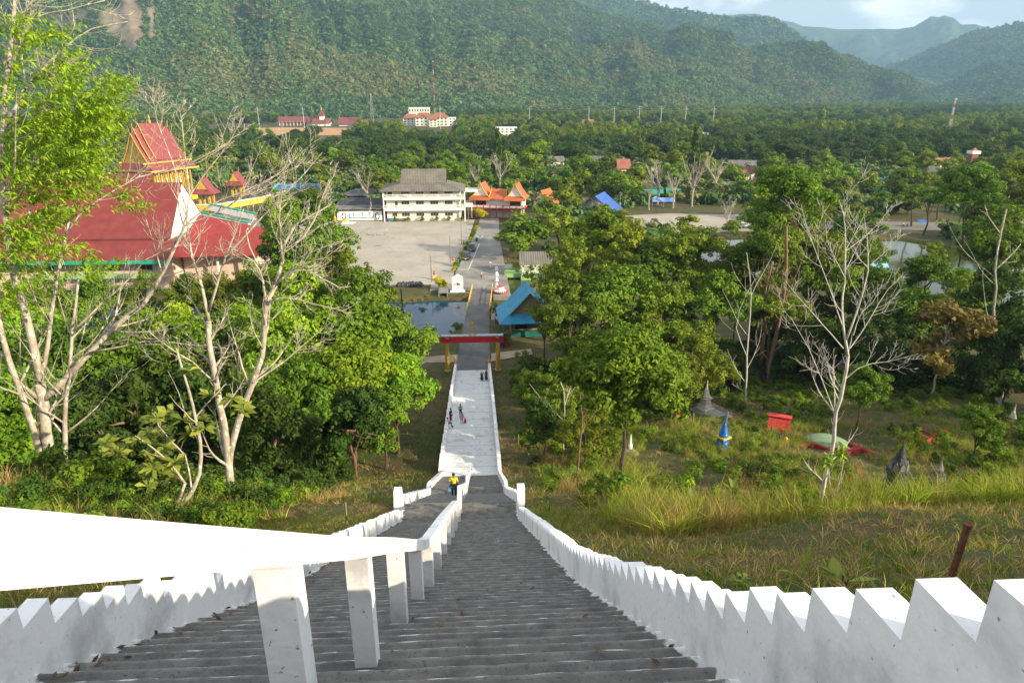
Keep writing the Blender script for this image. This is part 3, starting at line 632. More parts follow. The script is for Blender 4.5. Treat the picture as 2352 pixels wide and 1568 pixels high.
def thai_house():
    t = thing('stilt_house', 'red and white stilt house with two pointed gables and red balustrade', 'house', (9.6, 244.5, 0), rad(-14))
    b = MB(); b.bx(-8.6, 8.6, -3.0, 4, 3.4, 6.7); b.build('wall', WHITE2, t)
    b = MB(); b.bx(-8.2, 8.2, -3.4, 4, -.2, 2.6); b.build('base_wall', M('rubble_wall', (.30, .26, .2), (.5, .45, .36), .9, .95, .5), t)
    MB().bx(-9.4, 9.4, -5.4, 4.2, 3.1, 3.4).build('platform', M('red_timber', (.36, .03, .025), (.42, .05, .04), 1, .6), t)
    rt = bpy.data.materials['red_timber']
    for gx in (-6.2, 6.2):
        b = MB(); 
        for s in (-1, 1):
            q = [(3.6, 6.6), (2.5, 7.6), (1.3, 9.2), (.5, 10.6), (0, 11.5)]
            for k in range(4):
                (x0, z0), (x1, z1) = q[k], q[k + 1]; b.slab([(gx + s * x0, -3.9, z0), (gx + s * x0, 4.6, z0), (gx + s * x1, 4.6, z1), (gx + s * x1, -3.9, z1)][::-s], .15)
        r_ = b.build('roof', ORROOF, t)
        b = MB()
        for s in (-1, 1): b.tube([(gx + s * 3.9, -4.0, 6.5), (gx + s * 2.5, -4.0, 7.65), (gx + s * 1.3, -4.0, 9.3), (gx + s * .5, -4.0, 10.8), (gx, -4.0, 12.2)], [.2, .17, .15, .14, .05], 5)
        b.build('bargeboard', GOLD2, r_)
        MB().prism([(gx - 2.6, 7.4), (gx + 2.6, 7.4), (gx + 1.25, 9.1), (gx, 11.2), (gx - 1.25, 9.1)], 'y', -3.55, -3.35).build('gable_wall', WHITE2, t)
        b = MB(); b.slab([(gx - 3.9, -5.3, 6.1), (gx + 3.9, -5.3, 6.1), (gx + 3.5, -3.5, 7.3), (gx - 3.5, -3.5, 7.3)], .14); b.build('awning', ORROOF, t)
        MB().bx(gx - 1.9, gx + 1.9, -3.08, -2.98, 4.1, 5.9).build('opening', DARK, t)
    b = MB(); b.slab([(-3.0, -4.4, 6.4), (3.0, -4.4, 6.4), (2.7, -.5, 9.5), (-2.7, -.5, 9.5)], .15); b.slab([(2.7, -.5, 9.5), (3.0, 3.4, 6.4), (-3.0, 3.4, 6.4), (-2.7, -.5, 9.5)], .15); rm = b.build('roof', ORROOF, t)
    for s in (-1, 1): MB().tube([(s * 3.1, -4.6, 6.3), (s * 2.75, -.5, 9.7), (s * 2.75, -.4, 10.3)], .14, 5).build('bargeboard', GOLD2, rm)
    b = MB(); b.bx(-9.4, 9.4, -5.45, -5.3, 4.35, 4.5); b.bx(-9.4, 9.4, -5.45, -5.3, 3.4, 3.55)
    for k in range(9): x = -9.3 + k * 2.32; b.bx(x - .12, x + .12, -5.5, -5.26, 0, 4.7)
    b.build('balustrade', rt, t)
    b = MB()
    for k in range(70): x = -9.2 + k * .266; b.bx(x - .07, x + .07, -5.42, -5.33, 3.55, 4.35)
    b.build('baluster', WHITE2, t)
thai_house()
# ------------------------------------------------------------------ temple compound (left)
def hall():
    t = thing('temple_hall', 'broad hall with a huge dark red roof and white gable end, left edge', 'hall', (0, 0, 0))
    xr = -66.5; xl = -128
    b = MB(); b.bx(xl, xr - .5, 151.5, 178, -.3, 7.0); b.prism([(153.3, 10.6), (175.0, 10.6), (164, 21.2)], 'x', xr - .6, xr - .25); b.build('wall', PINKW, t)
    MB().prism([(153.6, 11.0), (174.6, 11.0), (164, 21.4)], 'x', xr - .22, xr - .05).build('gable_wall', WHITE2, t)
    b = MB(); b.slab([(xl, 153.2, 11.0), (xr, 153.2, 11.0), (xr, 164, 21.8), (xl, 164, 21.8)], .2); b.slab([(xr, 175.0, 11.0), (xl, 175.0, 11.0), (xl, 164, 21.8), (xr, 164, 21.8)], .2); b.build('roof', REDROOF, t)
    b = MB(); b.slab([(xl, 149.0, 7.2), (xr + 1.5, 149.0, 7.2), (xr + .8, 153.5, 10.7), (xl, 153.5, 10.7)], .2); b.build('lower_roof', REDROOF, t)
    b = MB(); b.bx(xl, xr + 1.5, 148.7, 148.95, 6.3, 7.1); b.build('fascia', GREENB, t)
    b = MB(); b.slab([(xl, 166, 20.6), (-77, 166, 20.6), (-77, 176, 22.6), (xl, 176, 22.6)], .3); b.build('upper_roof', REDROOF, t)
    b = MB(); b.slab([(xr + .2, 150.5, 7.4), (-46.5, 155.5, 6.6), (-47.5, 169, 9.6), (xr + .2, 171, 13.2)], .2); b.build('wing_roof', REDROOF2, t)
    b = MB(); b.bx(xr, -50, 158, 169, -.3, 6.4); b.build('wing_wall', PINKW, t)
    for x in (-58, -51): MB().bx(x - .2, x + .2, 155.6, 156, 0, 7).build('pillar', WHITE2, t)
    for x in (-72, -79, -86, -93): window(t, x, 4.2, 3.0, 1.3, 151.5, WHITE2, GLASS)
    b = MB(); b.bx(-96, -68, 149.6, 149.9, 2.9, 4.0); b.build('balcony', GREENP, t)
hall()
def roof_tier(b, y0, y1, zt, ze, hw, t=.2):
    for s in (-1, 1):
        q = [(0, zt), (hw * .46, zt - (zt - ze) * .52), (hw, ze)]
        for k in range(2):
            (x0, z0), (x1, z1) = q[k], q[k + 1]; b.slab([(s * x0, y0, z0), (s * x1, y0, z1), (s * x1, y1, z1), (s * x0, y1, z0)][::s], t)
def chofa(b, y, z, k=1.0, dy=-1): b.tube([(0, y, z - .3 * k), (0, y + dy * .6 * k, z + .7 * k), (0, y + dy * .35 * k, z + 1.5 * k), (0, y + dy * .9 * k, z + 2.6 * k)], [.22 * k, .2 * k, .14 * k, .03], 5)
def temple():
    t = thing('temple', 'golden temple with steep tiered red roofs behind the hall', 'temple', (-127.0, 290, 0), rad(-26), scale=(.95, .66, 1.0))
    tr = M('temple_roof_tiles', (.20, .045, .048), (.25, .065, .065), .4, .6)
    b = MB(); b.bx(-6.2, 6.2, -11, 11, -.3, 15.2); b.build('wall', GOLD2, t)
    MB().bx(-10, 10, -15, 15, -.3, 1.8).build('plinth', YELP, t)
    for s in (-1, 1):
        for k in range(9): MB().lathe([(.6, 1.8), (.5, 2.2), (.48, 12), (.75, 12.8)], 8, (s * 8.2, -13.2 + k * 3.3, 0)).build('column', GOLD, t)
    for k in (-1, 0, 1): MB().lathe([(.6, 1.8), (.5, 2.2), (.48, 12), (.75, 12.8)], 8, (k * 4, -13.2, 0)).build('column', GOLD, t)
    for k in range(6): window(t, -8 + k * 3.3, 4.5, 1.4, 4.6, 6.2, WHITE2, WHITE2, side='x+', bars=0)
    MB().bx(-1.2, 1.2, -11.1, -10.98, 1.8, 7).build('door', DARK, t)
    b = MB(); roof_tier(b, -8.5, 8.5, 30.0, 16.8, 7.4); o = b.build('roof', tr, t)
    b = MB(); roof_tier(b, -12, 12, 28.3, 16.2, 7.2); b.build('roof', tr, t)
    b = MB(); roof_tier(b, -14.5, 14.5, 26.4, 15.6, 7.0); b.build('roof', tr, t)
    b = MB()
    for s in (-1, 1): b.slab([(s * 6.4, -16, 15.8), (s * 10.6, -16, 12.9), (s * 10.6, 16, 12.9), (s * 6.4, 16, 15.8)][::s], .25)
    for y, s in ((-15, -1), (15, 1)): b.slab([(-10.6, y + s * 2.6, 12.9), (10.6, y + s * 2.6, 12.9), (6.6, y - s * .3, 15.8), (-6.6, y - s * .3, 15.8)][::-s], .25)
    b.build('skirt_roof', tr, t)
    b = MB()
    for z, x in ((12.75, 10.7), (15.55, 6.9)):
        for s in (-1, 1): b.bx(s * x - .2, s * x + .2, -17.6, 17.6, z - .35, z + .25)
        b.bx(-x, x, -17.9, -17.5, z - .35, z + .25) if z < 13 else b.bx(-x, x, -15.1, -14.7, z - .35, z + .25)
    for y, zt, ze, hw in ((-8.6, 30, 16.8, 7.4), (-12.1, 28.3, 16.2, 7.2), (-14.6, 26.4, 15.6, 7.0)):
        for s in (-1, 1): b.tube([(0, y, zt + .2), (s * hw * .46, y, zt - (zt - ze) * .52 + .2), (s * hw, y, ze + .2)], .28, 5)
    b.build('gold_trim', GOLD2, t)
    MB().prism([(-6.6, 15.6), (6.6, 15.6), (3.1, 20.6), (0, 26.0), (-3.1, 20.6)], 'y', -14.2, -14.0).build('pediment', GOLD2, t)
    for y, z in ((-8.6, 30.2), (-12.1, 28.5), (-14.6, 26.6), (8.6, 30.2), (12.1, 28.5)):
        b = MB(); chofa(b, y, z, 1.0, -1 if y < 0 else 1); b.build('finial', GOLD, t)
    b = MB(); b.lathe([(.5, 29.8), (.8, 30.6), (.4, 31.2), (.5, 32), (.1, 33.2)], 8); b.build('finial', GOLD, t)
temple()
def small_gate(loc, k, lab):
    t = thing('gate_pavilion', lab, 'pavilion', loc, rad(-6), scale=k)
    tr = bpy.data.materials['temple_roof_tiles']
    b = MB()
    for x in (-1.8, 1.8):
        for y in (-1.6, 1.6): b.bx(x - .35, x + .35, y - .35, y + .35, 0, 5)
    b.build('column', GOLD2, t); b = MB(); roof_tier(b, -2.6, 2.6, 10.2, 6.4, 2.4); b.build('roof', tr, t)
    b = MB()
    for s in (-1, 1): b.slab([(s * 2.0, -3.2, 6.5), (s * 4.2, -3.2, 4.9), (s * 4.2, 3.2, 4.9), (s * 2.0, 3.2, 6.5)][::s], .2)
    b.slab([(-4.2, -3.9, 4.9), (4.2, -3.9, 4.9), (2.2, -2.5, 6.5), (-2.2, -2.5, 6.5)], .2); b.build('skirt_roof', tr, t)
    MB().prism([(-2.2, 6.4), (2.2, 6.4), (0, 9.9)], 'y', -2.5, -2.3).build('pediment', GOLD2, t)
    b = MB(); chofa(b, -2.6, 10.3, .6); chofa(b, 2.6, 10.3, .6, 1); b.build('finial', GOLD, t)
small_gate((-99.5, 300, 0), 1.0, 'small red roofed gate pavilion by the blue and green carport')
p = AY(470, 425, 272); small_gate((p[0], 272, 0), 1.05, 'small red roofed gate pavilion beside the golden temple')
def temple_walls():
    t = thing('temple_wall', 'yellow perimeter wall with white coping around the temple yard', 'wall', (0, 0, 0))
    pts = [(-120, 262), (-96, 262), (-84, 282), (-80, 300)]
    b = MB(); c = MB()
    for (x0, y0), (x1, y1) in zip(pts[:-1], pts[1:]):
        L_ = math.hypot(x1 - x0, y1 - y0); a = math.atan2(y1 - y0, x1 - x0); m = ((x0 + x1) / 2, (y0 + y1) / 2)
        b.box((m[0], m[1], .9), (L_, .5, 2.0), a); c.box((m[0], m[1], 2.1), (L_ + .3, .8, .35), a)
    b.build('panel', YELP, t); c.build('coping', WHITE2, t)
    t = thing('stair_balustrade', 'white and green sloping balustrade left of the shed roof', 'balustrade', (0, 0, 0))
    for (x0, y0, z0, x1, y1, z1) in ((-92, 246, 4.4, -70, 238, 1.2), (-94, 237, 3.4, -74, 229, .6)):
        MB().slab([(x0, y0, z0), (x1, y1, z1), (x1 + .3, y1 + .9, z1), (x0 + .3, y0 + .9, z0)], 2.0).build('side_wall', WHITE2, t)
        MB().slab([(x0, y0, z0 + .5), (x1, y1, z1 + .5), (x1 + .3, y1 + .9, z1 + .5), (x0 + .3, y0 + .9, z0 + .5)], .4).build('coping', GREENB, t)
    sheet('temple_yard', [(-122, 264), (-62, 240), (-62, 228), (-60, 200), (-98, 200), (-130, 240)], .01, CONC)
temple_walls()
# ------------------------------------------------------------------ pavilion, hut, sign, planter ...
def pavilion():
    t = thing('waterside_pavilion', 'pale green pavilion with grey tiled roof standing over the pond', 'pavilion', (14.9, 161.3, 0))
    MB().bx(-3.4, 3.6, -3.2, 3.2, -1.6, .25).build('base', GREENP, t)
    b = MB()
    for x in (-2.9, 0, 3.1):
        for y in (-2.7, 2.7): b.bx(x - .17, x + .17, y - .17, y + .17, .25, 3.3)
    b.build('post', WHITE2, t)
    b = MB(); b.bx(-3.2, 3.4, -3.1, -2.9, 1.05, 1.2); b.bx(-3.2, 3.4, 2.9, 3.1, 1.05, 1.2); b.bx(-3.2, -3.0, -2.9, 2.9, 1.05, 1.2)
    for k in range(22): x = -3.1 + k * .3; b.bx(x - .06, x + .06, -3.06, -2.94, .25, 1.05); b.bx(x - .06, x + .06, 2.94, 3.06, .25, 1.05)
    b.build('balustrade', WHITE2, t)
    b = MB(); b.slab([(-3.9, -4.0, 3.1), (4.1, -4.0, 3.1), (4.0, 0, 5.3), (-3.8, 0, 5.3)], .15); b.slab([(4.0, 0, 5.3), (4.1, 4.0, 3.1), (-3.9, 4.0, 3.1), (-3.8, 0, 5.3)], .15); b.build('roof', GREYROOF, t)
    MB().prism([(-3.6, 3.1), (3.6, 3.1), (0, 5.1)], 'x', -3.5, -3.35).build('gable_wall', WHITE2, t)
    t = thing('footway', 'pale green railed walkway leading to the waterside pavilion', 'walkway', (9.8, 160.6, 0))
    MB().bx(-2.2, 1.68, -1.2, 1.2, -.6, .2).build('deck', GREENP, t)
    for y in (-1.15, 1.15):
        b = MB(); b.bx(-2.2, 1.6, y - .08, y + .08, 1.0, 1.2); b.bx(-2.2, 1.6, y - .08, y + .08, .2, .36)
        for k in range(13): x = -2.15 + k * .31; b.bx(x - .05, x + .05, y - .05, y + .05, .36, 1.0)
        b.build('balustrade', GREENP, t)
pavilion()
def hut():
    t = thing('pond_hut', 'tan hut with a steep bright blue sheet roof beside the pond', 'hut', (10.2, 119.6, 0), rad(2))
    b = MB(); b.bx(-3.3, 3.3, -2.6, 4.5, -.4, 3.6); b.prism([(-3.3, 3.6), (3.3, 3.6), (0, 7.3)], 'y', -2.6, 4.5); b.build('wall', M('tan_wall', (.26, .20, .12), (.34, .27, .17), 1, .9), t)
    b = MB()
    for s in (-1, 1):
        b.slab([(0, -3.2, 7.8), (s * 3.6, -3.2, 3.9), (s * 3.6, 5.4, 3.9), (0, 5.4, 7.8)][::s], .1)
        b.slab([(s * 3.6, -2.7, 3.88), (s * 5.6, -4.6, 2.5), (s * 5.6, 5.6, 2.5), (s * 3.6, 5.4, 3.88)][::s], .1)
    rf = b.build('roof', BLUEROOF, t)
    for s in (-1, 1): MB().tube([(0, -3.3, 7.86), (s * 3.65, -3.3, 3.95)], .16, 4).build('bargeboard', CYANROOF, rf)
    b = MB(); b.slab([(-5.5, -4.7, 2.55), (5.5, -4.7, 2.55), (3.7, -2.7, 3.8), (-3.7, -2.7, 3.8)], .1); b.build('porch_roof', BLUEROOF, t)
    MB().bx(-2.6, -.4, -2.68, -2.58, .9, 2.5).build('opening', DARK, t)
    b = MB(); b.bx(-3.4, 2.0, -4.2, -3.5, -.2, .95); b.build('counter', M('dark_teal', (.01, .10, .085), (.03, .16, .12), 2, .7), t)
    for x in (-4.8, 4.8): MB().bx(x - .08, x + .08, -4.3, -4.1, -.3, 2.6).build('post', WOODP, t)
hut()
def sign():
    t = thing('monument_sign', 'white pointed monument board with grey writing and a black pointing hand', 'sign', (-3.3, 145.6, .03))
    MB().bx(-1.7, 1.6, -.75, .5, 0, .22).build('base', WHITE, t)
    MB().prism([(-1.22, .22), (1.22, .22), (1.22, 3.2), (0, 3.95), (-1.22, 3.2)], 'y', -.25, .25).build('slab', WHITE, t)
    ink = M('grey_lettering', (.24, .25, .28), None, 2, .7); r = random.Random(8)
    for z0, sz, n in ((2.45, .34, 6), (.85, .20, 11)):
        b = MB()
        for k in range(n):
            x = -.95 + 1.9 * k / (n - 1); p = []
            for q in range(5): p.append((x + r.uniform(-.09, .09), -.27, z0 + sz * q / 4 + r.uniform(-.04, .04)))
            b.tube(p, .018, 4)
        b.build('lettering', ink, t)
    b = MB(); b.bx(-.85, -.15, -.285, -.252, 1.62, 1.76); b.bx(-.15, .42, -.285, -.252, 1.52, 1.86); b.bx(.42, .62, -.285, -.252, 1.58, 1.8)
    b.prism([(-.02, 1.86), (.14, 1.86), (.02, 2.25), (-.06, 2.2)], 'y', -.285, -.252); b.build('pointing_hand', BLACK, t)
sign()
def small_items():
    t = thing('planter', 'round red and white planter on the quay beside the bridge', 'planter', (6.0, 144.0, .04))
    MB().lathe([(1.0, 0), (1.5, .35), (1.55, .55), (1.1, .6)], 16).build('basin', WHITE, t)
    b = MB()
    for k in range(20): a = 2 * math.pi * k / 20; b.box((1.5 * math.cos(a), 1.5 * math.sin(a), .45), (.22, .3, .36), a + math.pi / 2)
    b.build('petals', REDTOMB, t); MB().lathe([(.75, .6), (.85, 1.0), (.8, 1.45), (.6, 1.5)], 14).build('drum', WHITE, t)
    MB().lathe([(.82, 1.453), (.86, 1.55), (.5, 1.6)], 14).build('rim', REDTOMB, t)
    words = ['by the round planter', 'second from the round planter', 'third from the round planter', 'farthest from the round planter']
    b0 = None
    for k in range(4):
        y = 148.8 + k * 5.2; x = 5.35 + k * .17; lb = 'white bollard on the yard edge, ' + words[k]
        if b0 is None:
            b0 = thing('bollard', lb, 'bollard', (x, y, .04), 0, 'white bollards along the quay')
            MB().lathe([(.36, 0), (.40, .3), (.36, .6), (.24, .85), (.05, .95)], 12).build('post', WHITE, b0); MB().lathe([(.5, 0), (.5, .12)], 12).build('foot', WHITE2, b0)
        else: dup(b0, (x, y, .04), 0, lb)
    for nm, x, m, lb in (('red', 5.9, REDP, 'red rubbish bin on grass behind the gate'), ('blue', 5.0, M('blue_bin', (.02, .06, .30), None, 2, .5), 'blue rubbish bin next to the red bin')):
        t = thing('rubbish_bin', lb, 'bin', (x, 110.6, -.1)); MB().box((0, 0, .55), (.62, .62, 1.1), 0, 1.15).build('tub', m, t); MB().box((0, 0, 1.13), (.8, .8, .08)).build('lid', m, t)
    for x, y, m, lb in ((-30.2, 234.6, TEAL, 'teal bin left of the purple bin by the cream building'), (-29.2, 234.6, M('purple_bin', (.07, .04, .25), None, 2, .5), 'purple bin between two teal bins'), (-28.2, 234.6, TEAL, 'teal bin right of the purple bin'), (1.1, 199.5, M('green_bin', (.01, .10, .06), None, 2, .5), 'green bin on the kerb behind the parked cars')):
        t = thing('rubbish_bin', lb, 'bin', (x, y, .03)); MB().box((0, 0, .5), (.66, .6, 1.0), 0, 1.12).build('tub', m, t); MB().box((0, 0, 1.03), (.8, .72, .07)).build('lid', m, t)
    t = thing('flag', 'small red flag on a thin pole beside the road', 'flag', (4.1, 120.5, -.1))
    MB().tube([(0, 0, 0), (0, 0, 2.4)], .03, 5).build('pole', STEEL, t)
    MB().prism([(0, 2.35), (.55, 1.2), (.75, .7), (.15, .9), (.03, 1.3)], 'y', -.02, .02).build('cloth', REDP, t)
    t = thing('plastic_chair', 'white plastic chair by the near end of the bridge', 'chair', (4.6, 128.0, 0))
    MB().bx(-.24, .24, -.22, .22, .42, .47).build('seat', WHITE, t); MB().bx(-.24, .24, .2, .25, .47, .95).build('backrest', WHITE, t)
    for x in (-.2, .2):
        for y in (-.18, .18): MB().bx(x - .03, x + .03, y - .03, y + .03, 0, .42).build('leg', WHITE, t)
    # utility poles
    poles = [(-5.7, 172.3, 7.2, 'concrete pole beside the parked cars'), (-9.5, 153.9, 6.4, 'concrete pole behind the yellow flowering bush'), (-3.3, 196.5, 6.5, 'concrete pole on the grass strip by the lot'), (-1.5, 226, 7.5, 'concrete pole at the corner of the cream building'), (8.1, 240, 7.5, 'concrete pole in front of the red stilt house'), (-67.0, 283, 7.5, 'concrete pole by the hedge at the carport'), (52.5, 243.5, 8.5, 'concrete pole at the blue roofed pavilion'), (42, 240.5, 7.0, 'shorter concrete pole left of the blue roofed pavilion')]
    for x, y, h, lb in poles:
        t = thing('utility_pole', lb, 'pole', (x, y, -.1), 0, 'utility poles'); MB().tube([(0, 0, 0), (0, 0, h)], [.14, .09], 7).build('shaft', CONC, t); (MB().bx(-.7, .7, -.06, .06, h - .6, h - .48).build('crossarm', WOODP, t) if y > 236 else MB().lathe([(.1, 0), (.1, .06)], 7, (0, 0, h)).build('cap', STEEL, t))
    p = GT(929, 757); t = thing('timber_post', 'tall dark timber post on the pond bank with a slack cable', 'pole', (p[0], p[1], p[2] - .2))
    MB().tube([(0, 0, 0), (-.25, 0, 8.6)], [.17, .11], 7).build('shaft', RUST, t)
    c = [(-.1 + 9.0 * k / 8, 9 * k / 8, 3.6 + 1.8 * (k / 8) ** 2 + .9 * k / 8) for k in range(9)]; MB().tube(c, .035, 4).build('cable', WOODP, t)
    MB().tube([(-.1, 0, 3.5), (-4, -1, 2.0), (-8, -2, 1.2)], .03, 4).build('cable', STEEL, t)
    MB().box((.25, -.2, 4.0), (.35, .3, .3)).build('insulator', WHITE2, t)
    # spirit statues on the grass strip, bench, pots
    for k, (x, y) in enumerate(((-4.9, 170.5), (-2.6, 190.0), (-8.9, 156.3))):
        t = thing('shrine_figure', ['small orange shrine post beside the parked cars', 'small orange shrine post on the grass behind the cars', 'small orange shrine post by the yellow bush'][k], 'shrine', (x, y, -.05))
        MB().box((0, 0, .6), (.7, .7, 1.2)).build('pedestal', PINKW, t); MB().lathe([(.3, 1.2), (.38, 1.5), (.2, 1.9), (.22, 2.1), (.03, 2.4)], 8).build('figure', M('orange_cloth%d' % k, (.34, .15, .06), None, 2, .8), t)
    t = thing('bench', 'brown bench against the cream building between two clipped shrubs', 'bench', (-24.2, 234.6, .02)); MB().bx(-2.0, 2.0, -.25, .25, .42, .5).build('seat', WOODP, t); MB().bx(-2.0, 2.0, .22, .3, .5, .95).build('backrest', WOODP, t)
    for x in (-1.8, 1.8): MB().bx(x - .06, x + .06, -.2, .2, 0, .42).build('leg', CONC, t)
    t = thing('naga_statue', 'golden serpent statue at the left corner of the shed', 'statue', (-47.0, 235.4, 0)); MB().tube([(0, 0, 0), (.2, 0, 1.2), (-.1, 0, 2.2), (.2, 0, 3.2), (.1, -.2, 3.9)], [.5, .42, .36, .3, .06], 8).build('body', GOLD, t); MB().box((0, 0, .15), (1.4, 1.2, .4)).build('plinth', YELP, t)
    t = thing('float_heap', 'orange and yellow covered heap beside the shed banner', 'heap', (-43.0, 232.6, 0)); MB().lathe([(1.7, 0), (1.5, .7), (.9, 1.2), (.2, 1.4)], 9).build('cover', M('orange_sheet', (.62, .26, .04), (.7, .45, .1), .8, .7), t)
    t = thing('boat_hull', 'upturned white hull lying on the lot by the shed', 'boat', (-41.6, 230.9, .02)); MB().prism([(-2.4, 0), (1.6, 0), (2.6, .5), (-2.0, .6)], 'y', -.6, .6).build('hull', WHITE, t)
    t = thing('rock_pile', 'low dark rocks at the edge of the lot above the pond', 'rocks', (-14.3, 151.0, -.1))
    r = random.Random(3); b = MB()
    for k in range(7): b.lathe([(.8, 0), (.9, .3), (.6, .8), (.1, 1.0 + r.random() * .3)], 6, (k * .75 - 2.2, r.uniform(-.3, .3), 0), r.random() * 3)
    b.build('rock', DSTONE, t)
    for x in (-20.0, -24.6): pass
    t = thing('litter_trough', 'grey twin litter drums on the grass bank above the pond', 'drums', (-19.6, 148.8, .1)); b = MB(); b.lathe([(.5, 0), (.55, .9)], 10, (-.6, 0, 0)); b.lathe([(.5, 0), (.55, .9)], 10, (.6, 0, 0)); b.build('drum', DSTONE, t)
    t = thing('culvert', 'concrete culvert mouth in the bank below the monument board', 'culvert', (-6.4, 142.6, -.9)); b = MB(); b.bx(-1.0, -.8, 0, 4, 0, 1.4); b.bx(.8, 1.0, 0, 4, 0, 1.4); b.bx(-1, 1, 0, 4, 1.4, 1.6); b.build('frame', CONC, t); MB().bx(-.8, .8, .6, .7, 0, 1.4).build('opening', DARK, t)
    t = thing('retaining_wall', 'grey concrete retaining wall under the monument board', 'wall', (-2.6, 144.4, -1.4)); MB().bx(-3.0, 2.2, 0, .5, 0, 1.44).build('panel', CONC, t)
small_items()
# ------------------------------------------------------------------ cars
def car(name, label, loc, rz, paint, group=None, L_=4.7, H_=1.78):
    t = thing(name, label, 'car', loc, rz, group); hw = .93
    def loftbox(b, secs):                                         # secs: (y, halfwidth, z0, z1)
        n = len(b.v)
        for (y, w, z0, z1) in secs: b.v += [(-w, y, z0), (w, y, z0), (w, y, z1), (-w, y, z1)]
        for i in range(len(secs) - 1):
            for k in range(4): b.face((n + i * 4 + k, n + i * 4 + (k + 1) % 4, n + i * 4 + 4 + (k + 1) % 4, n + i * 4 + 4 + k))
        b.face((n, n + 1, n + 2, n + 3)); e = n + 4 * (len(secs) - 1); b.face((e + 3, e + 2, e + 1, e)); return b
    f, r = -L_ / 2, L_ / 2
    loftbox(MB(), [(f, .80, .42, .82), (f + .15, .90, .32, .95), (f + 1.15, hw, .28, 1.08), (r - .2, hw, .28, 1.10), (r, .86, .40, 1.0)]).build('body', paint, t)
    loftbox(MB(), [(f + 1.0, .80, 1.075, 1.10), (f + 1.75, .72, 1.08, H_ - .06), (r - .75, .72, 1.09, H_ - .05), (r - .15, .80, 1.09, 1.14)]).build('window', GLASS, t)
    loftbox(MB(), [(f + 1.70, .70, H_ - .07, H_ - .02), (f + 2.2, .74, H_ - .07, H_), (r - .7, .72, H_ - .07, H_)]).build('roof', paint, t)
    for s in (-1, 1):
        for y in (f + .85, r - .85):
            b = MB(); w = [(0.0, .34)]; b.tube([(s * .72, y, .35), (s * .95, y, .35)], .35, 14); o = b.build('wheel', BLACK, t)
            MB().tube([(s * .951, y, .35), (s * .965, y, .35)], .2, 10).build('rim', STEEL, o)
        MB().box((s * .66, f + .04, .76), (.32, .12, .17)).build('headlight', STEEL, t); MB().box((s * 1.03, f + 1.35, 1.15), (.18, .12, .14)).build('mirror', paint, t)
    MB().box((0, f - .005, .72), (.9, .04, .16)).build('grille', STEEL, t); MB().box((0, f - .02, .50), (.45, .03, .13)).build('number_plate', WHITE2, t)
    return t
def cp(n, c, s=.5): 
    return M(n, c, tuple(min(1, k * 1.1) for k in c), 1, .25, spec=s)
NAVY = cp('navy_car_paint', (.012, .014, .022)); 
car('parked_car', 'dark sport utility car with bright headlights, nearest on the kerb lane', (-1.7, 177.0, .04), rad(-5), NAVY, 'cars parked along the kerb')
car('parked_car', 'dark car with pale roof parked behind the nearest dark car', (-.35, 187.5, .04), rad(-5), cp('black_car_paint', (.015, .016, .018)), 'cars parked along the kerb', H_=1.72)
car('parked_car', 'dark grey car on the far yard behind the big trees', (60.5, 224.5, .03), rad(0), cp('grey_car_paint', (.03, .035, .045)))
car('parked_car', 'silver car half hidden behind a bare tree by the pond', (87.5, 217, .03), rad(25), cp('silver_car_paint', (.45, .47, .5)), L_=4.3, H_=1.5)
car('parked_car', 'white pick-up parked under the striped carport', (-70.5, 297.5, .02), rad(62), cp('white_car_paint', (.7, .7, .7)))
def carport():
    t = thing('carport', 'barrel-roofed carport striped blue and green behind the lot', 'carport', (-75, 302, 0), rad(2)); n = 10
    for k in range(n):
        b = MB(); x0 = -9.5 + 19 * k / n; x1 = x0 + 19 / n
        for j in range(6):
            a0, a1 = math.pi * j / 6, math.pi * (j + 1) / 6
            b.slab([(x0, -3.2 * math.cos(a0), 2.9 + 1.9 * math.sin(a0)), (x1, -3.2 * math.cos(a0), 2.9 + 1.9 * math.sin(a0)), (x1, -3.2 * math.cos(a1), 2.9 + 1.9 * math.sin(a1)), (x0, -3.2 * math.cos(a1), 2.9 + 1.9 * math.sin(a1))], .05)
        b.build('canopy_panel', BLUETARP if k % 2 else TEAL, t)
    b = MB()
    for x in (-9, -3, 3, 9):
        for y in (-3, 3): b.tube([(x, y, 0), (x, y, 3)], .07, 5)
    b.build('post', STEEL, t)
carport()
def tent(loc, rz, w, d, label, m=BLUETARP, h=2.2, rh=1.2):
    t = thing('canopy_tent', label, 'tent', loc, rz); gable_roof(w, d, h, rh, .1, .05).build('canopy', m, t); b = MB()
    for x in (-w / 2, 0, w / 2):
        for y in (-d / 2, d / 2): b.tube([(x, y, 0), (x, y, h)], .05, 5)
    b.build('post', STEEL, t)
tent((73, 262, 0), rad(-4), 8.5, 4, 'blue and white canopy tent among tall trees on the far yard', M('blue_white_tarp', (.10, .2, .5), (.35, .45, .65), .15, .6, stripes=(0, 8, (.04, .12, .45), .8)))
house('blue_roof_pavilion', 'white hall with a wide bright blue roof behind the pond trees', 'pavilion', (45.5, 246, 0), rad(-24), 10, 9, 3.0, 4.2, 2.2, WHITE2, BLUETARP, 'y', 2, False)
for a in [((74, 284, 0), 8, 6, TEAL, 'market stall with a teal roof left of the blue tent'), ((97, 281, 0), 9, 6, M('teal_blue_sheet', (.015, .15, .22), None, .5, .5), 'market stall with a teal blue roof right of the tall bare trees'), ((112, 284, 0), 6, 5, BLUETARP, 'small blue stall by the grey sheds'), ((84, 287, 0), 5, 5, TEAL, 'small teal stall between two market stalls')]:
    house('market_stall', a[4], 'stall', a[0], rad(-8), a[1], a[2], 2.3, 1.4, .7, WHITE2, a[3], 'x', 2, True, 'market stalls by the far yard')
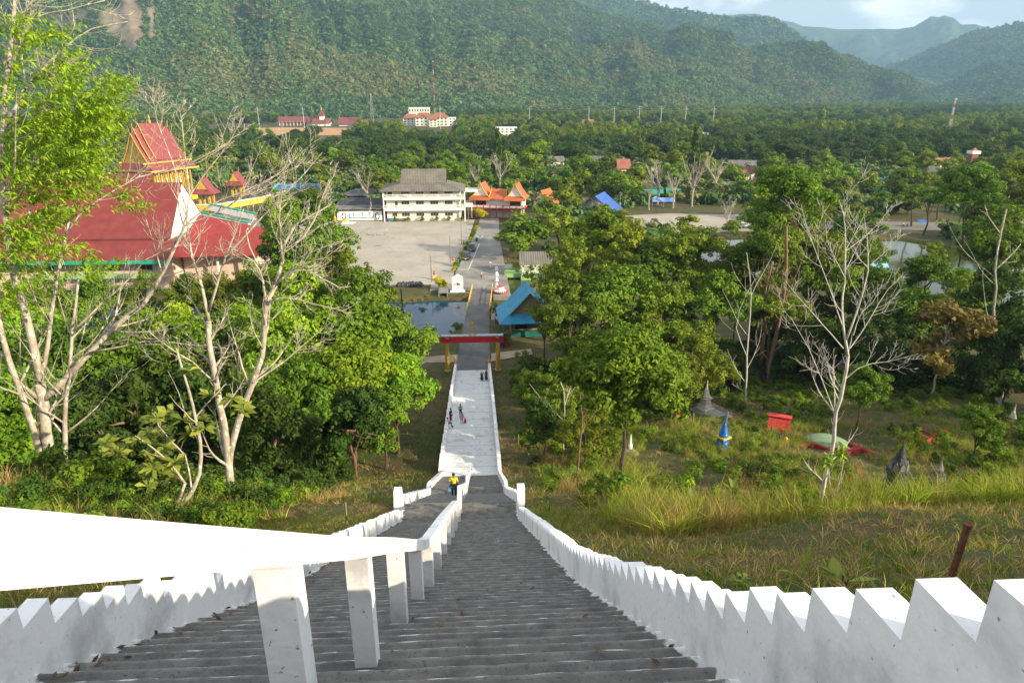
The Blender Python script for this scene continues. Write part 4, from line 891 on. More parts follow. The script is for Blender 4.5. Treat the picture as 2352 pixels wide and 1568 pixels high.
house('shed', 'long grey roofed shed among trees behind the market stalls', 'shed', (111, 300, 0), rad(-10), 12, 9, 3, 1.8, .6, WHITE2, GREYROOF2, 'x', 3)
house('shed', 'grey corrugated lean-to behind the yellow blossoming tree', 'shed', (113, 318, 0), rad(-6), 13, 8, 2.6, 1.6, .6, WHITE2, GREYROOF, 'x', 3)
house('village_house', 'small brown gabled house right of the red stilt house', 'house', (26.5, 252, 0), rad(-30), 6, 7, 4.0, 4.2, .8, WHITE2, ORROOF, 'y', 1, False)
house('village_house', 'low brown roofed house half hidden left of the cream building', 'house', (-44, 283, 0), rad(4), 15, 9, 2.8, 2.2, 1.0, M('timber_wall', (.09, .07, .05), (.13, .10, .07), 1, .9), GREYROOF2, 'x', 3, hip=True)
HS = [(1390, 372, 420, 22, 10, 3.5, 2.2, WHITE2, GREYROOF2, 'wide grey roofed house in the middle of the village'), (1345, 345, 520, 16, 9, 3.5, 2.5, WHITE2, GREYROOF2, 'long pale roofed house with white walls at the wood edge'), (1430, 395, 375, 6, 7, 4, 4, PINKW, TERRA, 'tall narrow house with steep rusty gable'), (1705, 385, 390, 14, 9, 3.5, 2.2, CREAM, GREYROOF2, 'grey roofed cream house behind the coconut palms'), (1710, 402, 350, 10, 8, 3.2, 3.2, PINKW, MAROON, 'maroon hip-roofed house beside the yellow blossoms'), (2158, 402, 360, 9, 8, 6.5, 2.6, CREAM, TERRA, 'two-storey house with orange roof at the right'), (2175, 425, 335, 8, 7, 3.2, 2.4, PINKW, GREYROOF2, 'pinkish house below the orange roofed house'), (1815, 398, 360, 9, 7, 3, 2, WHITE2, M('lilac_roof', (.16, .17, .24), None, .5, .7), 'house with a lilac grey roof among palms'), (1120, 338, 560, 12, 9, 5, 3, PINKW, MAROON, 'pink house behind the big bare tree'), (1275, 372, 420, 9, 8, 3.4, 2.4, WHITE2, GREYROOF2, 'white walled house under the bright round tree'), (2060, 434, 320, 18, 9, 2.6, 1.6, WHITE2, BLUEROOF, 'long low blue roofed shelter near the right pond'), (2110, 458, 290, 8, 7, 2.6, 1.6, WHITE2, CYANROOF, 'low pale roofed kiosk by the right pond road')]
for i, (px, py, Y, w, d, h, rh, wm, rm, lb) in enumerate(HS):
    q = AY(px, py, Y); house('village_house', lb, 'house', (q[0], Y, -.1), rad((i * 37) % 50 - 25), w, d, h, rh, .7, wm, rm, 'x', 3, True, 'village houses', hip=i % 3 == 1, storeys=2 if h > 4.5 else 1)
q = AY(1970, 580, 158); tent((q[0], 158, -.6), rad(-6), 13, 6, 'pale blue roofed shelter among bushes by the right pond', CYANROOF, 2.6, 1.6)
q = G(2112, 522); tent((q[0], q[1], 0), .2, 3, 3, 'small blue parasol canopy on the far pond bank', BLUETARP, 1.9, .6)
# ------------------------------------------------------------------ far buildings
def far_buildings():
    def at(px, Y): return AY(px, 300, Y)[0]
    t = thing('long_hall', 'long maroon roofed hall with white columns below the hill', 'building', (at(687, 990), 990, 0)); MB().bx(-24, 24, -7, 7, -.5, 5.5).build('wall', M('dull_maroon_wall', (.15, .11, .11), (.2, .15, .15), .2, .8), t)  # wall in a plain dull maroon
    gable_roof(48, 14, 5.5, 6, 1.5, .4).build('roof', MAROON, t)
    for k in range(11): MB().bx(-23.6 + k * 4.7, -22.9 + k * 4.7, -8, -7.3, -.5, 5.3).build('column', WHITE2, t)
    t = thing('annex_hall', 'small maroon hall joining the long hall and the spired tower', 'building', (at(722, 985), 985, 0)); MB().bx(-6, 6, -6, 6, -.5, 5).build('wall', CREAM, t); gable_roof(12, 12, 5, 5, 1.2, .4).build('roof', MAROON, t)
    t = thing('spired_hall', 'white hall with a tiered maroon spire', 'building', (at(742, 980), 980, 0)); MB().bx(-11, 11, -8, 8, -.5, 4.5).build('wall', WHITE2, t); gable_roof(22, 16, 4.5, 5, 1.5, .4).build('roof', MAROON, t)
    MB().bx(-3, 3, -3, 3, 6, 13).build('tower', WHITE2, t); b = MB(); b.box((0, 0, 15), (9, 9, 4), 0, .4); b.box((0, 0, 18.5), (4, 4, 3.2), 0, .35); b.build('tower_roof', MAROON, t); MB().lathe([(.9, 20), (.6, 22), (.1, 27)], 6).build('spire', GOLD2, t)
    t = thing('hip_hall', 'broad maroon roofed hall right of the spire', 'building', (at(806, 975), 975, 0)); MB().bx(-14, 14, -7, 7, -.5, 3).build('wall', WHITE2, t); gable_roof(28, 14, 3, 8, 1, .4).build('roof', MAROON, t)
    t = thing('low_hall', 'low brown roofed hall near the lattice mast', 'building', (at(842, 960), 960, 0)); MB().bx(-10, 10, -5, 5, -.5, 4).build('wall', WHITE2, t); gable_roof(20, 10, 4, 4, 1, .4).build('roof', TERRA, t)
    def blk(name, label, px, Y, w, d, h, roofm, n, st, dz=0):
        t = thing(name, label, 'building', (at(px, Y), Y, dz)); MB().bx(-w / 2, w / 2, -d / 2, d / 2, -4, h).build('wall', CREAM if 'cream' in label else WHITE2, t)
        if roofm:
            W2, D2 = w / 2 + 1, d / 2 + 1; b = MB(); c = [(-W2, -D2, h), (W2, -D2, h), (W2, D2, h), (-W2, D2, h)]; p = (-w * .28, 0, h + 6); q2 = (w * .28, 0, h + 6)
            b.poly([c[0], c[1], q2, p]); b.poly([c[1], c[2], q2]); b.poly([c[2], c[3], p, q2]); b.poly([c[3], c[0], p]); b.build('roof', roofm, t)
        else: MB().bx(-w / 2, w / 2, -d / 2, d / 2, h + .003, h + 1.0).build('parapet', WHITE2, t)
        for s_ in range(st):
            for k in range(n): window(t, -w / 2 + w * (k + .5) / n, 1.2 + s_ * h / st, w / n * .5, h / st * .5, -d / 2, WHITE2, GLASS, bars=0)
        return t
    blk('resort_block', 'cream block with an orange hipped roof, left of its complex', 945, 985, 20, 14, 9, TERRA, 4, 3)
    blk('resort_block', 'cream block with an orange hipped roof in the centre of its complex', 975, 970, 22, 14, 11, TERRA, 4, 3)
    blk('resort_block', 'cream block with an orange hipped roof beside the tall mast', 1012, 965, 20, 14, 11, TERRA, 4, 3)
    blk('resort_block', 'narrow cream gatehouse with an orange roof in front of the complex', 996, 940, 10, 9, 9, TERRA, 2, 3)
    blk('resort_block', 'flat white wing at the right of the orange roofed complex', 1036, 970, 14, 12, 10, None, 3, 3)
    blk('hillside_block', 'cream flat-topped block high behind the orange roofed complex', 965, 1060, 30, 12, 12, None, 8, 2, 9)
    blk('white_block', 'white flat-roofed four-storey block amid the dark trees', 1163, 680, 20, 14, 10, None, 5, 4)
    blk('gabled_house', 'lone house with an orange roof below the power lines', 1350, 885, 22, 14, 5, TERRA, 4, 1)
    blk('roadside_shed', 'distant long white shed with a red end among palms', 1607, 700, 16, 8, 3.5, None, 3, 1)
    t = thing('water_tower', 'square red and white water tower above the right wood', 'tower', (at(2248, 390), 390, 0)); MB().bx(-1.9, 1.9, -1.9, 1.9, -1, 8.5).build('shaft', TERRA, t); MB().bx(-2.5, 2.5, -2.5, 2.5, 8.5, 10.2).build('tank', WHITE2, t); MB().lathe([(2.3, 10.203), (.1, 12)], 4, rot=math.pi / 4).build('roof', TERRA, t)
    def mast(px, Y, h, w, lb, cols):
        t = thing('lattice_mast', lb, 'mast', (at(px, Y), Y, -1)); n = 10
        for k in range(n):
            z0, z1 = h * k / n, h * (k + 1) / n; w0 = w * (1 - .75 * k / n); w1 = w * (1 - .75 * (k + 1) / n); b = MB()
            for sx, sy in ((-1, -1), (1, -1), (1, 1), (-1, 1)): b.tube([(sx * w0, sy * w0, z0), (sx * w1, sy * w1, z1)], .14, 4, False)
            b.tube([(-w0, -w0, z0), (w1, -w1, z1)], .15, 4, False); b.tube([(w0, w0, z0), (-w1, w1, z1)], .15, 4, False); b.build('mast_section', cols[k % len(cols)], t)
        b = MB(); b.bx(-.9, .9, -.9, .9, h, h + 1.5); b.build('antenna', STEEL, t)
    mast(1000, 955, 80, 1.0, 'very tall thin red and white mast before the hill', (STEEL, MASTRED)); mast(857, 955, 40, 2.2, 'grey lattice mast left of the orange roofed complex', (STEEL,)); mast(2180, 700, 36, 1.3, 'red and white lattice mast at the right of the plain', (STEEL, STEEL, MASTRED))
    pp = [(1216, 'beside the white block'), (1351, 'by the lone orange roofed house'), (1409, 'right of the lone orange roofed house'), (1466, 'in the middle of the power line'), (1516, 'before the tan field'), (1572, 'left of the coconut palms'), (1636, 'among the distant palms'), (1012, 'below the orange roofed complex'), (700, 'on the orange bare ground'), (597, 'at the left end of the orange bare ground')]
    for px, lb in pp:
        t = thing('power_pole', 'distant pale power pole ' + lb, 'pole', (at(px, 880), 880, -1), 0, 'power poles across the plain'); MB().tube([(0, 0, 0), (0, 0, 27)], [.5, .32], 5).build('shaft', STEEL, t); MB().bx(-3, 3, -.2, .2, 24, 24.4).build('crossarm', STEEL, t)
    b = MB()
    for off, z in ((-2.6, 24.6), (2.6, 24.6), (0, 27)):
        ps = sorted(at(px, 880) for px in [1216, 1351, 1409, 1466, 1516, 1572, 1636])
        for x0, x1 in zip(ps[:-1], ps[1:]): b.tube([(x0 + (x1 - x0) * k / 6, 880 + off * .3, z - 1 - 3.0 * (1 - (2 * k / 6 - 1) ** 2)) for k in range(7)], .09, 3, False)
    tag(b.build('power_cable', STEEL), 'thin power cables strung between the distant power poles', 'cable')
    sheet('bare_ground', [(at(480, 740), 740), (at(812, 760), 760), (at(812, 900), 900), (at(640, 920), 920), (at(480, 880), 880)], .6, M('orange_earth', (.42, .22, .10), (.52, .30, .15), .02, .95), t=4)
    sheet('bare_ground', [(at(1470, 860), 860), (at(1580, 860), 860), (at(1580, 890), 890), (at(1470, 890), 890)], 1.5, bpy.data.materials['orange_earth'], t=2)
    sheet('field', [(at(640, 600), 560), (at(830, 600), 560), (at(830, 640), 640), (at(600, 640), 640)], .3, M('dry_field', (.22, .20, .09), (.30, .26, .12), .05, .95))
far_buildings()
# ------------------------------------------------------------------ graveyard
def stupa(label, loc, k, m, trim=None, rz=0.0, face=True):
    t = thing('stupa', label, 'stupa', loc, rz, 'grave stupas on the slope', k)
    b = MB(); b.box((0, 0, .25), (1.9, 1.9, .7)); b.box((0, 0, .85), (1.5, 1.5, .5), 0, .92); b.box((0, 0, 1.6), (1.15, 1.15, 1.0), 0, .94); b.build('base', m, t)
    MB().box((0, 0, 2.19), (1.42, 1.42, .18)).build('cornice', trim or m, t)
    b = MB(); pr = [(.62, 2.28), (.66, 2.42), (.52, 2.6)]
    for j in range(6): r_ = .50 - .055 * j; pr += [(r_, 2.62 + j * .17), (r_ + .02, 2.70 + j * .17), (r_ - .05, 2.78 + j * .17)]
    pr += [(.13, 3.7), (.09, 4.2), (.05, 4.6), (.07, 4.66), (.01, 4.9)]; b.lathe(pr, 14); b.build('spire', m, t, smooth=True)
    if face:
        for a in (0, math.pi / 2, -math.pi / 2):
            b = MB(); b.lathe([(.15, -.03), (.15, .03)], 4); o = b.build('medallion', trim or m, t); o.rotation_euler = (math.pi / 2, 0, a); o.location = (.56 * math.sin(a), -.56 * math.cos(a), 1.6) if a == 0 else (.57 * math.sin(a), 0, 1.6)
    return t
def octo(label, loc, k, top):
    t = thing('stupa', label, 'stupa', loc, .3, 'grave stupas on the slope', k)
    b = MB(); b.lathe([(1.05, -.6), (1.05, .6), (.85, .7), (.82, 1.5), (1.0, 1.6), (1.0, 1.85)], 8); b.build('base', DSTONE, t)
    b = MB(); b.lathe([(.98, 1.853), (1.0, 2.0), (.80, 2.08), (.78, 2.75), (.55, 2.95), (.42, 3.35)], 8); b.build('drum', DSTONE, t)
    for k_ in range(8):
        a = 2 * math.pi * (k_ + .5) / 8; b = MB(); b.prism([(-.2, 2.1), (.2, 2.1), (.2, 2.55), (0, 2.85), (-.2, 2.55)], 'y', -.05, .05); o = b.build('niche', STONE, t); o.location = (.74 * math.cos(a), .74 * math.sin(a), 0); o.rotation_euler = (0, 0, a + math.pi / 2)
    b = MB(); pr = [(.44, 3.353)]
    for j in range(7): r_ = .40 - .045 * j; pr += [(r_ + .03, 3.4 + j * .13), (r_, 3.48 + j * .13)]
    pr += [(.07, 4.6), (.04, 4.95), (.06, 5.0), (.01, 5.2)]; b.lathe(pr, 10); b.build('spire', top, t, smooth=False)
def graveyard():
    def on(x, y, d=.15): return (x, y, tzs(x, y) - d)
    x = AY(1662, 1000, 57)[0]; stupa('blue painted stupa with a yellow band in the undergrowth', (x, 57, 12.75 - 4.6), (.74, .74, .95), BLUEP, YELP, .5)
    x = AY(1618, 945, 70)[0]; zb = tzs(x, 70); stupa('pale weathered stupa on a concrete grave platform', (x, 70, zb + .3), .78, M('pale_stone', (.40, .37, .30), (.55, .51, .44), 2, .9, .6), None, .5, False)
    t = thing('grave_platform', 'low concrete grave platform under the pale stupa', 'platform', (x, 70, zb), .5); MB().bx(-3.0, 2.8, -2.2, 2.2, -1.2, .12).build('slab', M('littered_concrete', (.07, .05, .032), (.16, .125, .085), 1.2, .95, .4), t); MB().bx(-1.3, 1.3, -2.2, 1.2, .203, .45).build('step', CONC, t)
    for k, (dx, dy) in enumerate(((-5.0, -3.6), (-2.9, -4.6), (.9, -4.4), (6.2, -1.0), (4.0, -8.6))):
        x2, y2 = x + dx, 70 + dy; t = thing('fence_post', 'grey fence post around the grave platform, ' + ['leftmost one', 'second from left', 'next to the blue spire', 'at the right rear', 'short dark one between blue and red'][k], 'post', on(x2, y2), 0, 'fence posts of the grave platform'); MB().tube([(0, 0, 0), (.04, 0, 1.5)], .09, 5).build('shaft', WOODP, t)
    t = thing('iron_gate', 'small rusty red iron gate by the grave platform', 'gate', on(x - 4.2, 67.4), .3); b = MB()
    for k in range(7): b.tube([(k * .16, 0, 0), (k * .16, 0, 1.3)], .02, 4)
    b.tube([(0, 0, 1.3), (1, 0, 1.1)], .03, 4); b.tube([(0, 0, .3), (1, 0, .3)], .03, 4); b.build('bars', REDTOMB, t)
    x = AY(1790, 968, 64)[0]; z = tzs(x, 64); t = thing('tomb_shelter', 'tent-shaped red tomb shelter with a flat top ridge', 'tomb', (x, 64, z - .1), -.45, scale=.8)
    MB().prism([(-1.6, -.4), (1.6, -.4), (.45, 2.0), (.0, 2.2), (-.45, 2.0)], 'x', -1.35, 1.35).build('shell', REDTOMB, t); MB().bx(-1.5, 1.5, -.5, .5, 2.15, 2.3).build('ridge_cap', REDTOMB, t)
    for px, Y, k in ((2085, 36, 0),):
        x = AY(2078, 1008, 35)[0]; octo('tall dark mossy octagonal stupa behind the tall grass', (x, 35, AY(2084, 1006, 35)[2] - 5.2 * .64), .64, DSTONE)
    x = AY(2166, 1048, 37)[0]; octo('smaller dark stupa with a pale ringed spire behind the tall grass', (x, 37, AY(2166, 1048, 37)[2] - 5.2 * .52), .52, STONE)
    pale = bpy.data.materials['pale_stone']
    q = AY(2306, 897, 72); stupa('small pale stupa under the dark trees, farther of the right pair', (q[0], 72, q[2] - 4.9 * .72), .72, pale, None, .2, False)
    q = AY(2334, 928, 66); stupa('small pale cone-topped stupa, nearer of the right pair', (q[0], 66, q[2] - 4.9 * .72), .72, pale, None, .2, False)
    x = AY(1905, 990, 60)[0]; z = tzs(x, 60); t = thing('grave_mound', 'round pale green cement grave mound with a dark red rim wall', 'grave', (x, 60, z + .1)); MB().lathe([(2.6, -.8), (2.4, -.1), (1.7, .28), (.8, .42), (.05, .46)], 20).build('mound', PALEGREEN, t, smooth=True)
    dr = M('dark_red_wall', (.24, .012, .016), (.32, .02, .022), 1.5, .7); b = MB()
    pts = [(-6.2, -1.2, .9), (-4.4, -2.6, .9), (-2.6, -2.2, 1.2), (-.6, -3.2, .6), (1.6, -3.0, 1.0), (3.6, -3.6, .5), (5.0, -4.6, .5)]
    for (x0, y0, h0), (x1, y1, h1) in zip(pts[:-1], pts[1:]): b.slab([(x0, y0, h0), (x1, y1, h1), (x1 + .1, y1 + .45, h1), (x0 + .1, y0 + .45, h0)], 1.8)
    b.build('rim_wall', dr, t)
    t = thing('gold_statue', 'small gold statue on the dark red grave wall', 'statue', (x - 5.2, 58.4, z + .85)); MB().lathe([(.3, 0), (.34, .25), (.2, .5), (.16, .62), (.2, .78), (.05, .95)], 10).build('figure', GOLD, t, smooth=True); MB().box((0, 0, -.08), (.7, .6, .2)).build('plinth', REDTOMB, t)
    for px, py, lb in ((1960, 1042, 'low dark red grave kerb in the grass below the green mound'), (2160, 1000, 'broken red grave kerb in dry brown grass'), (2125, 1020, 'short red grave stone beside the dry brown grass')):
        p = GT(px, py); t = thing('grave_kerb', lb, 'grave', (p[0], p[1], p[2] - .1), .4); b = MB(); b.bx(-1.2, 1.2, -.2, .2, 0, .55); b.bx(-1.2, -.9, .2, 1.4, 0, .4); b.bx(.9, 1.2, .2, 1.4, 0, .4); b.build('kerb', dr, t); MB().bx(-.35, .35, -.32, -.22, .1, .8).build('headstone', REDTOMB, t)
    p = GT(1440, 1045); t = thing('grave_slab', 'white cement grave slab half hidden under the shrubs', 'grave', (p[0], p[1], p[2]), .3); MB().bx(-1.0, 1.0, -.6, .6, -.3, .3).build('slab', STONE, t); MB().lathe([(.2, .35), (.24, .7), (.14, 1.0), (.02, 1.9)], 8, (.6, .5, 0)).build('spire', WHITE2, t)
    p = GT(2176, 1348); t = thing('iron_rod', 'rusty iron rod standing in the cut grass behind the right wall', 'rod', (p[0], p[1], p[2] - .1)); MB().tube([(0, 0, 0), (.035, 0, .72)], .028, 8).build('bar', RUST, t); MB().lathe([(.034, 0), (.034, .03)], 8, (.035, 0, .71)).build('cap', RUST, t)
    for px, py, h, lb in ((1190, 1028, 1.5, 'dark timber post right of the white ramp, nearer the trees'), (1213, 1062, 1.3, 'grey timber post right of the white ramp, lower in view'), (797, 1212, .9, 'thin pale stake on the bank left of the stairs'), (1462, 1200, .5, 'short tan stake in the grass near the dark trunk'), (1172, 1215, .25, 'tiny rusty stake by the right pier'), (1183, 1112, .8, 'thin stake right of the lower stairs')):
        p = GT(px, py); t = thing('stake', lb, 'stake', (p[0], p[1], p[2] - .1), 0, 'stakes on the banks'); MB().tube([(0, 0, 0), (.03, 0, h + .1)], .035 if h < 1.2 else .07, 5).build('shaft', WOODP if 'rusty' not in lb else RUST, t); MB().lathe([(.03 if h < 1.2 else .05, h + .09), (.01, h + .15)], 5, (.03, 0, 0)).build('tip', WOODP, t)
graveyard()
# ------------------------------------------------------------------ people
def skin_mesh(name, verts, edges, radii, root=0, sub=1):
    me = bpy.data.meshes.new(name); me.from_pydata(verts, edges, []); o = bpy.data.objects.new(name, me); COL.objects.link(o)
    md = o.modifiers.new('skin', 'SKIN'); md.use_smooth_shade = True
    sv = me.skin_vertices[0].data
    for i, r in enumerate(radii): sv[i].radius = (r, r) if not hasattr(r, '__len__') else r; sv[i].use_root = i == root
    s = o.modifiers.new('sub', 'SUBSURF'); s.levels = sub; s.render_levels = sub
    dg = bpy.context.evaluated_depsgraph_get(); dg.update(); out = bpy.data.meshes.new_from_object(o.evaluated_get(dg)); bpy.data.objects.remove(o); out.name = name
    return out
SKINM = M('skin', (.34, .18, .11), (.38, .21, .13), 3, .6); HAIRM = M('black_hair', (.008, .007, .007), (.02, .018, .016), 20, .5)
def cloth(n, c, c2=None): return M('cloth_' + n, c, c2 or tuple(k * 1.25 for k in c), 6, .9, .3)
def person(label, loc, rz, h, shirt, legs=None, shoes=None, sleeves='short', arms=((.26, .05, .98), (-.26, .05, .98)), elbows=None, step=.0, scarf=None, dress=None, hair=True, shorts=False, seated=False, hand_up=None, knee=None):
    k = h / 1.72; t = thing('person', label, 'person', loc, rz, scale=k)
    hz = .46 if seated else .95; d = hz - .95
    V = [(0, 0, .95 + d), (0, .0, 1.15 + d), (0, .0, 1.34 + d), (0, 0, 1.46 + d), (0, -.01, 1.53 + d), (0, -.015, 1.62 + d), (0, -.01, 1.70 + d)]
    R = [(.15, .115), (.135, .105), (.165, .115), .06, .055, (.082, .098), (.055, .06)]
    E = [(0, 1), (1, 2), (2, 3), (3, 4), (4, 5), (5, 6)]
    def add(p, r, par): V.append(p); R.append(r); E.append((par, len(V) - 1)); return len(V) - 1
    ends = []
    for s, side in ((1, 0), (-1, 1)):
        sh = add((s * .175, 0, 1.40 + d), .06, 2); hx, hy, hzp = arms[side]; hzp += d
        ex, ey, ez = elbows[side] if elbows else (s * .23, .03, 1.17); ez += d if elbows else d
        el = add((ex, ey, ez), .043, sh); wr = add((hx, hy, hzp), .03, el); v = Vector((hx - ex, hy - ey, hzp - ez)).normalized(); u = v.cross(Vector((1, 0, 0))).normalized()
        pm = add(tuple(Vector((hx, hy, hzp)) + v * .07), .036, wr)
        for f in range(4):
            q = Vector(V[pm]) + u * (.024 * (f - 1.5)) + v * (.045 + .008 * (f in (1, 2))); f1 = add(tuple(q), .010, pm); add(tuple(q + v * .03 + Vector((-s * .012, 0, 0))), .008, f1)
        th = add(tuple(Vector((hx, hy, hzp)) + v * .035 - u * .045), .011, wr); add(tuple(Vector(V[th]) + v * .035), .009, th)
        if seated: hp = add((s * .09, -.02, .50), .085, 0); kn = add((s * .11, -.42, .50), .06, hp); an = add((s * .11, -.44, .09), .04, kn); fwd = -.44
        else:
            yy = step * s; hp = add((s * .085, 0, .90), .09, 0); kn = add((s * .095, -.02 - yy * .5 - abs(step) * .25, .50), .06, hp); an = add((s * .095, .03 - yy, .09), .038, kn); fwd = .03 - yy
        add((s * .105, fwd - .16, .035), .034, an); ends.append((s, sh, el, hp, kn, an))
    b = link('body', skin_mesh('body', V, E, R), t); b.data.materials.append(SKINM)
    def wear(nm, idx, grow, m):
        mp = {i: n for n, i in enumerate(idx)}; vs = [V[i] for i in idx]; es = [(mp[a], mp[c]) for a, c in E if a in mp and c in mp]
        o = link(nm, skin_mesh(nm, vs, es, [tuple(x * grow + .006 for x in (R[i] if hasattr(R[i], '__len__') else (R[i], R[i]))) for i in idx]), t); o.data.materials.append(m)
    if shirt: wear('shirt', [0, 1, 2] + [i for e in ends for i in ((e[1], e[2]) if sleeves == 'short' else (e[1], e[2], e[2] + 1))], 1.10, shirt)
    if legs: wear('shorts' if shorts else 'trousers', [0] + [i for e in ends for i in ((e[3], e[4]) if shorts else (e[3], e[4], e[5]))], 1.16, legs)
    if dress: MB().lathe([(.16, 1.30 + d), (.17, 1.0 + d), (.24, .6), (.28, .28), (.27, .2)], 14).build('dress', dress, t, smooth=True)
    if hair and not scarf:
        c = (0, .0, 1.64 + d); MB().lathe([(.088, -.045), (.105, .0), (.1, .06), (.06, .105), (.01, .118)], 12, (0, .018, 1.64 + d)).build('hair', HAIRM, t, smooth=True)
    if scarf: MB().lathe([(.21, -.26), (.17, -.16), (.11, -.06), (.115, .03), (.1, .09), (.05, .125), (.01, .13)], 12, (0, .01, 1.62 + d)).build('headscarf', scarf, t, smooth=True)
    for s in (-1, 1):
        o = MB().lathe([(.012, -.006), (.012, .006)], 6).build('eye', HAIRM, t); o.location = (s * .032, -.108, 1.63 + d); o.rotation_euler = (math.pi / 2, 0, 0)
    if shoes:
        for e in ends:
            x, y, z = V[e[5]]; MB().box((x, y - .07, .045), (.1, .27, .09), 0, .8).build('shoe', shoes, t)
    return t
def people():
    def st(y, x=0.0):
        for a, e, z in STEPS:
            if a <= y < e: return z
        return 0
    def rp(y):
        for a, e, za, ze in RAMP_Z:
            if a <= y < e: return za + (ze - za) * (y - a) / (e - a)
        return .04
    Y = cloth('yellow', (.62, .52, .02)); blu = cloth('denim', (.02, .03, .05)); lb = cloth('light_blue', (.10, .28, .5))
    yy = 37.6; person('man in a yellow T-shirt climbing down beside the handrail, seen from behind', (-.78, yy, st(yy)), math.pi, 1.75, Y, blu, BLACK, arms=((.30, -.12, 1.05), (-.25, -.05, .98)), elbows=((.28, .02, 1.16), (-.26, .06, 1.16)), step=.16)
    t = thing('cloth_bag', 'light blue cloth bag hanging at the left hip of the man in yellow', 'bag', (-1.06, yy + .02, st(yy) + .52)); MB().box((0, 0, .18), (.14, .26, .40), 0, .8).build('pouch', lb, t); MB().tube([(0, -.08, .36), (.05, 0, .62), (0, .08, .36)], .012, 4).build('strap', lb, t)
    p = G(1062, 973, rp(70)); yy = AY(1062, 973, 70)
    def on_ramp(px, py):
        for Yq in np.arange(54, 99, .1):
            q = AY(px, py, Yq)
            if q[2] < rp(Yq): return (q[0], Yq, rp(Yq))
        return (0, 98, 0)
    q = on_ramp(1061, 974); mv = cloth('mauve', (.42, .28, .48))
    person('girl in mauve top and shorts standing on the white ramp, seen from behind', q, math.pi, 1.55, mv, mv, None, shorts=True)
    t = thing('red_bag', 'red bag held by the girl in mauve', 'bag', (q[0] + .36, q[1] - .02, q[2] + .22)); MB().box((0, 0, .22), (.34, .16, .5), .2, .45).build('pouch', REDP, t); MB().tube([(-.05, 0, .45), (0, 0, .72), (.05, 0, .45)], .014, 4).build('handle', BLACK, t)
    q2 = on_ramp(1058, 955); person('child in a grey-green shirt facing the stairs behind the girl in mauve', (q2[0], q2[1], q2[2]), 0, 1.5, cloth('greygreen', (.22, .33, .28)), cloth('dark_trousers', (.03, .03, .04)), None, sleeves='long')
    q = on_ramp(1036, 967); person('small girl in pink floral blouse and coral trousers by the left wall', q, math.pi, 1.2, cloth('floral', (.55, .38, .42), (.7, .6, .62)), cloth('coral', (.6, .14, .12)), None)
    zw = rp(69.5) + .72; person('person in a white top and blue jeans sitting on the left ramp wall', (-2.55, 67.6, rp(67.6) + .72 - .48), math.pi / 2, 1.6, cloth('white', (.6, .6, .58)), cloth('jeans', (.06, .16, .28)), BLACK, seated=True, arms=((.2, -.3, .98), (-.2, -.3, .98)))
    person('person in dark clothes standing close behind the left ramp wall', (-2.35, 70.5, rp(70.5)), -2.2, 1.6, cloth('navy', (.012, .014, .035)), cloth('black', (.012, .012, .014)), None, sleeves='long')
    q = on_ramp(1107, 874); person('woman in a navy dress and white headscarf at the foot of the ramp', q, math.pi, 1.55, cloth('navy2', (.02, .03, .07)), None, BLACK, sleeves='long', scarf=cloth('scarf_white', (.6, .56, .5)), dress=cloth('navy3', (.02, .03, .07)), arms=((.26, .02, 1.0), (-.24, -.12, 1.32)), elbows=((.24, .05, 1.18), (-.32, .03, 1.2)))
    q = on_ramp(1117, 873); person('woman in a maroon dress and brown headscarf beside the woman in navy', q, math.pi, 1.55, cloth('maroon', (.10, .02, .02)), None, BLACK, sleeves='long', scarf=cloth('scarf_brown', (.12, .06, .04)), dress=cloth('maroon2', (.10, .02, .02)))
    w = cloth('white2', (.66, .66, .68)); q = G(1126, 614, .04); person('person all in white walking on the road near the cars', q, math.pi, 1.7, w, w, None, sleeves='long', step=.22)
    q = G(1106, 640, .04); person('woman in a tan blouse, dark trousers and pale headscarf on the paved yard', q, .2, 1.55, cloth('tan', (.36, .24, .17)), cloth('dark2', (.04, .03, .035)), None, sleeves='long', scarf=cloth('scarf_pale', (.55, .48, .42)))
    q = G(1167, 606, .04); person('person in dark clothes standing in the tree shade by the pavilion walkway', q, .6, 1.65, cloth('dark3', (.03, .03, .04)), cloth('dark4', (.05, .04, .04)), None, sleeves='long')
    for px, c, lbl in ((2074, (.6, .58, .55), 'tiny figure in a white shirt on the far pond bank, left one'), (2083, (.5, .5, .52), 'tiny figure in white sitting group on the far pond bank, right one')):
        q = G(px, 521, 0); person(lbl, (q[0], q[1], tzs(q[0], q[1])), math.pi, 1.6, cloth('w%d' % px, c), cloth('d%d' % px, (.03, .03, .04)), None)
people()
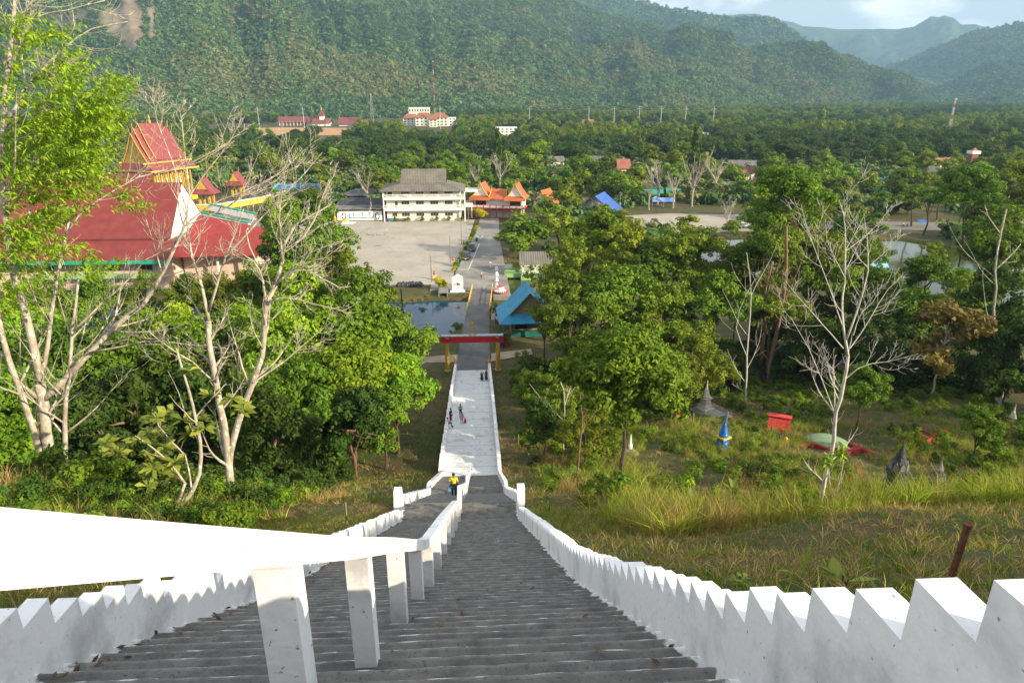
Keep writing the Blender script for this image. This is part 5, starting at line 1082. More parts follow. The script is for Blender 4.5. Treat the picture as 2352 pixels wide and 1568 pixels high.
# ------------------------------------------------------------------ foliage generators
def leaf_arrays(C, Nn, size, asp, rs):
    n = len(C); Nn = Nn / (np.linalg.norm(Nn, axis=1, keepdims=True) + 1e-9); a = rs.normal(size=(n, 3)); u = a - (a * Nn).sum(1, keepdims=True) * Nn; u /= np.linalg.norm(u, axis=1, keepdims=True) + 1e-9
    v = np.cross(Nn, u); s = size[:, None]; V = np.stack([C - u * s, C + v * s * asp + Nn * s * .15, C + u * s, C - v * s * asp + Nn * s * .15], 1).reshape(-1, 3)
    return V, np.arange(4 * n).reshape(-1, 4)
def crown_mesh(name, seed, n, leaf, ncl, mat, flat=1.0, clr=(.14, .26), asp=.55, hollow=.5, shape='ball', lobes=6):
    rs = np.random.RandomState(seed)
    if shape == 'cone':
        zz = rs.uniform(-1, 1, ncl); ww = (1 - (zz + 1) / 2.15) * .62; an = rs.uniform(0, 6.28, ncl); cc = np.stack([np.cos(an) * ww * rs.uniform(.4, 1, ncl), np.sin(an) * ww * rs.uniform(.4, 1, ncl), zz], 1)
    else:
        an = np.arange(lobes) * 6.28 / max(1, lobes - 1) + rs.uniform(-.5, .5, lobes); lr = rs.uniform(.36, .62, lobes); lc = np.stack([np.cos(an) * rs.uniform(.3, .6, lobes), np.sin(an) * rs.uniform(.3, .6, lobes), rs.uniform(-.55, .45, lobes)], 1); lc[0] = (rs.uniform(-.15, .15), rs.uniform(-.15, .15), .42); lr[0] = .5
        li = rs.choice(lobes, ncl, p=lr ** 2 / (lr ** 2).sum()); d = rs.normal(size=(ncl, 3)); d[:, 2] = np.where(d[:, 2] < -.2, -d[:, 2] * .5, d[:, 2]); d /= np.linalg.norm(d, axis=1, keepdims=True)
        cc = (lc[li] + d * (lr[li] * rs.uniform(hollow, 1.0, ncl))[:, None]) * np.array([1, 1, flat])
    cr = rs.uniform(*clr, size=ncl); w = cr ** 2; w /= w.sum(); idx = rs.choice(ncl, n, p=w)
    q = rs.normal(size=(n, 3)); q /= np.linalg.norm(q, axis=1, keepdims=True); r = rs.uniform(.2, 1, size=(n, 1)) ** .5
    P = cc[idx] + q * r * cr[idx][:, None] * np.array([1.15, 1.15, .75]); Nn = q * .6 + P * .35 + rs.normal(size=(n, 3)) * .45 + np.array([0, 0, .3])
    sz = leaf * rs.uniform(.55, 1.4, size=n); V, F = leaf_arrays(P, Nn, sz, asp, rs)
    ct = rs.uniform(0, 1, ncl); tint = np.clip(ct[idx] * .55 + rs.uniform(0, .55, n), 0, 1); return np_mesh(name, V, F, mat, {'tint': np.repeat(tint, 4)}), cc
def trunk_mesh(name, seed, cc, mat, n_limb=9, r0=.055, lean=.06, crown_z=1.0):
    """unit trunk: crown centre at z=1 (scaled later), crown radius ~ 1 horizontally, vertical crown scale kz"""
    r = random.Random(seed); b = MB(); x = y = 0.0; pts = []
    for k in range(8): z = -.08 + 1.0 * k / 7; pts.append((x, y, z)); x += r.uniform(-lean, lean); y += r.uniform(-lean, lean)
    rs_ = [r0 * (1.35 if k == 0 else 1.05 - .08 * k) for k in range(8)]; b.tube(pts, rs_, 7)
    for k in range(n_limb):
        i = r.randint(4, 7); p = pts[i]; c = cc[r.randrange(len(cc))] * .9; e = (c[0], c[1], 1.0 + c[2] * .35); m = tuple(p[j] * .5 + e[j] * .5 + r.uniform(-.06, .06) for j in range(3)); b.tube([p, m, e], [r0 * .5, r0 * .33, r0 * .12], 5)
    return b.build(name, mat).data
PROTO = {}
def make_protos():
    for nm, mat, n, leaf, ncl, kw in (('bright', LEAF_B, 15000, .038, 120, dict(clr=(.11, .22))), ('green', LEAF_G, 15000, .038, 130, dict(clr=(.10, .21), lobes=7)), ('olive', LEAF_O, 15000, .030, 190, dict(clr=(.06, .15), hollow=.3, lobes=9)), ('dark', LEAF_D, 9000, .046, 100, dict(clr=(.11, .22))), ('bigleaf', LEAF_BR, 2200, .072, 70, dict(clr=(.10, .20), hollow=.4, asp=.45))):
        PROTO[nm] = [crown_mesh('crown', 10 + 7 * i + len(nm), n, leaf, ncl, mat, **kw) for i in range(3)]
    for nm, mat in (('m_bright', LEAF_B), ('m_green', LEAF_G), ('m_olive', LEAF_O), ('m_dark', LEAF_D), ('m_yellow', LEAF_Y)):
        PROTO[nm] = [crown_mesh('crown', 100 + 3 * i + len(nm), 2600, .075, 55, mat, clr=(.15, .27), lobes=5 + i) for i in range(3)]
    PROTO['m_cone'] = [crown_mesh('crown', 300 + i, 1500, .10, 46, LEAF_D if i else LEAF_O, clr=(.12, .22), shape='cone') for i in range(2)]
    o = []
    for k, L_ in list(PROTO.items()): PROTO[k] = [(me, cc) for me, cc in L_]
    for nm, m in (('trunk_d', BARK_D), ('trunk_b', BARK_B), ('trunk_p', BARK_P)):
        PROTO[nm] = []
        for i in range(3):
            me = trunk_mesh('trunk', 50 + i, PROTO['green'][i][1], m); PROTO[nm].append(me)
    for ob in [x for x in COL.objects if x.name.startswith('trunk') and x.parent is None]: bpy.data.objects.remove(ob)
make_protos()
_tr = random.Random(99); NT = [0]
def tree(kind, base, hc, R, label, group=None, flat=.85, trunk='trunk_d', tk=1.0, cat='tree', name='tree', i=None):
    i = _tr.randrange(3) if i is None else i; L_ = PROTO[kind]; me = L_[i % len(L_)][0]
    t = thing(name, label, cat, (base[0], base[1], base[2]), _tr.uniform(0, 6.28), group)
    c = link('crown', me, t); c.location = (0, 0, hc); c.scale = (R, R, R * flat); c.rotation_euler = (0, 0, _tr.uniform(0, 6.28))
    k = link('trunk', PROTO[trunk][i % 3], t); k.scale = (R * tk * .8, R * tk * .8, hc); return t
def tree_px(kind, px, py, Y, R, label, **kw):
    """crown centre seen at (px, py) in the photo, standing at depth Y"""
    c = AY(px, py, Y); z0 = tzs(c[0], Y); return tree(kind, (c[0], Y, z0 - .1), max(c[2] - z0, R * .55), R, label, **kw)
# ------------------------------------------------------------------ bare trees
def resample(p, n):
    p = np.array(p, float); s = np.concatenate([[0], np.cumsum(np.linalg.norm(np.diff(p, axis=0), axis=1))]); u = np.linspace(0, s[-1], n); return np.stack([np.interp(u, s, p[:, j]) for j in range(3)], 1), s[-1]
def bare_branches(b, pts, r0, r1, r, depth, twigs, minr=.012, up=.35, spread=.75, tips=None, wob=.03):
    P, L_ = resample(pts, max(4, int(len(pts) * 1.6)));  n = len(P)
    for k in range(1, n - 1): P[k] += [r.uniform(-1, 1) * wob * L_ / n for _ in range(3)]
    rr = [max(minr * .6, r0 + (r1 - r0) * k / (n - 1)) for k in range(n)]
    b.tube([tuple(q) for q in P], rr, 7 if r0 > .08 else (5 if r0 > .03 else 4), r0 > .05)
    if depth <= 0:
        if tips is not None: tips.append((P[-1], P[-1] - P[-2]))
        return
    for k in range(twigs):
        f = r.uniform(.25, .98); i = min(n - 2, int(f * (n - 1))); p = P[i] + (P[i + 1] - P[i]) * (f * (n - 1) - i); t = (P[min(i + 2, n - 1)] - P[max(i - 1, 0)]); t /= np.linalg.norm(t) + 1e-9
        d = np.array([r.gauss(0, 1), r.gauss(0, 1), r.gauss(0, .7)]); d -= t * d.dot(t); d /= np.linalg.norm(d) + 1e-9; l = L_ * r.uniform(.22, .48) * (1.15 - .55 * f); rad0 = max(minr, rr[i] * r.uniform(.35, .55))
        q = [p]; v = t * .75 + d * spread
        for s in range(4): v = v / (np.linalg.norm(v) + 1e-9); q.append(q[-1] + v * l / 4); v = v + np.array([r.uniform(-.2, .2), r.uniform(-.2, .2), up * .5 + r.uniform(-.15, .15)])
        bare_branches(b, q, rad0, minr * .5, r, depth - 1, max(2, int(twigs * .6)), minr, up, spread, tips, wob)
def bare_px(label, Y, limbs, seed, mat, name='bare_tree', twigs=6, depth=2, minr=.012, k=1.0, group=None):
    """limbs: list of (pixel polyline, r0, r1, y-depth change along it); a real branching skeleton at depth Y"""
    r = random.Random(seed); b = MB(); tr = MB(); tips = []; first = None; base = None
    for li, (pl, r0, r1, dy) in enumerate(limbs):
        n = len(pl); pts = [AY(x, y, Y + dy * j / (n - 1)) for j, (x, y) in enumerate(pl)]
        r0 *= k; r1 *= k
        if li == 0:
            base = pts[0].copy(); z = tzs(base[0], base[1]); 
            if z < base[2]: pts.insert(0, np.array([base[0], base[1], z - .3]))
        elif abs(pts[0][2] - base[2]) < .5: pts.insert(0, np.array([pts[0][0], pts[0][1], tzs(pts[0][0], pts[0][1]) - .3]))
        bare_branches(tr if r0 > .14 else b, pts, r0, r1, r, depth if r0 < .25 else depth, twigs if r1 < .12 else max(2, twigs // 3), minr, tips=tips)
    t = thing(name, label, 'tree', (base[0], base[1], base[2]), 0, group); off = Vector(base)
    for q, nm in ((tr, 'trunk'), (b, 'branches')):
        if q.v:
            q.v = [(v[0] - base[0], v[1] - base[1], v[2] - base[2]) for v in q.v]; q.build(nm, mat, t, smooth=True, recalc=False)
    return t, base, tips
def generic_bare(seed, h, R, mat_name):
    r = random.Random(seed); b = MB(); z = .45; trunk = [np.array([0, 0, -.05]), np.array([.02, .01, .25]), np.array([0, .03, z])]; tips = []
    b.tube([tuple(q) for q in trunk], [.028, .022, .018], 6)
    for k in range(9):
        a = r.uniform(0, 6.28); s = .12 + .25 * r.random(); z0 = r.uniform(.3, .48); e = [np.array([0, 0, z0]), np.array([math.cos(a) * s * .5, math.sin(a) * s * .5, z0 + .22]), np.array([math.cos(a) * s, math.sin(a) * s, r.uniform(.75, 1.0)])]
        bare_branches(b, e, .012, .003, r, 2, 5, .0028, spread=.6)
    return b.build('m', mat_name).data
# ------------------------------------------------------------------ foreground bare trees
def fg_trees():
    L1 = [([(118, 1150), (112, 1040), (100, 930), (92, 880)], .42, .30, 0), ([(112, 1150), (78, 990), (45, 890), (10, 800), (-10, 700), (-15, 560)], .24, .12, -1.2), ([(145, 1150), (152, 1000), (148, 930), (160, 870), (168, 760), (180, 640)], .20, .07, .8),
          ([(92, 880), (80, 800), (55, 700), (25, 600), (8, 480), (5, 380), (12, 200), (30, 60), (40, -40)], .26, .08, -.6), ([(98, 920), (150, 870), (205, 810), (250, 765), (300, 720), (340, 690), (385, 605), (428, 514), (436, 450)], .24, .06, 1.6), ([(92, 890), (110, 800), (118, 720), (130, 640), (150, 540), (165, 470)], .16, .05, 1.0),
          ([(11, 292), (44, 231), (75, 182), (136, 119), (176, 86), (220, 62), (294, 50)], .12, .02, 1.0), ([(8, 200), (53, 77), (72, 46), (123, 29), (176, 20), (240, 2)], .10, .02, -1.0), ([(6, 310), (66, 257), (132, 239), (187, 235), (250, 205)], .10, .02, -1.8), ([(8, 150), (20, 110), (60, 30), (75, -40)], .10, .05, .5),
          ([(168, 760), (230, 700), (300, 640), (345, 585), (420, 560)], .08, .02, 1.5), ([(205, 810), (290, 795), (340, 780), (420, 790), (520, 800)], .08, .02, -1.0), ([(150, 540), (190, 480), (260, 440), (330, 400), (420, 385), (520, 330)], .07, .018, 2.0), ([(436, 450), (425, 360), (420, 290), (410, 240)], .06, .015, .5), ([(436, 450), (470, 400), (520, 340), (550, 285)], .05, .012, .5), ([(428, 514), (480, 470), (560, 440), (640, 400), (715, 330)], .06, .012, 1.0), ([(420, 520), (500, 490), (600, 420), (690, 380)], .05, .012, .2), ([(428, 480), (400, 380), (360, 280), (350, 220)], .05, .012, -.5)]
    t, base, tips = bare_px('tall leaning pale-barked tree with feathery lime leaves at the far left', 30, L1, 5, BARK_P, 'feathery_tree', twigs=11, depth=2, minr=.010, k=.72)
    # feathery leaf sprays on the upper-left branches
    rs = np.random.RandomState(12); Vs = []; Ts = []
    cl = [(60, 60), (130, 85), (40, 130), (100, 175), (180, 150), (150, 205), (225, 205), (270, 200), (200, 250), (120, 270), (60, 300), (180, 320), (100, 350), (40, 380), (230, 290), (250, 250), (30, 440), (90, 430), (150, 420), (60, 520), (140, 560), (40, 600), (90, 630), (200, 380), (20, 200), (20, 290), (110, 310), (160, 265), (215, 330), (170, 470), (110, 500), (25, 660), (180, 600), (60, 690), (230, 240), (80, 240), (140, 350), (60, 450), (200, 280), (255, 225), (20, 60), (90, 100), (30, 540), (105, 570), (190, 300), (245, 275), (150, 300), (210, 235), (10, 340), (130, 470), (300, 460), (420, 740)] + [(int(rs.uniform(-10, 250)), int(rs.uniform(370, 660))) for _ in range(13)] + [(int(rs.uniform(0, 270)), int(rs.uniform(170, 400))) for _ in range(14)]
    for (px, py) in cl:
        for s in range(9):
            o = AY(px + rs.uniform(-32, 32), py + rs.uniform(-28, 28), 30 + rs.uniform(-2.5, 2.5)); d = np.array([rs.uniform(.3, 1.1), rs.uniform(-.7, .5), rs.uniform(-.05, .55)]); d /= np.linalg.norm(d); Ln = rs.uniform(.9, 1.7); m = 24
            side = np.cross(d, [0, 0, 1]); side /= np.linalg.norm(side)
            for k in range(m):
                f = k / m; p = o + d * (f - .5) * Ln; a = rs.uniform(0, 6.28); w = side * math.cos(a) + np.cross(d, side) * math.sin(a); q = d * .55 + w * .75 + np.array([0, 0, -.18]); q /= np.linalg.norm(q); l = rs.uniform(.22, .42) * (1 - .4 * f); n = np.cross(q, rs.normal(size=3)); n /= np.linalg.norm(n); e = .035
                Vs += [p, p + q * l * .5 + n * e, p + q * l + np.array([0, 0, -.05]), p + q * l * .5 - n * e]; Ts += [rs.uniform(0, 1)] * 4
    V = np.array(Vs) - base; link('crown', np_mesh('crown', V, np.arange(len(V)).reshape(-1, 4), LEAF_F, {'tint': Ts}), t)
    L2 = [([(536, 1190), (527, 1089), (520, 1010), (513, 966), (497, 883), (482, 801), (480, 737)], .25, .13, 0), ([(526, 1075), (531, 1025), (554, 949), (582, 878), (604, 815), (607, 746), (613, 681), (633, 655)], .19, .11, .3), ([(633, 655), (649, 600), (650, 569), (677, 518), (706, 499), (760, 470)], .10, .025, 1.0), ([(649, 600), (646, 553), (640, 500), (648, 440)], .07, .015, -.3), ([(677, 560), (697, 545), (728, 496), (737, 463), (750, 430), (770, 400)], .06, .014, .5), ([(633, 655), (666, 624), (710, 600), (745, 593), (790, 560)], .08, .015, -.8), ([(666, 640), (684, 615), (728, 632), (783, 663), (800, 660)], .06, .013, .6), ([(618, 690), (662, 683), (728, 700), (794, 716)], .06, .013, -.6), ([(611, 690), (603, 643), (592, 606), (574, 595), (520, 560)], .07, .015, .4), ([(480, 737), (464, 655), (439, 586), (434, 540), (420, 470)], .10, .02, .5), ([(480, 715), (516, 592), (540, 540), (560, 480)], .08, .018, -.6), ([(582, 878), (640, 840), (700, 790), (760, 740)], .06, .014, 1.0), ([(497, 883), (440, 830), (390, 800), (340, 760)], .06, .014, -1.0), ([(516, 592), (600, 500), (680, 420), (740, 350)], .05, .012, .6), ([(592, 606), (560, 540), (600, 470), (630, 430)], .04, .012, .2), ([(613, 681), (690, 590), (800, 545), (860, 520)], .04, .01, .2)]
    bare_px('leafless pale tree with a forked trunk just left of the stairs', 27, L2, 9, BARK_P, 'bare_tree', twigs=11, depth=2, minr=.009, k=.80)
    # two slender stems of the big-leaved shrub
    L3 = [([(405, 1185), (440, 1130), (462, 1080), (462, 1030), (450, 960), (430, 880), (405, 800)], .10, .03, 0), ([(385, 1180), (415, 1140), (425, 1110)], .09, .05, -.4), ([(448, 960), (500, 900), (520, 880)], .04, .015, .3), ([(425, 1110), (390, 1060), (340, 1020), (310, 1000)], .05, .015, -.3), ([(440, 1120), (430, 1050), (370, 990), (350, 940)], .04, .015, 0)]
    t, base, tips = bare_px('shrubby sapling with big paddle leaves between the two pale trees', 23, L3, 3, BARK_P, 'large_leaf_shrub', twigs=2, depth=1, minr=.012)
    rs = np.random.RandomState(4); Vs = []; Ts = []
    for (px, py) in [(330, 990), (350, 950), (365, 1000), (340, 1040), (370, 1050), (260, 1030), (280, 1045), (250, 1020), (310, 1010), (380, 1090), (400, 1100), (365, 1110), (330, 1120), (345, 960), (390, 1020), (350, 1075), (460, 960), (440, 1000), (480, 980), (420, 960), (530, 920), (545, 940), (400, 1140), (350, 1140), (380, 950), (410, 1060), (440, 860), (480, 900), (560, 930)]:
        c = AY(px + rs.uniform(-10, 10), py + rs.uniform(-10, 10), 23 + rs.uniform(-.7, .7))
        for k in range(16):
            a = 6.28 * k / 16 + rs.uniform(-.3, .3); q = np.array([math.cos(a), math.sin(a) * .8, rs.uniform(-.3, .6)]); q /= np.linalg.norm(q); l = rs.uniform(.32, .58); n = np.cross(q, [0, 0, 1.0]) + rs.normal(size=3) * .6; n /= np.linalg.norm(n); e = l * .24; dr = np.array([0, 0, -.06])
            Vs += [c, c + q * l * .55 + n * e, c + q * l + dr, c + q * l * .55 - n * e]; Ts += [rs.uniform(0, 1)] * 4
    V = np.array(Vs) - base; link('crown', np_mesh('crown', V, np.arange(len(V)).reshape(-1, 4), LEAF_BIG, {'tint': Ts}), t)
    R1 = [([(1886, 1147), (1901, 1065), (1914, 1029), (1917, 963), (1921, 937), (1932, 914), (1942, 865), (1948, 818)], .20, .13, 0), ([(1948, 818), (1940, 767), (1932, 705), (1942, 638), (1942, 577), (1942, 510), (1927, 459)], .12, .02, .5), ([(1944, 780), (1978, 690), (1994, 618), (1994, 551), (1985, 500)], .085, .015, -.5), ([(1999, 608), (2035, 577), (2076, 536)], .04, .012, -.2), ([(1934, 746), (1907, 664), (1871, 572), (1850, 510), (1840, 470)], .05, .012, .4), ([(1937, 800), (1891, 746), (1830, 680), (1800, 640)], .05, .012, -.4), ([(1952, 800), (1990, 746), (2030, 674), (2071, 633)], .05, .012, .6), ([(1944, 868), (1979, 838), (2050, 828), (2110, 812)], .05, .012, -.6), ([(1942, 577), (1999, 536), (2050, 469)], .04, .012, .3), ([(1917, 950), (1860, 808), (1815, 726)], .05, .012, -.3), ([(1917, 940), (1914, 850), (1915, 800)], .06, .02, .4), ([(1942, 640), (1900, 560), (1895, 500)], .04, .012, .2), ([(1960, 770), (1975, 720), (2010, 690), (2030, 640)], .035, .01, .1)]
    bare_px('leafless white-barked tree on the right slope among the graves', 33, R1, 21, BARK_W, 'bare_tree', twigs=9, depth=2, minr=.009, k=.66)
    R2 = [([(1712, 945), (1714, 870), (1718, 780), (1725, 700), (1722, 640), (1715, 580)], .13, .03, 0), ([(1716, 820), (1690, 760), (1700, 700), (1735, 640)], .06, .015, .5), ([(1714, 880), (1690, 850), (1670, 800)], .05, .012, 0), ([(1714, 850), (1740, 800), (1750, 750)], .05, .012, 0), ([(1712, 900), (1680, 880)], .04, .012, 0)]
    bare_px('thin dead white snag in front of the dark wood', 76, R2, 31, BARK_W, 'dead_tree', twigs=4, depth=1, minr=.02)
    R3 = [([(1296, 960), (1297, 900), (1280, 860), (1262, 838)], .07, .02, 0), ([(1297, 930), (1312, 880), (1320, 845)], .05, .015, 0), ([(1294, 990), (1240, 910), (1215, 880)], .03, .012, 0)]
    bare_px('thin grey dead branches rising from the shrubs right of the ramp', 58, R3, 33, BARK_W, 'dead_tree', twigs=3, depth=1, minr=.012)
    R4 = [([(1325, 1100), (1330, 1030), (1338, 960), (1330, 900), (1345, 850)], .09, .03, 0), ([(1334, 990), (1370, 940), (1400, 920)], .04, .012, .5)]
    bare_px('slender brown sapling left of the dark trunk', 42, R4, 35, BARK_B, 'sapling', twigs=5, depth=1, minr=.012)
    for k, (pl, Y, lb) in enumerate([([(1917, 1195), (1920, 1130), (1935, 1080), (1936, 1030)], 14.5, 'thin dry sapling with a tuft of yellow leaves, right one of two'), ([(1928, 1190), (1905, 1110), (1902, 1050)], 15.5, 'thin dry sapling with a tuft of yellow leaves, left one of two'), ([(1590, 1200), (1588, 1150), (1585, 1100)], 17, 'two-stemmed young sapling with lime top leaves'), ([(1880, 1185), (1860, 1150), (1852, 1130)], 15, 'short leaning twig with a few lime leaves')]):
        t, base, tips = bare_px(lb, Y, [(pl, .022, .010, 0), ([(x + 5, y) for x, y in pl[:-1]], .014, .006, .15)], 60 + k, BARK_P, 'young_sapling', twigs=1, depth=0, minr=.006)
        rs = np.random.RandomState(k); Vs = []; Ts = []; top = AY(*pl[-1], Y)
        for j in range(46):
            q = np.array([rs.normal(), rs.normal(), rs.uniform(-.7, .6)]); q /= np.linalg.norm(q); l = rs.uniform(.10, .26); c = top + np.array([0, 0, rs.uniform(-.25, .1)]); n = np.cross(q, rs.normal(size=3)); n /= np.linalg.norm(n)
            Vs += [c, c + q * l * .5 + n * .035, c + q * l + np.array([0, 0, -.05]), c + q * l * .5 - n * .035]; Ts += [rs.uniform(.3, 1)] * 4
        V = np.array(Vs) - base; link('crown', np_mesh('crown', V, np.arange(len(V)).reshape(-1, 4), LEAF_F, {'tint': Ts}), t)
fg_trees()
# ------------------------------------------------------------------ wood on the left slope
LW = [('bright', 905, 905, 60, 4.6, 'rounded bright green tree at the right edge of the wood, nearest the ramp'), ('green', 880, 800, 70, 5.2, 'bright green tree above the ramp-side tree, facing the pond'), ('green', 835, 730, 80, 5.6, 'green tree leaning over the left pond'), ('bright', 775, 800, 66, 6.0, 'tall bright tree in the middle of the left wood'), ('olive', 775, 640, 92, 6.0, 'olive green tree beside the pale lot'), ('green', 745, 560, 106, 6.0, 'vine-clad tree standing against the pale lot'), ('bright', 690, 700, 84, 6.4, 'bright tree left of the pond-side trees'), ('green', 655, 505, 120, 5.2, 'tall narrow vine-clad tree, topmost of the left wood'), ('green', 660, 600, 104, 6.2, 'green tree in front of the topmost vine-clad tree'), ('bright', 650, 830, 62, 5.6, 'bright tree behind the forked leafless tree'), ('dark', 805, 975, 52, 4.0, 'dark green tree in the shade above the stairs'), ('green', 705, 930, 54, 4.6, 'leafy green tree low on the left slope'), ('green', 590, 960, 50, 4.4, 'green tree right behind the forked pale trunk'), ('bright', 560, 800, 70, 5.6, 'bright tree behind the pale forked trunk, upper left'), ('green', 470, 850, 64, 5.6, 'green tree in the dark gap between the pale trees'), ('bright', 395, 800, 72, 5.4, 'bright tree below the hall wall'), ('green', 300, 830, 66, 5.6, 'green tree behind the big leaning limb'), ('dark', 430, 960, 52, 4.6, 'dark tree deep in the shade of the left wood'), ('dark', 310, 960, 50, 4.6, 'dark shaded tree behind the paddle-leaved shrub'), ('green', 200, 870, 60, 5.4, 'green tree behind the pale tree clump'), ('bright', 60, 830, 64, 5.6, 'bright tree at the left edge behind the clump'), ('green', 30, 960, 46, 4.4, 'green tree low at the left edge'), ('bright', 25, 1060, 38, 3.2, 'bright bush-like tree at the left edge above the rail'), ('dark', 210, 1010, 45, 3.6, 'small dark tree right of the pale clump'), ('green', 880, 960, 56, 3.2, 'small leafy tree hanging over the mown bank'), ('green', 600, 680, 90, 5.0, 'green tree below the red wing roof'), ('olive', 520, 700, 88, 4.8, 'olive tree below the red wing roof, left one'), ('green', 130, 740, 78, 5.0, 'green tree between the pale stems at the left'), ('bright', 800, 870, 58, 4.4, 'bright leafy tree low in front of the wood'), ('olive', 330, 690, 112, 5.0, 'olive tree below the green fascia of the hall, right one'), ('green', 215, 700, 110, 5.0, 'green tree below the green fascia of the hall, middle one'), ('bright', 70, 700, 108, 5.2, 'bright tree below the hall at the far left'), ('green', 430, 690, 108, 4.6, 'green tree under the corner of the hall wing'), ('green', 720, 480, 128, 4.2, 'small green tree beside the shed end'), ('dark', 640, 1010, 45, 3.2, 'dark small tree at the foot of the left wood')]
for kd, px, py, Y, R, lb in LW: tree_px(kd, px, py, Y, R, lb, group='trees of the left wood', trunk='trunk_b' if kd == 'dark' else 'trunk_d', flat=1.1)
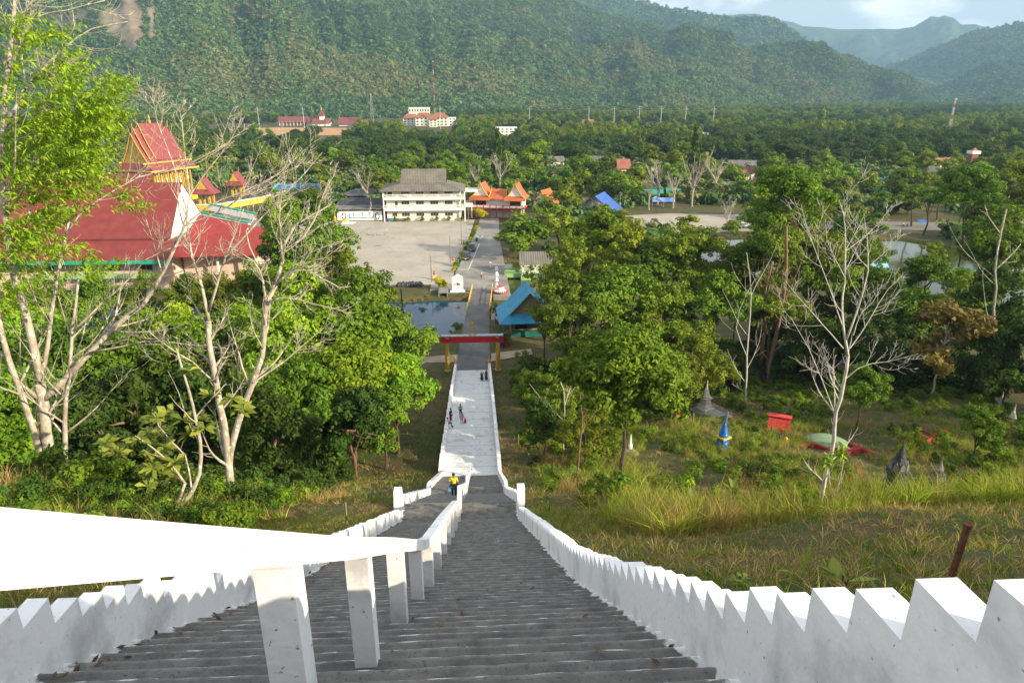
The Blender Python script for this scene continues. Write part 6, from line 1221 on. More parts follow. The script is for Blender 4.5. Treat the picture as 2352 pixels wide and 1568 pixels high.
# ------------------------------------------------------------------ wood on the right
RW = [('olive', 1320, 640, 94, 6.2, 'olive tree at the left of the big right wood', 'trunk_b'), ('olive', 1450, 600, 100, 6.6, 'broad olive tree topping the big right wood', 'trunk_b'), ('olive', 1575, 610, 98, 6.0, 'yellowish olive tree in front of the far pond', 'trunk_b'), ('green', 1400, 730, 88, 6.2, 'green tree in the middle of the right wood', 'trunk_b'), ('olive', 1530, 740, 88, 6.2, 'olive tree in the middle of the right wood, right of centre', 'trunk_b'), ('green', 1640, 700, 92, 5.0, 'green tree at the right tip of the big wood', 'trunk_b'), ('olive', 1318, 760, 84, 4.8, 'olive tree just right of the blue roofed hut', 'trunk_d'), ('green', 1400, 840, 78, 5.0, 'dark lower tree under the big right wood', 'trunk_b'), ('olive', 1600, 830, 80, 4.6, 'olive tree with hanging boughs over the grave platform', 'trunk_b'), ('green', 1490, 860, 74, 4.6, 'green tree behind the near dark-trunked tree', 'trunk_b'), ('green', 1440, 895, 34, 3.3, 'nearest right-hand tree with a dark straight trunk', 'trunk_d'), ('dark', 1252, 872, 84, 3.6, 'dark shrubby tree beside the road behind the gate', 'trunk_d'), ('olive', 1270, 920, 70, 3.6, 'olive shrubby tree right of the ramp top', 'trunk_d'), ('olive', 1345, 1000, 54, 2.8, 'thin olive tree among undergrowth right of the ramp', 'trunk_d'), ('green', 1220, 930, 78, 2.6, 'small green shrub tree at the ramp foot', 'trunk_d'), ('green', 1770, 560, 96, 5.4, 'tall dark tree with bare brown trunks, left one', 'trunk_b'), ('green', 1815, 470, 98, 5.4, 'tall green tree with high crown above the pond', 'trunk_b'), ('olive', 1870, 540, 102, 5.2, 'tall dark tree behind the white leafless tree', 'trunk_b'), ('olive', 1780, 690, 90, 4.6, 'olive crown halfway up the brown trunks', 'trunk_b'), ('green', 2010, 690, 96, 5.2, 'green tree right of the white leafless tree', 'trunk_b'), ('olive', 1990, 620, 106, 4.4, 'olive tree under the pale blue roof', 'trunk_b'), ('green', 2120, 650, 104, 4.6, 'bright tree at the edge of the right pond', 'trunk_b'), ('olive', 2145, 590, 112, 2.6, 'slim pale green tree standing before the right pond', 'trunk_b'), ('dark', 1990, 790, 82, 4.8, 'dark tree behind the yellow-leaved tree', 'trunk_b'), ('green', 2090, 740, 88, 4.8, 'dark tree in the middle right wood', 'trunk_b'), ('bigleaf', 2170, 775, 74, 4.6, 'brown and yellow large-leaved tree with a pale trunk', 'trunk_p'), ('dark', 2310, 690, 84, 5.4, 'dark tree at the right edge', 'trunk_d'), ('dark', 2330, 820, 72, 5.0, 'dark tree lower at the right edge', 'trunk_d'), ('green', 2300, 560, 112, 6.2, 'tall green tree at the upper right edge', 'trunk_b'), ('dark', 2250, 870, 78, 3.8, 'dark shaded tree behind the yellow-leaved tree', 'trunk_d'), ('green', 1985, 895, 62, 2.7, 'small bluish green tree in front of the wood', 'trunk_d'), ('green', 2250, 985, 52, 1.9, 'small green bush tree among the right graves', 'trunk_d'), ('dark', 1880, 800, 86, 4.2, 'dark tree deep behind the white leafless tree', 'trunk_d'), ('dark', 1680, 820, 88, 3.4, 'dark tree between the snag and the big wood', 'trunk_d'), ('dark', 1800, 830, 90, 3.6, 'dark undergrowth tree between brown trunks', 'trunk_b'), ('green', 2230, 470, 150, 8.0, 'wide tall tree at the right beyond the pond', 'trunk_d'), ('olive', 2330, 440, 160, 8.0, 'wide olive tree at the right edge beyond the pond', 'trunk_d'),
      ('olive', 1312, 610, 104, 4.8, 'olive tree right behind the blue roofed hut', 'trunk_b'), ('green', 1390, 565, 108, 5.8, 'green tree at the back of the big right wood', 'trunk_b'), ('olive', 1650, 610, 104, 4.6, 'olive tree at the water edge, back right of the big wood', 'trunk_b'), ('green', 1485, 670, 96, 6.6, 'tall green tree in the heart of the big right wood', 'trunk_b'), ('olive', 1330, 850, 84, 5.6, 'dark tree in the lower left of the big right wood', 'trunk_d'), ('dark', 1490, 930, 78, 4.8, 'dark tree behind the pale grave stupa', 'trunk_d'), ('olive', 1550, 900, 72, 3.8, 'olive tree left of the pale grave stupa', 'trunk_d'), ('green', 1345, 930, 66, 4.0, 'green shrubby tree beside the grey dead branches', 'trunk_d'), ('dark', 1700, 640, 106, 4.2, 'dark tree at the left of the brown trunks', 'trunk_b'), ('green', 1945, 560, 110, 5.0, 'dark tree in front of the pale blue roof', 'trunk_b'), ('dark', 2050, 830, 84, 5.0, 'dark tree left of the yellow-leaved tree', 'trunk_d'), ('olive', 2190, 690, 98, 4.4, 'dark tree above the yellow-leaved tree', 'trunk_b'), ('green', 2235, 680, 104, 4.2, 'green tree by the water at the right', 'trunk_b'), ('olive', 1930, 700, 98, 5.4, 'dark tree half covered by the white leafless tree', 'trunk_b'), ('dark', 1770, 790, 96, 4.8, 'dark lower tree between the tall brown trunks', 'trunk_b'), ('dark', 2275, 780, 86, 4.8, 'dark tree right of the yellow-leaved tree', 'trunk_d'), ('green', 1865, 640, 100, 5.4, 'green tree below the high crown by the pond', 'trunk_b'), ('olive', 1215, 880, 90, 3.2, 'olive shrub tree at the roadside below the hut', 'trunk_d'), ('dark', 1640, 900, 84, 3.6, 'dark tree behind the blue stupa', 'trunk_d'), ('dark', 2140, 880, 84, 3.6, 'dark low tree under the yellow-leaved tree', 'trunk_d'), ('dark', 1890, 890, 88, 3.4, 'dark low tree under the white leafless tree', 'trunk_d')]
for kd, px, py, Y, R, lb, tr in RW: tree_px(kd, px, py, Y, R * 1.12, lb, group='trees of the right wood', trunk=tr, flat=1.05, tk=.7 if R > 3.5 else .9)
for k, (x, y, hc, R) in enumerate([(19, -3, 2.4, 2.2), (24, -8, 3.0, 2.6), (72, 50, 10, 7.5), (84, 62, 10, 8.0)]): tree('olive' if k % 2 else 'green', (x, y, tzs(x, y) - .1), hc, R, 'leafy tree on the slope beyond the right edge of the view', 'trees beyond the right edge', .9, 'trunk_d')
for kd, px, py, Y, R, lb in [('olive', 1252, 712, 99, 3.0, 'airy olive tree half covering the blue roofed hut'), ('olive', 1285, 905, 62, 3.4, 'slender olive tree beside the lower ramp'), ('dark', 1250, 965, 58, 2.4, 'dark shrubby tree by the lower ramp posts'), ('green', 1225, 905, 70, 2.4, 'small green tree leaning over the ramp wall')]: tree_px(kd, px, py, Y, R, lb, group='trees of the right wood', trunk='trunk_d', flat=1.3)
tall = [([(1755, 935), (1765, 850), (1785, 760), (1800, 690), (1808, 600), (1806, 520)], 88, 'tall brown trunk with snapped boughs, left of a pair'), ([(1738, 930), (1748, 820), (1760, 740), (1752, 680), (1775, 600)], 90, 'tall dark vine-hung trunk beside the brown trunk')]
for k, (pl, Y, lb) in enumerate(tall): bare_px(lb, Y, [(pl, .36, .16, 0), (pl[2:4] + [(pl[3][0] + 45, pl[3][1] - 90), (pl[3][0] + 60, pl[3][1] - 170)], .16, .04, 1), (pl[2:4] + [(pl[3][0] - 40, pl[3][1] - 80)], .12, .03, -1)], 70 + k, BARK_B, 'tall_trunk_tree', twigs=4, depth=1, minr=.03)
bare_px('bare grey trunk rising out of the right wood by the pond', 78, [([(2275, 870), (2282, 760), (2288, 650), (2285, 600), (2300, 530), (2312, 480)], .20, .08, 0), ([(2286, 620), (2320, 590), (2345, 560)], .10, .03, 1), ([(2300, 540), (2270, 500), (2262, 470)], .09, .03, 0)], 77, BARK_P, 'bare_tree', twigs=3, depth=1, minr=.03)
for kd, px, py, Y, R, lb in [('m_green', 1195, 545, 178, 8.6, 'large spreading tree overhanging the road and the cars'), ('m_olive', 1290, 515, 186, 7.6, 'dusty green tree behind the spreading roadside tree'), ('m_green', 1350, 560, 182, 7.0, 'green tree on the near pond shore behind the wood'), ('m_olive', 1430, 505, 196, 4.2, 'tall slim pale green tree before the far yard'), ('m_green', 1395, 500, 205, 5.2, 'green tree next to the slim pale tree'), ('m_olive', 1300, 450, 226, 6.0, 'olive tree in front of the blue roofed hall'), ('m_green', 1250, 480, 215, 5.6, 'green tree right of the red stilt house'), ('m_olive', 1580, 520, 190, 4.5, 'yellowish tree hiding the silver car'), ('m_green', 1735, 503, 208, 5.6, 'green tree at the right end of the far yard'), ('m_olive', 1682, 520, 204, 3.6, 'low olive tree on the pond point'), ('m_green', 2010, 512, 206, 4.6, 'green tree at the left end of the far bank lawn')] + [('m_green' if k % 3 else 'm_olive', px, py, Y, R, 'park tree right of the far yard, ' + w) for k, (px, py, Y, R, w) in enumerate([(1755, 470, 234, 7.0, 'nearest the far yard'), (1830, 485, 224, 7.0, 'behind the high green crown'), (1900, 470, 238, 7.0, 'behind the white leafless tree'), (1965, 500, 218, 6.0, 'left of the park lawn'), (2030, 480, 243, 7.0, 'at the left end of the park lawn'), (1705, 432, 274, 6.0, 'by the grey shed'), (2085, 468, 240, 6.0, 'over the park road'), (1790, 432, 265, 7.0, 'in the second row, left'), (1885, 424, 272, 7.0, 'in the second row, middle'), (1985, 430, 284, 8.0, 'in the second row, right'), (2085, 420, 305, 8.0, 'rearmost towards the orange roofed house')])]:
    tree_px(kd, px, py, Y, R, lb, group='trees by the road and yard', flat=.8)
# ------------------------------------------------------------------ shrubs and special plants
def shrub(kind, px, py, R, label, name='shrub', Y=None, hc=.75, group=None):
    p = G(px, py, 0) if Y is None else AY(px, py, Y); z = tzs(p[0], p[1]); return tree(kind, (p[0], p[1], z - .05), R * hc, R, label, group, .9, 'trunk_d', .6, 'shrub', name)
for kd, px, py, R, lb in [('m_yellow', 1012, 664, 1.9, 'yellow flowering bush beside the monument board'), ('m_yellow', 897, 503, 3.0, 'yellow leafy small tree at the left corner of the cream building'), ('m_yellow', 772, 441, 3.4, 'yellow blossoming tree left of the hedge'), ('m_yellow', 803, 443, 3.2, 'yellow blossoming tree by the hedge end'), ('m_yellow', 742, 438, 3.2, 'yellow blossoming tree behind the carport end'), ('m_yellow', 1106, 503, 2.4, 'yellow-green tree at the corner of the red stilt house'), ('m_yellow', 1655, 420, 4.0, 'yellow blossoming tree beyond the market stalls'), ('m_yellow', 760, 478, 2.2, 'yellow bush behind the shed roof'), ('m_green', 968, 702, 1.6, 'dark round bush on the grassy pond bank'), ('m_green', 1055, 722, 1.1, 'small bush on the bank just left of the bridge end'), ('m_green', 1050, 752, 1.0, 'low bush on the bank behind the gate beam')]: shrub(kd, px, py, R, lb, 'flowering_shrub' if 'yellow' in kd else 'shrub')
for k, x in enumerate((-26.4, -22.1, -17.3, -12.4, -8.3, -3.7)): tree('m_green', (x, 234.4, -.05), .85, .95, 'clipped round shrub before the cream building, ' + ['first', 'second', 'third', 'fourth', 'fifth', 'sixth'][k] + ' from the left', 'clipped shrubs along the cream building', 1.1, 'trunk_d', .5, 'shrub', 'clipped_shrub')
for k in range(10): y = 163 + k * 6.0; tree('m_green' if k % 3 else 'm_yellow', (-4.6 + (y - 163) * .105, y, -.05), .7, .85 + .2 * (k % 2), 'hedge bush along the lot kerb, ' + ['nearest the monument board', 'second', 'third', 'fourth', 'fifth', 'sixth', 'seventh', 'eighth', 'ninth', 'farthest'][k] + (' counted from the near end' if 0 < k < 9 else ' end bush'), 'bushes along the lot kerb', 1.0, 'trunk_d', .5, 'shrub', 'hedge_bush')
def palm_mesh(seed, nf, L_, droop, w, stiff=.5):
    r = random.Random(seed); Vs = []; Ts = []
    for k in range(nf):
        a = 6.28 * k / nf + r.uniform(-.25, .25); el = r.uniform(-.1, 1.1); p = np.zeros(3); d = np.array([math.cos(a) * math.cos(el), math.sin(a) * math.cos(el), math.sin(el)]); sd = np.array([-math.sin(a), math.cos(a), 0]); m = 12; tn = r.uniform(0, 1)
        for j in range(m):
            st = L_ / m; q = p + d * st; wl = w * math.sin(math.pi * min(1, (j + 1.2) / (m + .4))) ** .7
            for s in (-1, 1):
                e = sd * s * wl + np.array([0, 0, -.45 * wl]) + d * wl * .5; Vs += [p, p + d * st * .8, p + d * st * .8 + e, p + d * st * .3 + e]; Ts += [tn * .7 + r.uniform(0, .3)] * 4
            p = q; d = d + np.array([0, 0, -droop / m * 2]); d /= np.linalg.norm(d)
    return np_mesh('fronds', np.array(Vs), np.arange(len(Vs)).reshape(-1, 4), LEAF_P, {'tint': Ts})
PALM = [palm_mesh(i, 20, 4.2, 1.0, .75) for i in range(3)]; CYC = [palm_mesh(20 + i, 22, 1.7, .9, .30) for i in range(2)]
def palm(loc, h, label, me, k=1.0, group=None, name='coconut_palm', r0=.19):
    t = thing(name, label, 'palm', loc, _tr.uniform(0, 6), group); c = link('crown', me, t); c.location = (0, 0, h); c.scale = (k, k, k); b = MB(); b.tube([(0, 0, -.1), (.03 * h, 0, h * .5), (0, 0, h)], [r0 * 1.3, r0, r0 * .8], 7); b.build('trunk', BARK_P if h > 3 else BARK_D, t); return t
q = G(1157, 790); palm((q[0], q[1], -.1), 1.9, 'dark cycad palm right of the gate beam', CYC[0], 1.35, name='cycad')
q = G(1140, 722); palm((q[0], q[1], -.2), 1.6, 'spiky palm beside the far end of the blue hut road', CYC[1], 1.1, name='cycad')
q = G(997, 782); palm((q[0], q[1], -.1), .5, 'low cycad on the left pond bank', CYC[0], 1.2, name='cycad')
q = G(985, 775); palm((q[0] - .8, q[1], -.3), .6, 'smaller cycad nearer the water on the left bank', CYC[1], 1.0, name='cycad')
q = G(916, 757); palm((q[0], q[1], -.2), 4.2, 'short palm beside the timber post over the pond', CYC[0], 1.2, name='short_palm', r0=.12)
PP = [(1702, 352, 430, 11), (1730, 350, 425, 12), (1760, 345, 440, 12), (1795, 345, 430, 12), (1880, 350, 400, 13), (1918, 360, 390, 11), (1935, 366, 385, 10), (1960, 345, 420, 12), (1990, 352, 410, 12), (1745, 292, 640, 12), (1775, 296, 630, 13), (1690, 292, 660, 12), (1830, 298, 620, 13), (1865, 300, 610, 12), (690, 372, 420, 10), (1155, 360, 420, 11), (1650, 330, 480, 12), (1480, 335, 470, 12), (2030, 330, 460, 12), (1725, 330, 480, 12), (830, 400, 330, 9), (1860, 372, 372, 12)]
for k, (px, py, Y, h) in enumerate(PP): c = AY(px, py, Y); palm((c[0], Y, -.1), max(6, c[2]), 'coconut palm in the grove right of the village' if px > 1600 and Y < 500 else ('distant coconut palm by the tan field' if Y > 500 else ['single palm among mixed trees behind the carport', 'palm beside the big leafless tree', '', 'palm behind the grey roofed village house', '', '', 'short palm left of the cream building'][{690: 0, 1155: 1, 1480: 3, 830: 6}.get(px, 0)]), PALM[k % 3], 1.15, 'palms of the grove' if px > 1600 and Y < 500 else ('distant palms' if Y > 500 else None))
BT = [generic_bare(i, 1, 1, BARK_P) for i in range(4)]
for ob in [x for x in COL.objects if x.name.split('.')[0] == 'm' and x.parent is None]: bpy.data.objects.remove(ob)
BTL = [(843, 445, 272, 15, 'bare pale tree with upright twigs behind the shed'), (1150, 440, 285, 19, 'largest leafless tree, behind the red stilt house'), (1096, 420, 300, 13, 'smaller leafless tree left of the largest one'), (1588, 475, 262, 20, 'tall leafless tree with a split trunk on the far yard'), (1510, 470, 268, 17, 'tall leafless tree left of the split-trunk one'), (1640, 460, 280, 17, 'leaning leafless tree behind the market stalls'), (1668, 545, 208, 11, 'spreading pale bare tree on the pond point'), (1490, 485, 255, 13, 'thin half-bare tree beside the blue tent'), (1545, 480, 258, 14, 'dark thin trunk tree right of the blue tent'), (2015, 900, 80, 8, 'tangled leafless shrub tree left of the yellow-leaved tree')]
for k, (px, py, Y, h, lb) in enumerate(BTL):
    p = AY(px, py, Y); z = tzs(p[0], Y) if Y < 200 else -.1; t = thing('bare_tree', lb, 'tree', (p[0], Y, z), k * 1.3, 'leafless trees of the plain'); o = link('branches', BT[k % 4], t); o.scale = (h * .9, h * .9, h)
# park trees by the right pond bank
for k, (px, py) in enumerate([(2152, 505), (2200, 512), (2232, 506), (2120, 540), (2095, 520)]):
    p = G(px, py); tree('m_green', (p[0], p[1], -.1), 11.5, 5.0, ['leaning dark trunk park tree on the far bank', 'middle park tree on the far bank lawn', 'rightmost park tree on the far bank lawn', 'park tree at the water edge of the far bank', 'park tree left of the blue parasol'][k], 'park trees on the far bank', .6, 'trunk_d', 1.3)
# ------------------------------------------------------------------ trees of the plain (each its own)
def plain_trees():
    r = random.Random(41); n = 0; clear = [(-60, 228, 28, 252), (-50, 250, -28, 262), (34, 210, 116, 258), (66, 255, 84, 268), (-136, 262, -60, 308), (4, 262, 24, 262), (-58, 262, -62, 300)]
    hs = []
    for px, py, Y, w, d, *_ in HS: q = AY(px, py, Y); hs.append((q[0], Y, max(w, d) * .75))
    zones = [(-60, 2, 'behind the carport and shed'), (2, 62, 'behind the red stilt house'), (62, 140, 'in the village wood'), (140, 420, 'in the wood right of the pond'), (-400, -60, 'behind the temple')]
    made = 0; tries = 0; used = []
    while made < 166 and tries < 9000:
        tries += 1; Y = 262 + 190 * r.random() ** 1.2; px = r.uniform(440, 2400); q = AY(px, 400, Y); x = q[0]
        if any(a <= x <= c and b <= Y <= d for a, b, c, d in clear): continue
        if any(abs(x - a) < w + 3 and -26 < Y - b < w for a, b, w in hs): continue
        if x < -62 and Y < 330: continue
        if 60 < x < 116 and Y < 285: continue
        if any((x - a) ** 2 + (Y - b) ** 2 < 26 for a, b in used): continue
        used.append((x, Y)); R = r.uniform(3.8, 7.0) * (1 + (Y - 262) / 900); v = vnoise(x * .02 + 5, Y * .02); kd = 'm_dark' if (Y > 400 and v > .35) else ('m_green' if v < .40 else ('m_olive' if v < .6 else ('m_bright' if v < .72 else 'm_green')))
        hc = R * r.uniform(.8, 1.25); zn = next((z for a, b, z in zones if a <= x < b), 'of the plain'); nm = {'m_dark': 'dark green', 'm_green': 'mid green', 'm_olive': 'olive brown', 'm_bright': 'bright green'}[kd]
        far = 'far row ' if Y > 400 else 'near row '; lb = '%s round tree %s, %s' % (nm, zn, 'in the nearer rows' if Y < 400 else 'in the farther rows')
        if r.random() < .025: kd = 'm_cone'; lb = 'slender conical dark tree ' + zn; hc = R * 1.9; tree(kd, (x, Y, -.1), hc, R * .8, lb, lb + ' group', 2.2, 'trunk_d', .7)
        else: tree(kd, (x, Y, -.1), hc, R, lb, lb + ' group', r.uniform(.75, 1.0), 'trunk_d' if r.random() < .6 else 'trunk_b', .8)
        made += 1
    for px, py, Y, R, kd, lb in [(1226, 360, 345, 8.0, 'm_bright', 'big round bright green tree above the village roofs'), (990, 400, 300, 5.5, 'm_bright', 'bright lime tree right of the grey roof'), (1050, 402, 268, 5.5, 'm_bright', 'bright lime tree at the right corner of the cream building'), (940, 395, 305, 5.0, 'm_bright', 'lime crown showing above the grey roof'), (1885, 285, 690, 12, 'm_cone', 'tall pointed dark tree above the right plain'), (1080, 330, 470, 9, 'm_dark', 'wide dark tree left of the leafless tree'), (1370, 400, 300, 7.0, 'm_dark', 'dark broad tree behind the blue roofed hall'), (1410, 420, 285, 6.5, 'm_olive', 'golden brown tree behind the blue roofed hall')]: c = AY(px, py, Y); tree(kd, (c[0], Y, -.1), max(R, c[2]), R, lb, None, .95 if kd != 'm_cone' else 1.4)
    lab = {}
plain_trees()
# ------------------------------------------------------------------ scattering of uncountable growth (stuff)
def scatter(name, P, S, protos, idx, label, cat=None, tilt=.12, seed=0):
    rs = np.random.RandomState(seed); n = len(P); me = bpy.data.meshes.new(name); me.vertices.add(n); me.vertices.foreach_set('co', np.asarray(P, np.float32).ravel())
    S = np.asarray(S, np.float32); S = np.repeat(S[:, None], 3, 1) if S.ndim == 1 else S
    a = me.attributes.new('scl', 'FLOAT_VECTOR', 'POINT'); a.data.foreach_set('vector', S.ravel().astype(np.float32))
    R = np.stack([rs.normal(size=n) * tilt, rs.normal(size=n) * tilt, rs.uniform(0, 6.28, n)], 1).astype(np.float32); a = me.attributes.new('rot', 'FLOAT_VECTOR', 'POINT'); a.data.foreach_set('vector', R.ravel())
    a = me.attributes.new('pick', 'INT', 'POINT'); a.data.foreach_set('value', np.asarray(idx, np.int32))
    o = link(name, me); tag(o, label, cat, None, 'stuff')
    c = bpy.data.collections.new(name + '_kinds')
    for k, m in enumerate(protos): q = bpy.data.objects.new('%s_kind_%02d' % (name, k), m); c.objects.link(q)
    ng = bpy.data.node_groups.new(name, 'GeometryNodeTree'); ng.interface.new_socket('Geometry', in_out='INPUT', socket_type='NodeSocketGeometry'); ng.interface.new_socket('Geometry', in_out='OUTPUT', socket_type='NodeSocketGeometry')
    N = ng.nodes; L = ng.links; gi = N.new('NodeGroupInput'); go = N.new('NodeGroupOutput'); ip = N.new('GeometryNodeInstanceOnPoints'); ci = N.new('GeometryNodeCollectionInfo'); ci.inputs['Collection'].default_value = c; ci.inputs['Separate Children'].default_value = True; ci.inputs['Reset Children'].default_value = True
    def attr(nm, ty): q = N.new('GeometryNodeInputNamedAttribute'); q.data_type = ty; q.inputs['Name'].default_value = nm; return q.outputs[0]
    mp = N.new('GeometryNodeMeshToPoints'); L.new(gi.outputs[0], mp.inputs[0]); L.new(mp.outputs[0], ip.inputs['Points']); L.new(ci.outputs[0], ip.inputs['Instance']); ip.inputs['Pick Instance'].default_value = True
    L.new(attr('pick', 'INT'), ip.inputs['Instance Index']); L.new(attr('scl', 'FLOAT_VECTOR'), ip.inputs['Scale']); er = N.new('FunctionNodeEulerToRotation'); L.new(attr('rot', 'FLOAT_VECTOR'), er.inputs[0]); L.new(er.outputs[0], ip.inputs['Rotation']); L.new(ip.outputs[0], go.inputs[0])
    md = o.modifiers.new('scatter', 'NODES'); md.node_group = ng; return o
def tuft(seed, n, h, spread, w, mat, lean=.5):
    rs = np.random.RandomState(seed); Vs = []; Fs = []; Ts = []
    for k in range(n):
        a = rs.uniform(0, 6.28); b = np.array([math.cos(a), math.sin(a), 0]) * rs.uniform(0, spread); d = np.array([math.cos(a), math.sin(a), 0]) * lean * rs.uniform(.1, 1) + np.array([0, 0, 1.0]); d /= np.linalg.norm(d); l = h * rs.uniform(.5, 1.15); s = np.cross(d, rs.normal(size=3)); s /= np.linalg.norm(s); bend = np.array([math.cos(a), math.sin(a), -.3]) * l * .25 * rs.uniform(.2, 1.3); i = len(Vs); m = b + d * l * .55
        Vs += [b - s * w, b + s * w, m + s * w * .7, m - s * w * .7, b + d * l + bend + s * w * .1, b + d * l + bend - s * w * .1]; Fs += [(i, i + 1, i + 2, i + 3), (i + 3, i + 2, i + 4, i + 5)]; Ts += [rs.uniform(0, 1)] * 6
    return np_mesh('tuft', np.array(Vs), np.array(Fs), mat, {'tint': Ts})
def slope_growth():
    rs = np.random.RandomState(77)
    def pts(n, x0, x1, y0, y1, keep):
        x = rs.uniform(x0, x1, n); y = rs.uniform(y0, y1, n); k = keep(x, y); x, y = x[k], y[k]; return np.stack([x, y, tz(x, y)], 1)
    # short grass, both banks
    ok = lambda x, y: (np.abs(x) > 2.8) & (pondmask(x, y) < .12)
    A = pts(24000, -14, 17, 1, 24, lambda x, y: ok(x, y) & (vnoise(x * .8, y * .8) + .25 * rs.rand(len(x)) > .40)); B = pts(17000, -40, 60, 22, 100, lambda x, y: ok(x, y) & (vnoise(x * .3, y * .3) > .42))
    P = np.concatenate([A, B]); S = np.concatenate([rs.uniform(.35, .95, len(A)) * np.where(A[:, 1] < 12, .85, 1.1), rs.uniform(1.0, 2.4, len(B))]); S = np.stack([S, S, S * rs.uniform(.6, 1.2, len(S))], 1)
    g = [tuft(1, 16, .16, .10, .006, GRASS_S, .8), tuft(2, 12, .24, .08, .007, GRASS_S, .6), tuft(3, 18, .12, .14, .006, GRASS_S, 1.0)]
    scatter('short_grass', P, S, g, rs.randint(0, 3, len(P)), 'short green grass on the banks beside the stairs', tilt=.2)
    P = np.concatenate([pts(19000, -16, 18, 1, 26, ok), pts(9000, -30, 55, 24, 95, ok)]); S = np.where(P[:, 1] < 26, rs.uniform(.45, 1.0, len(P)), rs.uniform(1.3, 2.6, len(P)))
    g = [tuft(4, 12, .13, .14, .005, GRASS_D, 2.4), tuft(5, 10, .22, .10, .005, GRASS_D, 2.8), tuft(6, 9, .26, .06, .005, GRASS_D, 1.2)]
    scatter('dry_grass', P, S, g, rs.randint(0, 3, len(P)), 'cut dry straw lying on the banks beside the stairs', tilt=.3)
    # tall grass right: on the edge of the terrace and over the grave slope
    def kt(x, y): e = y - (12.6 + .12 * (x - 5)); return (x > 4.6) & (e > -.4) & (e < 8) & (vnoise(x * .5, y * .5) > .22) & (rs.rand(len(x)) < np.where(e < 4.5, .95, .5))
    A = pts(5200, 4.5, 24, 9, 24, kt); B = pts(7500, 6, 52, 20, 66, lambda x, y: (x > 5) & (vnoise(x * .22 + 9, y * .22) > .40)); C_ = pts(1500, -30, -6, 14, 40, lambda x, y: (x < -6.5) & (vnoise(x * .3, y * .3) > .45))
    B = B[~((np.hypot(B[:, 0] - 27, B[:, 1] - 31) < 5.0))]
    P = np.concatenate([A, B, C_]); S = np.concatenate([rs.uniform(.6, 1.1, len(A)), rs.uniform(.7, 1.3, len(B)), rs.uniform(.6, 1.1, len(C_))]); dry = vnoise(P[:, 0] * .14 + 3, P[:, 1] * .14) + rs.uniform(-.2, .2, len(P))
    g = [tuft(7, 26, .80, .16, .010, GRASS_T, .55), tuft(8, 22, 1.0, .14, .010, GRASS_T, .7), tuft(9, 26, .75, .16, .008, GRASS_D, .6), tuft(10, 16, 1.15, .1, .007, GRASS_D, .5)]
    idx = np.where(dry > .58, rs.randint(2, 4, len(P)), np.where(rs.rand(len(P)) < .14, 3, rs.randint(0, 2, len(P)))); scatter('tall_grass', P, S, g, idx, 'tall green and dry grass over the right grave slope', tilt=.15)
    # undergrowth: leafy low bushes
    bm = [crown_mesh('bush', 500 + i, 900, .085, 22, m, clr=(.2, .36), hollow=.2)[0] for i, m in enumerate((LEAF_G, LEAF_B, LEAF_O, LEAF_D))]
    A = pts(2300, 5, 66, 22, 94, lambda x, y: (vnoise(x * .2 + 2, y * .2 + 7) > np.where(y > 66, .25, .45)) & (x > 4 + rs.rand(len(x)) * 5)); B = pts(900, -60, -6, 24, 92, lambda x, y: (x < -8.5 - rs.rand(len(x)) * 3)); C_ = pts(240, -16, -5.5, 17, 34, lambda x, y: (x < -6.5 - .12 * (y - 17)))
    P = np.concatenate([A, B, C_]); P[:, 2] += .25; S = np.concatenate([rs.uniform(.4, 1.0, len(A)), rs.uniform(.6, 1.5, len(B)), rs.uniform(.4, .8, len(C_))]); idx = np.where(P[:, 0] > 0, rs.choice([0, 0, 2, 3, 1], len(P)), np.where(P[:, 1] > 33, 3, rs.choice([0, 1, 3, 3], len(P))))  # deep left bushes take the dark leaf, shade put into their colour
    # keep graves free
    gr = [(AY(1662, 1000, 57)[0], 57, 1.6), (AY(1790, 968, 64)[0], 64, 2.4), (AY(1905, 990, 60)[0], 59, 5.0), (AY(1618, 945, 70)[0], 70, 4.5), (AY(2078, 1008, 35)[0] + 1, 34.5, 3.6)]
    k = np.ones(len(P), bool)
    for x, y, r_ in gr: k &= ~((np.abs(P[:, 0] - x) < r_) & (P[:, 1] > y - r_ - 2.5) & (P[:, 1] < y + r_))
    scatter('undergrowth', P[k], S[k], bm, idx[k], 'leafy low undergrowth below the trees of the slope', tilt=.2)
    # bank vegetation round the ponds
    A = pts(5000, -60, 150, 100, 215, lambda x, y: (pondmask(x, y) > .04) & (pondmask(x, y) < .42) & ~((x > 3) & (x < 9) & (y > 139) & (y < 178)) & ~((x > -3) & (x < 5) & (y > 124)))
    scatter('bank_plants', A, rs.uniform(.25, .8, len(A)), bm, rs.randint(0, 3, len(A)), 'low green plants along the pond banks', tilt=.2)
slope_growth()
